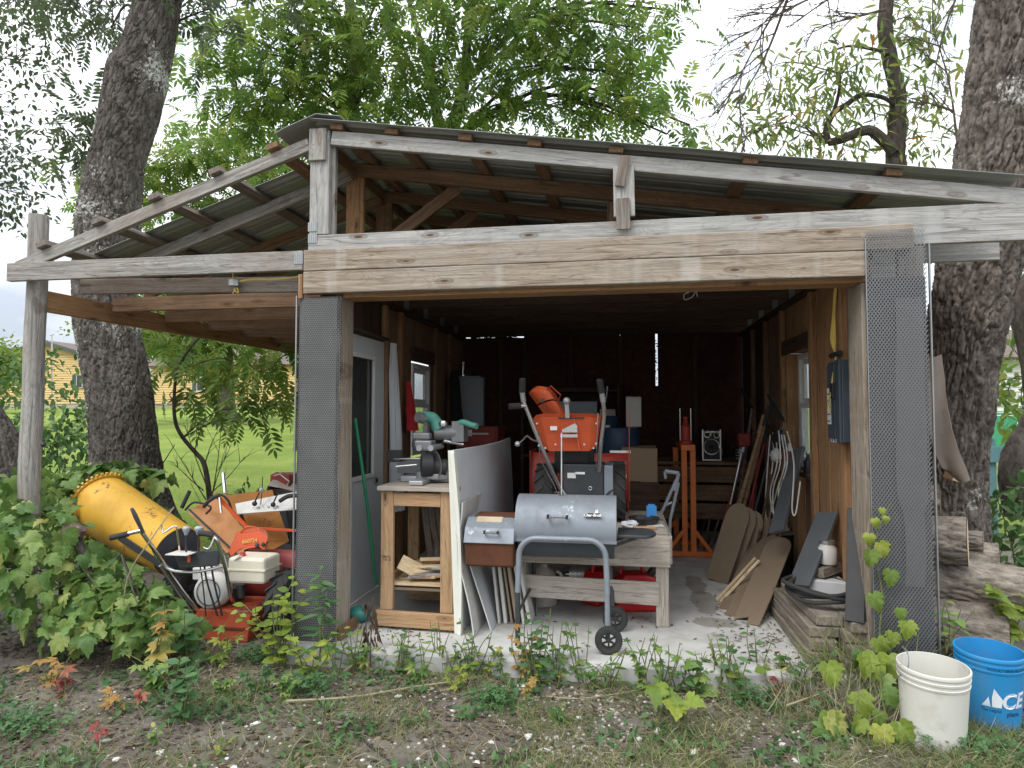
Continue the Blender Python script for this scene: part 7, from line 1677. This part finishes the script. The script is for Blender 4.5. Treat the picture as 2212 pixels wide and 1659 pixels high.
# ================================================================== PLANTS NEAR THE SHED
def ell_pts(ells, n, seed, zmin=-.25, front=.35):
    r_ = np.random.default_rng(seed); out = []
    wts = np.array([e[2] for e in ells], float); wts /= wts.sum()
    for e, k in zip(ells, (wts*n).astype(int)):
        d = r_.normal(0, 1, (k*4, 3)); d /= np.linalg.norm(d, axis=1, keepdims=True); d = d[(d[:, 2] > zmin) & (d[:, 1] < front)][:k]
        rad = np.array(e[1]); T = np.array(e[0]) + d*rad*r_.uniform(.6, 1.08, (len(d), 1))
        nn = d/rad; nn /= np.linalg.norm(nn, axis=1, keepdims=True); nn += r_.normal(0, .35, nn.shape); nn[:, 2] += .55; nn[:, 1] -= .25
        ax = r_.normal(0, .6, nn.shape) + d*.5; ax[:, 2] -= .75
        out.append((T, nn, ax))
    return [np.concatenate(q) for q in zip(*out)]
def plant_cloud(parent, ells, n, kind, mat, size, seed, parts=0, name='foliage'):
    T, nn, ax = ell_pts(ells, n, seed); r_ = np.random.default_rng(seed + 1); S = size*r_.uniform(.65, 1.2, len(T)); T[:, 2] = np.maximum(T[:, 2], -.09)
    order = np.argsort(np.linalg.norm(T - np.array([0, 0, EYE]), axis=1)) if parts else np.arange(len(T))
    for i in order[:parts]: leaf_obj(kind, mat, parent, T[i], ax[i], nn[i], S[i])
    q = order[parts:]
    if len(q): o = cloud(name, BL[kind], rot_from(ax[q], nn[q]), T[q], S[q], r_.random(len(q)), mat, parent); o['kind'] = 'stuff'
def stems(parent, paths, r0, mat='stem_green', name='stem'):
    m = MB()
    for p in paths: s_ = spline(p, 4); m.tube(s_, [r0*(1 - .6*i/(len(s_)-1)) for i in range(len(s_))], 5, cap=False)
    m.build(name, mat, parent)
G = lambda px, py: at(px, py, Z=-.11)
# wild grape smothering the machines and the round post
gv = thing('grape_vine', 'wild grape vine mounded over the ground round the rusty stake and yellow chute', 'vine', (-3.5, 3.9, -.1))
E_ = lambda px, py, y, r, w_: (tuple(at(px, py, Y=y)), r, w_)
plant_cloud(gv, [E_(60, 1270, 3.75, (.50, .34, .50), 4.5), E_(225, 1345, 3.72, (.40, .28, .27), 2.6), E_(345, 1365, 3.8, (.26, .2, .2), 1.4), E_(-60, 1200, 4.0, (.5, .45, .6), 3), E_(50, 1100, 4.55, (.42, .25, .25), 1.6), E_(250, 1270, 4.15, (.3, .15, .2), 1.2)], 820, 'grape', 'leaf_grape', .112, 101, 290)
stems(gv, [[(-3.4 + .3*k, 3.9, -.1), (-3.5 + .25*k, 3.75, .3), (-3.7 + .3*k, 3.7, .45 + .06*(k % 3)), (-3.3 + .2*k, 3.6, .3)] for k in range(-2, 3)], .008, 'twig')
g2 = thing('grape_vine', 'grape vine trailing over the toothed rim of the yellow chute', 'vine', at(260, 1040, Y=4.7))
plant_cloud(g2, [E_(235, 1030, 5.05, (.42, .15, .10), 2), E_(120, 1075, 4.7, (.3, .2, .2), 1.6), E_(330, 1040, 5.1, (.2, .12, .08), .8), E_(150, 1160, 4.3, (.12, .1, .2), .7)], 105, 'grape', 'leaf_grape', .13, 103, 105)
stems(g2, [[(-4.4, 4.6, .1), at(120, 1075, Y=4.8), at(235, 1035, Y=5.05), at(340, 1045, Y=5.1)]], .008, 'twig')
# straw-coloured grass stalk leaning across the vines
st_ = MB().tube(spline([at(262, 1382, Y=3.6), at(275, 1250, Y=3.6), at(330, 1160, Y=3.62), at(376, 1095, Y=3.7)], 6), .004, 5).build('dry_stalk', 'dry_grass'); tag(st_, 'long pale grass stalk slanting across the yellow chute', 'grass stalk')
# leafy bushes behind the post
b1_ = thing('leafy_bush', 'dense green bush behind the round post', 'bush', (-6.2, 6.5, -.1))
plant_cloud(b1_, [((-6.3, 6.9, .75), (.75, .6, .75), 3), ((-5.6, 6.5, .45), (.55, .5, .55), 2), ((-7.3, 7.2, 1.2), (.9, .7, 1.1), 3), ((-5.0, 5.9, .2), (.6, .4, .45), 2), ((-6.8, 6.3, .6), (.8, .6, .8), 2)], 2600, 'ovate', 'leaf_bush', .10, 111, 0)
stems(b1_, [[(-6.2 + .3*k, 6.7, -.1), (-6.3 + .35*k, 6.6, .5), (-6.4 + .5*k, 6.6, 1.1)] for k in range(-2, 4)], .012, 'twig')
b2_ = thing('creeper', 'round-leaved creeper climbing the base of the leaning trunk', 'creeper', (-4.9, 5.9, -.1))
plant_cloud(b2_, [((-4.95, 5.95, .45), (.30, .12, .55), 2), ((-4.55, 5.95, .2), (.3, .15, .3), 1)], 170, 'round', 'leaf_bush', .13, 113, 110)
stems(b2_, [[(-4.9, 5.9, -.1), (-5.0, 5.86, .5), (-4.9, 5.86, .95)]], .008, 'twig')
b3_ = thing('low_shrub', 'thin shrub of small leaves under the crooked sapling', 'shrub', at(400, 1080, Y=6.5))
plant_cloud(b3_, [((-3.9, 6.4, .25), (.35, .25, .45), 2), ((-3.4, 6.5, .15), (.4, .25, .35), 1.5)], 420, 'ovate', 'leaf_bush', .075, 117, 0)
stems(b3_, [[(-3.9 + .1*k, 6.45, -.1), (-3.9 + .14*k, 6.4, .3), (-3.95 + .2*k, 6.4, .7)] for k in range(-3, 5)], .006, 'twig')
# individual herbs: stems with leaves that are parts
def herb(name, label, cat, base, h, n, kind, mat, size, seed, nst=3, spread=.12, group=None, lean=(0, 0), droop=.25):
    o = thing(name, label, cat, base, group=group); r_ = random.Random(seed); P = []
    for k in range(nst):
        e = V(base) + V((r_.uniform(-1, 1)*spread + lean[0], r_.uniform(-.7, .5)*spread + lean[1], h*r_.uniform(.65, 1.0))); md = V(base).lerp(e, .5) + V((r_.uniform(-.3, .3)*spread, 0, .06*h)); P.append([V(base) + V((r_.uniform(-.02, .02), r_.uniform(-.02, .02), -.02)), md, e])
    stems(o, P, .0035 + .003*h)
    for k in range(n):
        p = P[k % nst]; s_ = spline(p, 6); t = .2 + .8*(k/n) if n > 3 else .9; q = s_[min(len(s_)-1, int(t*(len(s_)-1)))]
        a = k*2.4 + r_.uniform(-.5, .5); d = V((math.cos(a), math.sin(a)*.8 - .2, .35 - droop + r_.uniform(-.3, .25)))
        leaf_obj(kind, mat, o, q, d, (r_.uniform(-.3, .3), -.45 + r_.uniform(-.3, .3), 1), size*r_.uniform(.65, 1.15)*(1.1 - .35*t))
    return o
ls = herb('lime_shrub', 'lime green round-leaved shrub against the foot of the shade-cloth post', 'shrub', G(610, 1440), .56, 74, 'round', 'leaf_lime', .085, 201, 9, .30)
herb('lime_shrub', 'lime green round-leaved shoots in front of the red snow blower base', 'shrub', G(668, 1462), .30, 40, 'round', 'leaf_lime', .068, 203, 6, .20)
herb('tall_weed', 'tall pale weed with narrow leaves standing before the shade-cloth post', 'weed', at(690, 1420, Y=3.86), .66, 34, 'long', 'leaf_clover', .15, 205, 2, .05)
herb('dark_leaved_bush', 'small glossy dark green bush in the soil before the vines', 'bush', G(400, 1560), .34, 54, 'ovate', 'leaf_clover', .085, 207, 7, .15)
herb('dark_leaved_bush', 'blue-green oval-leaved bush between the vines and the red creeper', 'bush', G(410, 1440), .36, 20, 'round', 'leaf_clover', .12, 209, 4, .12)
herb('creeper', 'orange tinted five-leaved creeper before the old snow blower base', 'creeper', at(330, 1420, Y=3.55), .34, 7, 'palm', 'leaf_orange', .11, 211, 3, .16)
herb('creeper', 'orange five-leaved creeper in front of the grape vine mound', 'creeper', G(110, 1480), .26, 8, 'palm', 'leaf_orange', .09, 213, 4, .22)
herb('creeper', 'crimson five-leaved creeper beside the grape vine mound', 'creeper', G(140, 1500), .17, 4, 'palm', 'leaf_red', .085, 215, 2, .06)
herb('creeper', 'crimson five-leaved creeper low on the bare soil', 'creeper', G(208, 1600), .08, 3, 'palm', 'leaf_red', .07, 217, 2, .05)
herb('creeper', 'crimson creeper leaves under the blue-green bush', 'creeper', G(300, 1530), .12, 3, 'palm', 'leaf_red', .07, 219, 2, .05)
herb('creeper', 'yellow-orange creeper leaves on the soil by the crimson ones', 'creeper', G(255, 1530), .12, 5, 'palm', 'leaf_orange', .09, 221, 3, .10)
herb('creeper', 'green five-leaved creeper spreading round the orange creeper', 'creeper', G(330, 1490), .22, 14, 'palm', 'leaf_grape', .085, 223, 5, .28)
herb('creeper', 'light green creeper between the dark bush and the lime shrub', 'creeper', G(470, 1440), .30, 16, 'palm', 'leaf_lime', .065, 225, 5, .2)
# weeds along the slab edge, one thing each
weeds = [(770, 1450, .22, 12, 'long', 'leaf_clover', .085, 'narrow-leaved weed at the slab corner by the wooden post'), (870, 1452, .24, 12, 'ovate', 'leaf_grape', .07, 'small leafy weed at the slab edge below the saw stand'), (900, 1470, .12, 8, 'palm', 'leaf_grape', .06, 'low creeper sprig below the saw stand'),
         (960, 1450, .20, 5, 'round', 'leaf_lime', .055, 'three-leaved lime sprig before the tall grey panel'), (1028, 1450, .34, 7, 'ovate', 'leaf_clover', .06, 'thin tall weed before the short upright boards'), (1050, 1462, .16, 9, 'ovate', 'leaf_lime', .065, 'bright weed at the slab edge under the firebox'),
         (1125, 1465, .34, 14, 'palm', 'leaf_orange', .06, 'yellowed creeper beside the grill leg'), (1160, 1470, .42, 26, 'ovate', 'leaf_clover', .085, 'big leafy weed in front of the grill legs'), (1205, 1468, .36, 18, 'ovate', 'leaf_grape', .075, 'bushy weed beside the big one before the grill'), (1250, 1462, .14, 12, 'palm', 'leaf_lime', .06, 'low yellow-green creeper on the slab edge by the grill wheel'),
         (1320, 1462, .09, 10, 'palm', 'leaf_lime', .05, 'flat creeper on the slab under the grill wheel'), (1370, 1470, .10, 7, 'palm', 'leaf_orange', .045, 'orange-tipped creeper end on the slab edge'),
         (1425, 1545, .16, 3, 'grape', 'leaf_lime', .15, 'large-leaved grape seedling on the soil before the slab'), (1478, 1560, .14, 3, 'grape', 'leaf_lime', .14, 'broad-leaved grape seedling beside the other grape seedling'), (1520, 1500, .28, 7, 'grape', 'leaf_grape', .12, 'drooping grape shoot against the slab edge'),
         (1590, 1490, .20, 9, 'round', 'leaf_lime', .08, 'round-leaved lime weed at the slab edge before the oil stains'), (1605, 1520, .16, 12, 'ovate', 'leaf_clover', .07, 'leafy green weed below the round-leaved lime weed'), (1660, 1490, .22, 6, 'round', 'leaf_lime', .085, 'round-leaved weed with red tips near the old timbers'), (1680, 1500, .12, 5, 'palm', 'leaf_red', .055, 'reddened creeper sprig near the old timbers'),
         (1730, 1500, .22, 8, 'round', 'leaf_clover', .09, 'green round-leaved weed before the old timbers'), (1780, 1545, .14, 10, 'ovate', 'leaf_clover', .07, 'low green weed among the long grass'), (980, 1490, .16, 10, 'palm', 'leaf_lime', .055, 'yellow-green creeper patch on the soil under the boards'), (1010, 1550, .08, 12, 'ovate', 'leaf_clover', .06, 'low rosette of oval leaves on the bare soil'), (900, 1560, .06, 10, 'ovate', 'leaf_clover', .05, 'small flat rosette on the leaf litter'), (1210, 1560, .10, 9, 'palm', 'leaf_grape', .05, 'small creeper sprig on the bare soil'), (1130, 1500, .12, 8, 'palm', 'leaf_orange', .055, 'yellowed creeper leaves round a white stone'), (620, 1510, .14, 22, 'palm', 'leaf_grape', .055, 'green creeper clump below the lime shrub'), (560, 1490, .16, 20, 'palm', 'leaf_clover', .05, 'dark creeper clump before the tyre'), (480, 1500, .10, 18, 'palm', 'leaf_grape', .05, 'creeper patch between the small bushes'), (330, 1600, .07, 10, 'ovate', 'leaf_grape', .055, 'low oval-leaved sprig beside the dark bush'), (480, 1625, .07, 8, 'ovate', 'leaf_lime', .05, 'pale sprig on the litter beside the dark bush')]
for k, (px, py, h, n, kd, mt, sz, lab) in enumerate(weeds): herb('weed', lab, 'weed', G(px, py), h, n, kd, mt, sz, 300 + k, 3 + n//9, .05 + .25*h)
# the scrubby band that hides the slab edge
rw = random.Random(55)
kinds = [('ovate', 'leaf_clover', .065, 'small dark green weed in the scrubby band along the slab edge'), ('ovate', 'leaf_lime', .06, 'small yellow-green weed in the scrubby band along the slab edge'), ('palm', 'leaf_grape', .055, 'small creeper sprig in the scrubby band along the slab edge'), ('long', 'leaf_grape', .09, 'narrow-leaved weed in the scrubby band along the slab edge')]
for k in range(44):
    px = 735 + 1020*k/43 + rw.uniform(-12, 12); py = 1436 + 42*(px - 735)/1020 + rw.uniform(-4, 34); kd, mt, sz, lab = kinds[rw.choice((0, 0, 1, 2, 2, 3))]
    herb('weed', lab, 'weed', G(px, py), rw.uniform(.12, .34), rw.randint(7, 13), kd, mt, sz*rw.uniform(.8, 1.15), 900 + k, 4, .10, group='weeds along the slab edge')
# grape climbing the metal guard and sprawling round the buckets
gr = thing('grape_vine', 'young grape vine climbing the diamond mesh guard', 'vine', G(1900, 1480))
lf = [(1905, 1112, .05), (1890, 1135, .07), (1915, 1130, .05), (1878, 1168, .085), (1900, 1188, .10), (1880, 1205, .11), (1925, 1248, .11), (1886, 1298, .12), (1958, 1358, .12), (1930, 1382, .10), (1895, 1395, .12), (1945, 1330, .08)]
stems(gr, [[G(1910, 1500), at(1900, 1380, Y=3.90), at(1905, 1280, Y=3.92), at(1890, 1180, Y=3.93), at(1915, 1105, Y=3.93), at(1925, 1090, Y=3.93)]], .005)
for k, (px, py, sz) in enumerate(lf): leaf_obj('grape', 'leaf_lime', gr, at(px, py - 14, Y=3.91 - .02*(k % 3)), (.3*math.sin(k*2), -.25, -.9), (.2*math.cos(k), -1, .35), sz*.82)
g3 = thing('grape_vine', 'lime green grape leaves sprawling in the long grass beside the white bucket', 'vine', G(1860, 1580))
rr = random.Random(77)
for k in range(16): 
    px, py = rr.uniform(1775, 1945), rr.uniform(1400, 1580); yy = 3.80 - (py - 1400)/180*.35
    leaf_obj('grape', ('leaf_lime', 'leaf_grape')[k % 3 == 0], g3, at(px, py, Y=yy), (rr.uniform(-.6, .6), -.4, -.7), (rr.uniform(-.4, .4), -.8, .6), rr.uniform(.08, .14))
stems(g3, [[G(1800 + 40*k, 1580), at(1830 + 25*k, 1500, Y=3.6), at(1840 + 20*k, 1430, Y=3.75)] for k in range(4)], .005)
herb('weed', 'fresh green shoots beside the log pile and blue bucket', 'weed', at(2040, 1400, Y=4.0), .26, 16, 'ovate', 'leaf_grape', .09, 401, 4, .14)
herb('grape_vine', 'lime grape leaves on the ground beside the thick log', 'vine', at(2170, 1390, Y=4.25), .34, 16, 'grape', 'leaf_lime', .13, 403, 5, .22)
bs = thing('leafy_bush', 'green leafy bush behind the logs beside the massive trunk', 'bush', (3.25, 5.6, -.1))
plant_cloud(bs, [((3.15, 5.55, .45), (.5, .35, .5), 2), ((3.6, 5.9, .6), (.6, .4, .6), 2), ((2.75, 4.9, .35), (.25, .2, .35), 1), ((3.9, 6.5, .7), (.8, .5, .6), 1.5)], 900, 'ovate', 'leaf_bush', .095, 405, 0)
stems(bs, [[(3.2 + .1*k, 5.7, -.1), (3.2 + .14*k, 5.6, .4), (3.2 + .2*k, 5.55, .8)] for k in range(-2, 4)], .008, 'twig')
# long grass by the timbers and bucket
def blades(name, pts, h, w_, mat, seed, parent=None, lean=.5):
    n = len(pts); r_ = np.random.default_rng(seed); bv = [(-.5, 0, 0), (.5, 0, 0), (.42, .4, .10), (-.42, .4, .10), (.25, .75, .0), (-.25, .75, .0), (0, 1, -.2)]; bf = [(0, 1, 2, 3), (3, 2, 4, 5), (5, 4, 6)]
    bv = [(x*w_, y, z*1.2) for x, y, z in bv]
    d = r_.normal(0, lean, (n, 3)); d[:, 2] = 1; nh = r_.normal(0, 1, (n, 3)); nh[:, 2] *= .1
    return cloud(name, (bv, bf), rot_from(d, nh), pts, h*r_.uniform(.4, 1.2, n), r_.random(n), mat, parent)
rg = np.random.default_rng(9)
for k, (px, py, n, h, mt, lab) in enumerate(((1830, 1490, 150, .38, 'grass', 'long green grass tuft beside the old timbers'), (1900, 1500, 170, .42, 'grass', 'tall grass tuft at the foot of the mesh guard'), (1760, 1500, 110, .26, 'dry_grass', 'dry straw grass tuft at the slab corner'), (1870, 1560, 120, .24, 'dry_grass', 'straw grass tuft beside the white bucket'), (2100, 1600, 110, .16, 'grass', 'grass tuft in front of the blue bucket'), (1690, 1530, 70, .2, 'dry_grass', 'thin straw grass tuft before the round-leaved weed'))):
    c = G(px, py); o = thing('grass_tuft', lab, 'grass', c); n = int(n*1.6); p = np.array(c) + rg.normal(0, 1, (n, 3))*np.array([.09, .05, 0]); p[:, 2] = [gz(x, y) - .005 for x, y in p[:, :2]]
    b = blades('blades', p, h, .02, mt, 500 + k, o, .55); b['kind'] = 'stuff'
# ---------------------------------------------------------------- ground cover
def scatter(n, x0, x1, y0, y1, seed, dens):
    r_ = np.random.default_rng(seed); out = []
    while len(out) < n:
        x, y = r_.uniform(x0, x1), r_.uniform(y0, y1)
        if y > 3.86 + .016*(x + 2) and -2.2 < x < 1.72: continue
        if r_.random() < dens(x, y): out.append((x, y, gz(x, y)))
    return np.array(out)
nf = lambda x, y, f_, s_: noise.noise((x*f_, y*f_, s_))*.5 + .5
sm = lambda v, a, b: max(0, min(1, (v - a)/(b - a)))
gd = lambda x, y: sm(nf(x, y, 2.2, 1) + .08*x - .10*(y - 3.1), .34, .70) + .08
p = scatter(34000, -3.4, 2.6, 1.9, 4.1, 601, gd); tag(blades('short_grass', p, .075, .045, 'grass', 602, None, .75), 'thin short grass growing over the front soil', 'grass', kind='stuff')
p = scatter(15000, -3.4, 2.6, 1.9, 4.1, 603, lambda x, y: gd(x, y)*.7 + .1); tag(blades('straw', p + np.array([0, 0, .006]), .10, .025, 'dry_grass', 604, None, 2.2), 'dry straw lying among the front grass', 'straw', kind='stuff')
p = scatter(14000, -4.8, 2.6, 1.9, 4.4, 605, lambda x, y: .55 + .4*nf(x, y, 3, 5)); r_ = np.random.default_rng(606); n = len(p); d = r_.normal(0, 1, (n, 3)); d[:, 2] *= .25; nh = r_.normal(0, .4, (n, 3)); nh[:, 2] += 1
tag(cloud('leaf_litter', BL['ovate'], rot_from(d, nh), p + np.array([0, 0, .006]), r_.uniform(.012, .05, n), r_.random(n), 'litter'), 'brown dead leaves and chips strewn on the soil', 'leaf litter', kind='stuff')
p = scatter(5200, -4.6, 2.6, 1.9, 4.2, 607, lambda x, y: sm(nf(x, y, 2.6, 9), .48, .74)); n = len(p); d = r_.normal(0, 1, (n, 3)); d[:, 2] = np.abs(d[:, 2])*.6 + .15; nh = r_.normal(0, .4, (n, 3)); nh[:, 2] += 1
tag(cloud('ground_weeds', BL['ovate'], rot_from(d, nh), p + np.array([0, 0, .012]), r_.uniform(.02, .055, n), r_.random(n), 'leaf_clover'), 'low green weeds creeping over the soil', 'weeds', kind='stuff')
tw = MB(); rt_ = random.Random(88)
for q in scatter(260, -4.4, 2.5, 1.9, 4.1, 608, lambda x, y: .5):
    a = rt_.uniform(0, 6.28); L_ = rt_.uniform(.04, .16); d = V((math.cos(a), math.sin(a), rt_.uniform(-.05, .15)))*L_; c = V(tuple(q)) + V((0, 0, .008)); tw.tube([c - d*.5, c + V((0, 0, .004)), c + d*.5], [.0022, .0026, .0014], 4, cap=False)
tag(tw.build('twig_litter', 'twig'), 'thin broken twigs scattered over the front soil', 'twigs', kind='stuff')
# clover mats
for k, (px, py, rx, ry, n, lab) in enumerate(((40, 1575, .22, .14, 420, 'clover mat on the soil beyond the crimson creeper'), (660, 1490, .17, .10, 330, 'clover mat under the lime shrub'), (1062, 1520, .12, .08, 240, 'clover patch on the bare soil before the boards'), (1640, 1520, .14, .08, 200, 'clover patch beside the round-leaved weeds'), (2080, 1620, .22, .08, 260, 'clover patch at the foot of the blue bucket'), (560, 1420, .12, .08, 160, 'clover patch beside the old snow blower tyre'))):
    c = G(px, py); r_ = np.random.default_rng(700 + k); p = np.array(c) + r_.normal(0, .55, (n, 3))*np.array([rx, ry, 0]); p[:, 2] = [gz(x, y) for x, y in p[:, :2]] + r_.uniform(.01, .09, n)
    d = r_.normal(0, 1, (n, 3)); d[:, 2] *= .2; nh = r_.normal(0, .35, (n, 3)); nh[:, 2] += 1; nh[:, 1] -= .3
    tag(cloud('clover', BL['tref'], rot_from(d, nh), p, r_.uniform(.012, .024, n), r_.random(n), 'leaf_clover'), lab, 'clover', kind='stuff')
# pebbles: the larger pale stones one by one, the grit as one
def pebble_base(seed):
    r_ = random.Random(seed); bm = bmesh.new(); bmesh.ops.create_icosphere(bm, subdivisions=1, radius=1)
    for v in bm.verts: v.co *= r_.uniform(.65, 1.2); v.co.z *= .55
    vs = [tuple(v.co) for v in bm.verts]; fs = [tuple(v.index for v in f_.verts) for f_ in bm.faces]; bm.free(); return vs, fs
for k in range(2):
    p = scatter((1900, 260)[k], -3.3, 2.5, 1.9, 3.9, 610 + k, lambda x, y: sm(nf(x, y, 1.8, 21), .4, .7)*math.exp(-((x + .25)/1.3)**2) + .08); n = len(p); r_ = np.random.default_rng(612 + k); d = r_.normal(0, 1, (n, 3)); d[:, 2] = 0; nh = np.zeros((n, 3)); nh[:, 2] = 1
    tag(cloud('grit', pebble_base(k), rot_from(d, nh), p + np.array([0, 0, .002]), r_.uniform(.004, .014, n), r_.random(n), ('pebble', 'bone_white')[k]), ('grey-brown grit', 'pale limestone grit')[k] + ' scattered over the soil', 'grit', kind='stuff')
wst = [MB() for _ in range(4)]
for k, m in enumerate(wst):
    v_, f_ = pebble_base(20 + k); m.add(v_, f_)
wst = [m.mesh('white_stone') for m in wst]
for me in wst: me.materials.append(MAT('bone_white'))
spots = [(1130, 1480, .034), (1140, 1590, .03), (1178, 1620, .026), (505, 1655, .026), (555, 1560, .02), (345, 1622, .026), (230, 1600, .022), (160, 1640, .02), (640, 1535, .016), (690, 1560, .014), (1210, 1530, .03), (1250, 1545, .022), (1420, 1575, .03), (1460, 1600, .026), (1500, 1625, .03), (1380, 1590, .02), (1030, 1645, .018), (1690, 1605, .018), (1720, 1640, .02), (1290, 1500, .018), (1060, 1600, .016), (590, 1478, .02), (120, 1450, .02), (250, 1640, .02), (860, 1505, .02)]
for k, (px, py, s_) in enumerate(spots):
    o = bpy.data.objects.new('white_stone', wst[k % 4]); c = G(px, py); c.z = gz(c.x, c.y) + s_*.25
    link(o, None, Matrix.Translation(c) @ Matrix.Rotation(k*1.7, 4, 'Z') @ Matrix.Diagonal((s_*1.25, s_*.8, s_*.8, 1)))
    tag(o, 'chalky white stone lying on the soil before the slab' if s_ < .025 else 'larger chalky white stone on the soil before the slab', 'stone', 'white stones on the soil')
# fallen stalks and a buried cable
def ground_line(name, lst, r0, mat, label, cat, lift=.02):
    pts = []
    for px, py in lst: c = G(px, py); c.z = gz(c.x, c.y) + lift; pts.append(c)
    s_ = spline(pts, 6); tag(MB().tube(s_, [r0*(1 - .5*i/(len(s_)-1)) for i in range(len(s_))], 6).build(name, mat), label, cat)
ground_line('fallen_stalk', [(620, 1520), (760, 1512), (880, 1492), (1000, 1475), (1045, 1465)], .009, 'dry_grass', 'long pale fallen stalk lying across the soil before the slab', 'stalk')
ground_line('fallen_stalk', [(742, 1466), (800, 1425), (868, 1398)], .008, 'dry_grass', 'pale stalk propped up against the slab corner', 'stalk', .05)
ground_line('buried_cable', [(690, 1490), (730, 1540), (790, 1600), (850, 1650), (900, 1700)], .007, 'black_rubber', 'black cable running across the soil towards the slab', 'cable', .01)
ground_line('fallen_stalk', [(1180, 1505), (1260, 1510), (1380, 1495)], .005, 'dry_grass', 'thin straw lying beside the big weed at the grill', 'stalk')
ground_line('fallen_stalk', [(1700, 1545), (1790, 1510), (1860, 1470)], .006, 'dry_grass', 'straw leaning out of the long grass', 'stalk', .06)
ground_line('fallen_twig', [(120, 1520), (190, 1490), (260, 1440)], .004, 'twig', 'thin bent twig among the crimson creeper', 'twig', .06)
# dead weed by the saw stand and litter blown onto the slab
dw = thing('dead_weed', 'withered brown weed drooping at the slab edge beside the saw stand', 'weed', at(800, 1412, Y=3.92))
stems(dw, [[at(800, 1440, Y=3.9), at(801, 1380, Y=3.93), at(806, 1290, Y=3.97)], [at(800, 1400, Y=3.92), at(790, 1350, Y=3.93), at(796, 1300, Y=3.95)]], .005, 'twig')
rr = random.Random(6)
for k in range(34): leaf_obj('long', 'brown_leaf', dw, at(800 + rr.uniform(-16, 22), 1290 + rr.uniform(0, 120), Y=3.94), (rr.uniform(-.5, .5), -.1, -1), (rr.uniform(-1, 1), -1, .2), rr.uniform(.05, .10))
pts = []
rr = random.Random(16)
for cx, cy, sx, sy, n in ((1650, 1380, 40, 22, 260), (1690, 1440, 30, 16, 120), (870, 1362, 60, 8, 120), (1560, 1300, 20, 30, 80), (1400, 1340, 60, 14, 60), (1180, 1300, 60, 20, 50), (1330, 1400, 200, 30, 60), (1600, 1350, 30, 20, 80)):
    for _ in range(int(n*.55)):
        q = at(cx + rr.gauss(0, sx), cy + rr.gauss(0, sy), Z=.006)
        if -2 < q.x < 1.4 and q.y > 3.98: pts.append(tuple(q))
p = np.array(pts); n = len(p); r_ = np.random.default_rng(17); d = r_.normal(0, 1, (n, 3)); d[:, 2] *= .15; nh = r_.normal(0, .3, (n, 3)); nh[:, 2] += 1
tag(cloud('blown_litter', BL['long'], rot_from(d, nh), p, r_.uniform(.02, .05, n), r_.random(n), 'brown_leaf'), 'brown leaf scraps blown onto the concrete slab', 'leaf litter', kind='stuff')
# lawn blades in the lean-to opening
p = []
rr = random.Random(23)
while len(p) < 9000:
    x, y = rr.uniform(-7.5, -2.5), 6.1 + 6*rr.random()**1.6
    p.append((x, y, gz(x, y)))
leafmat('lawn_blade', [(0, (.13, .21, .035)), (1, (.27, .33, .08))], .3)
tag(blades('lawn_grass', np.array(p), .075, .06, 'lawn_blade', 24, None, .5), 'mown lawn grass seen through the lean-to', 'grass', kind='stuff')
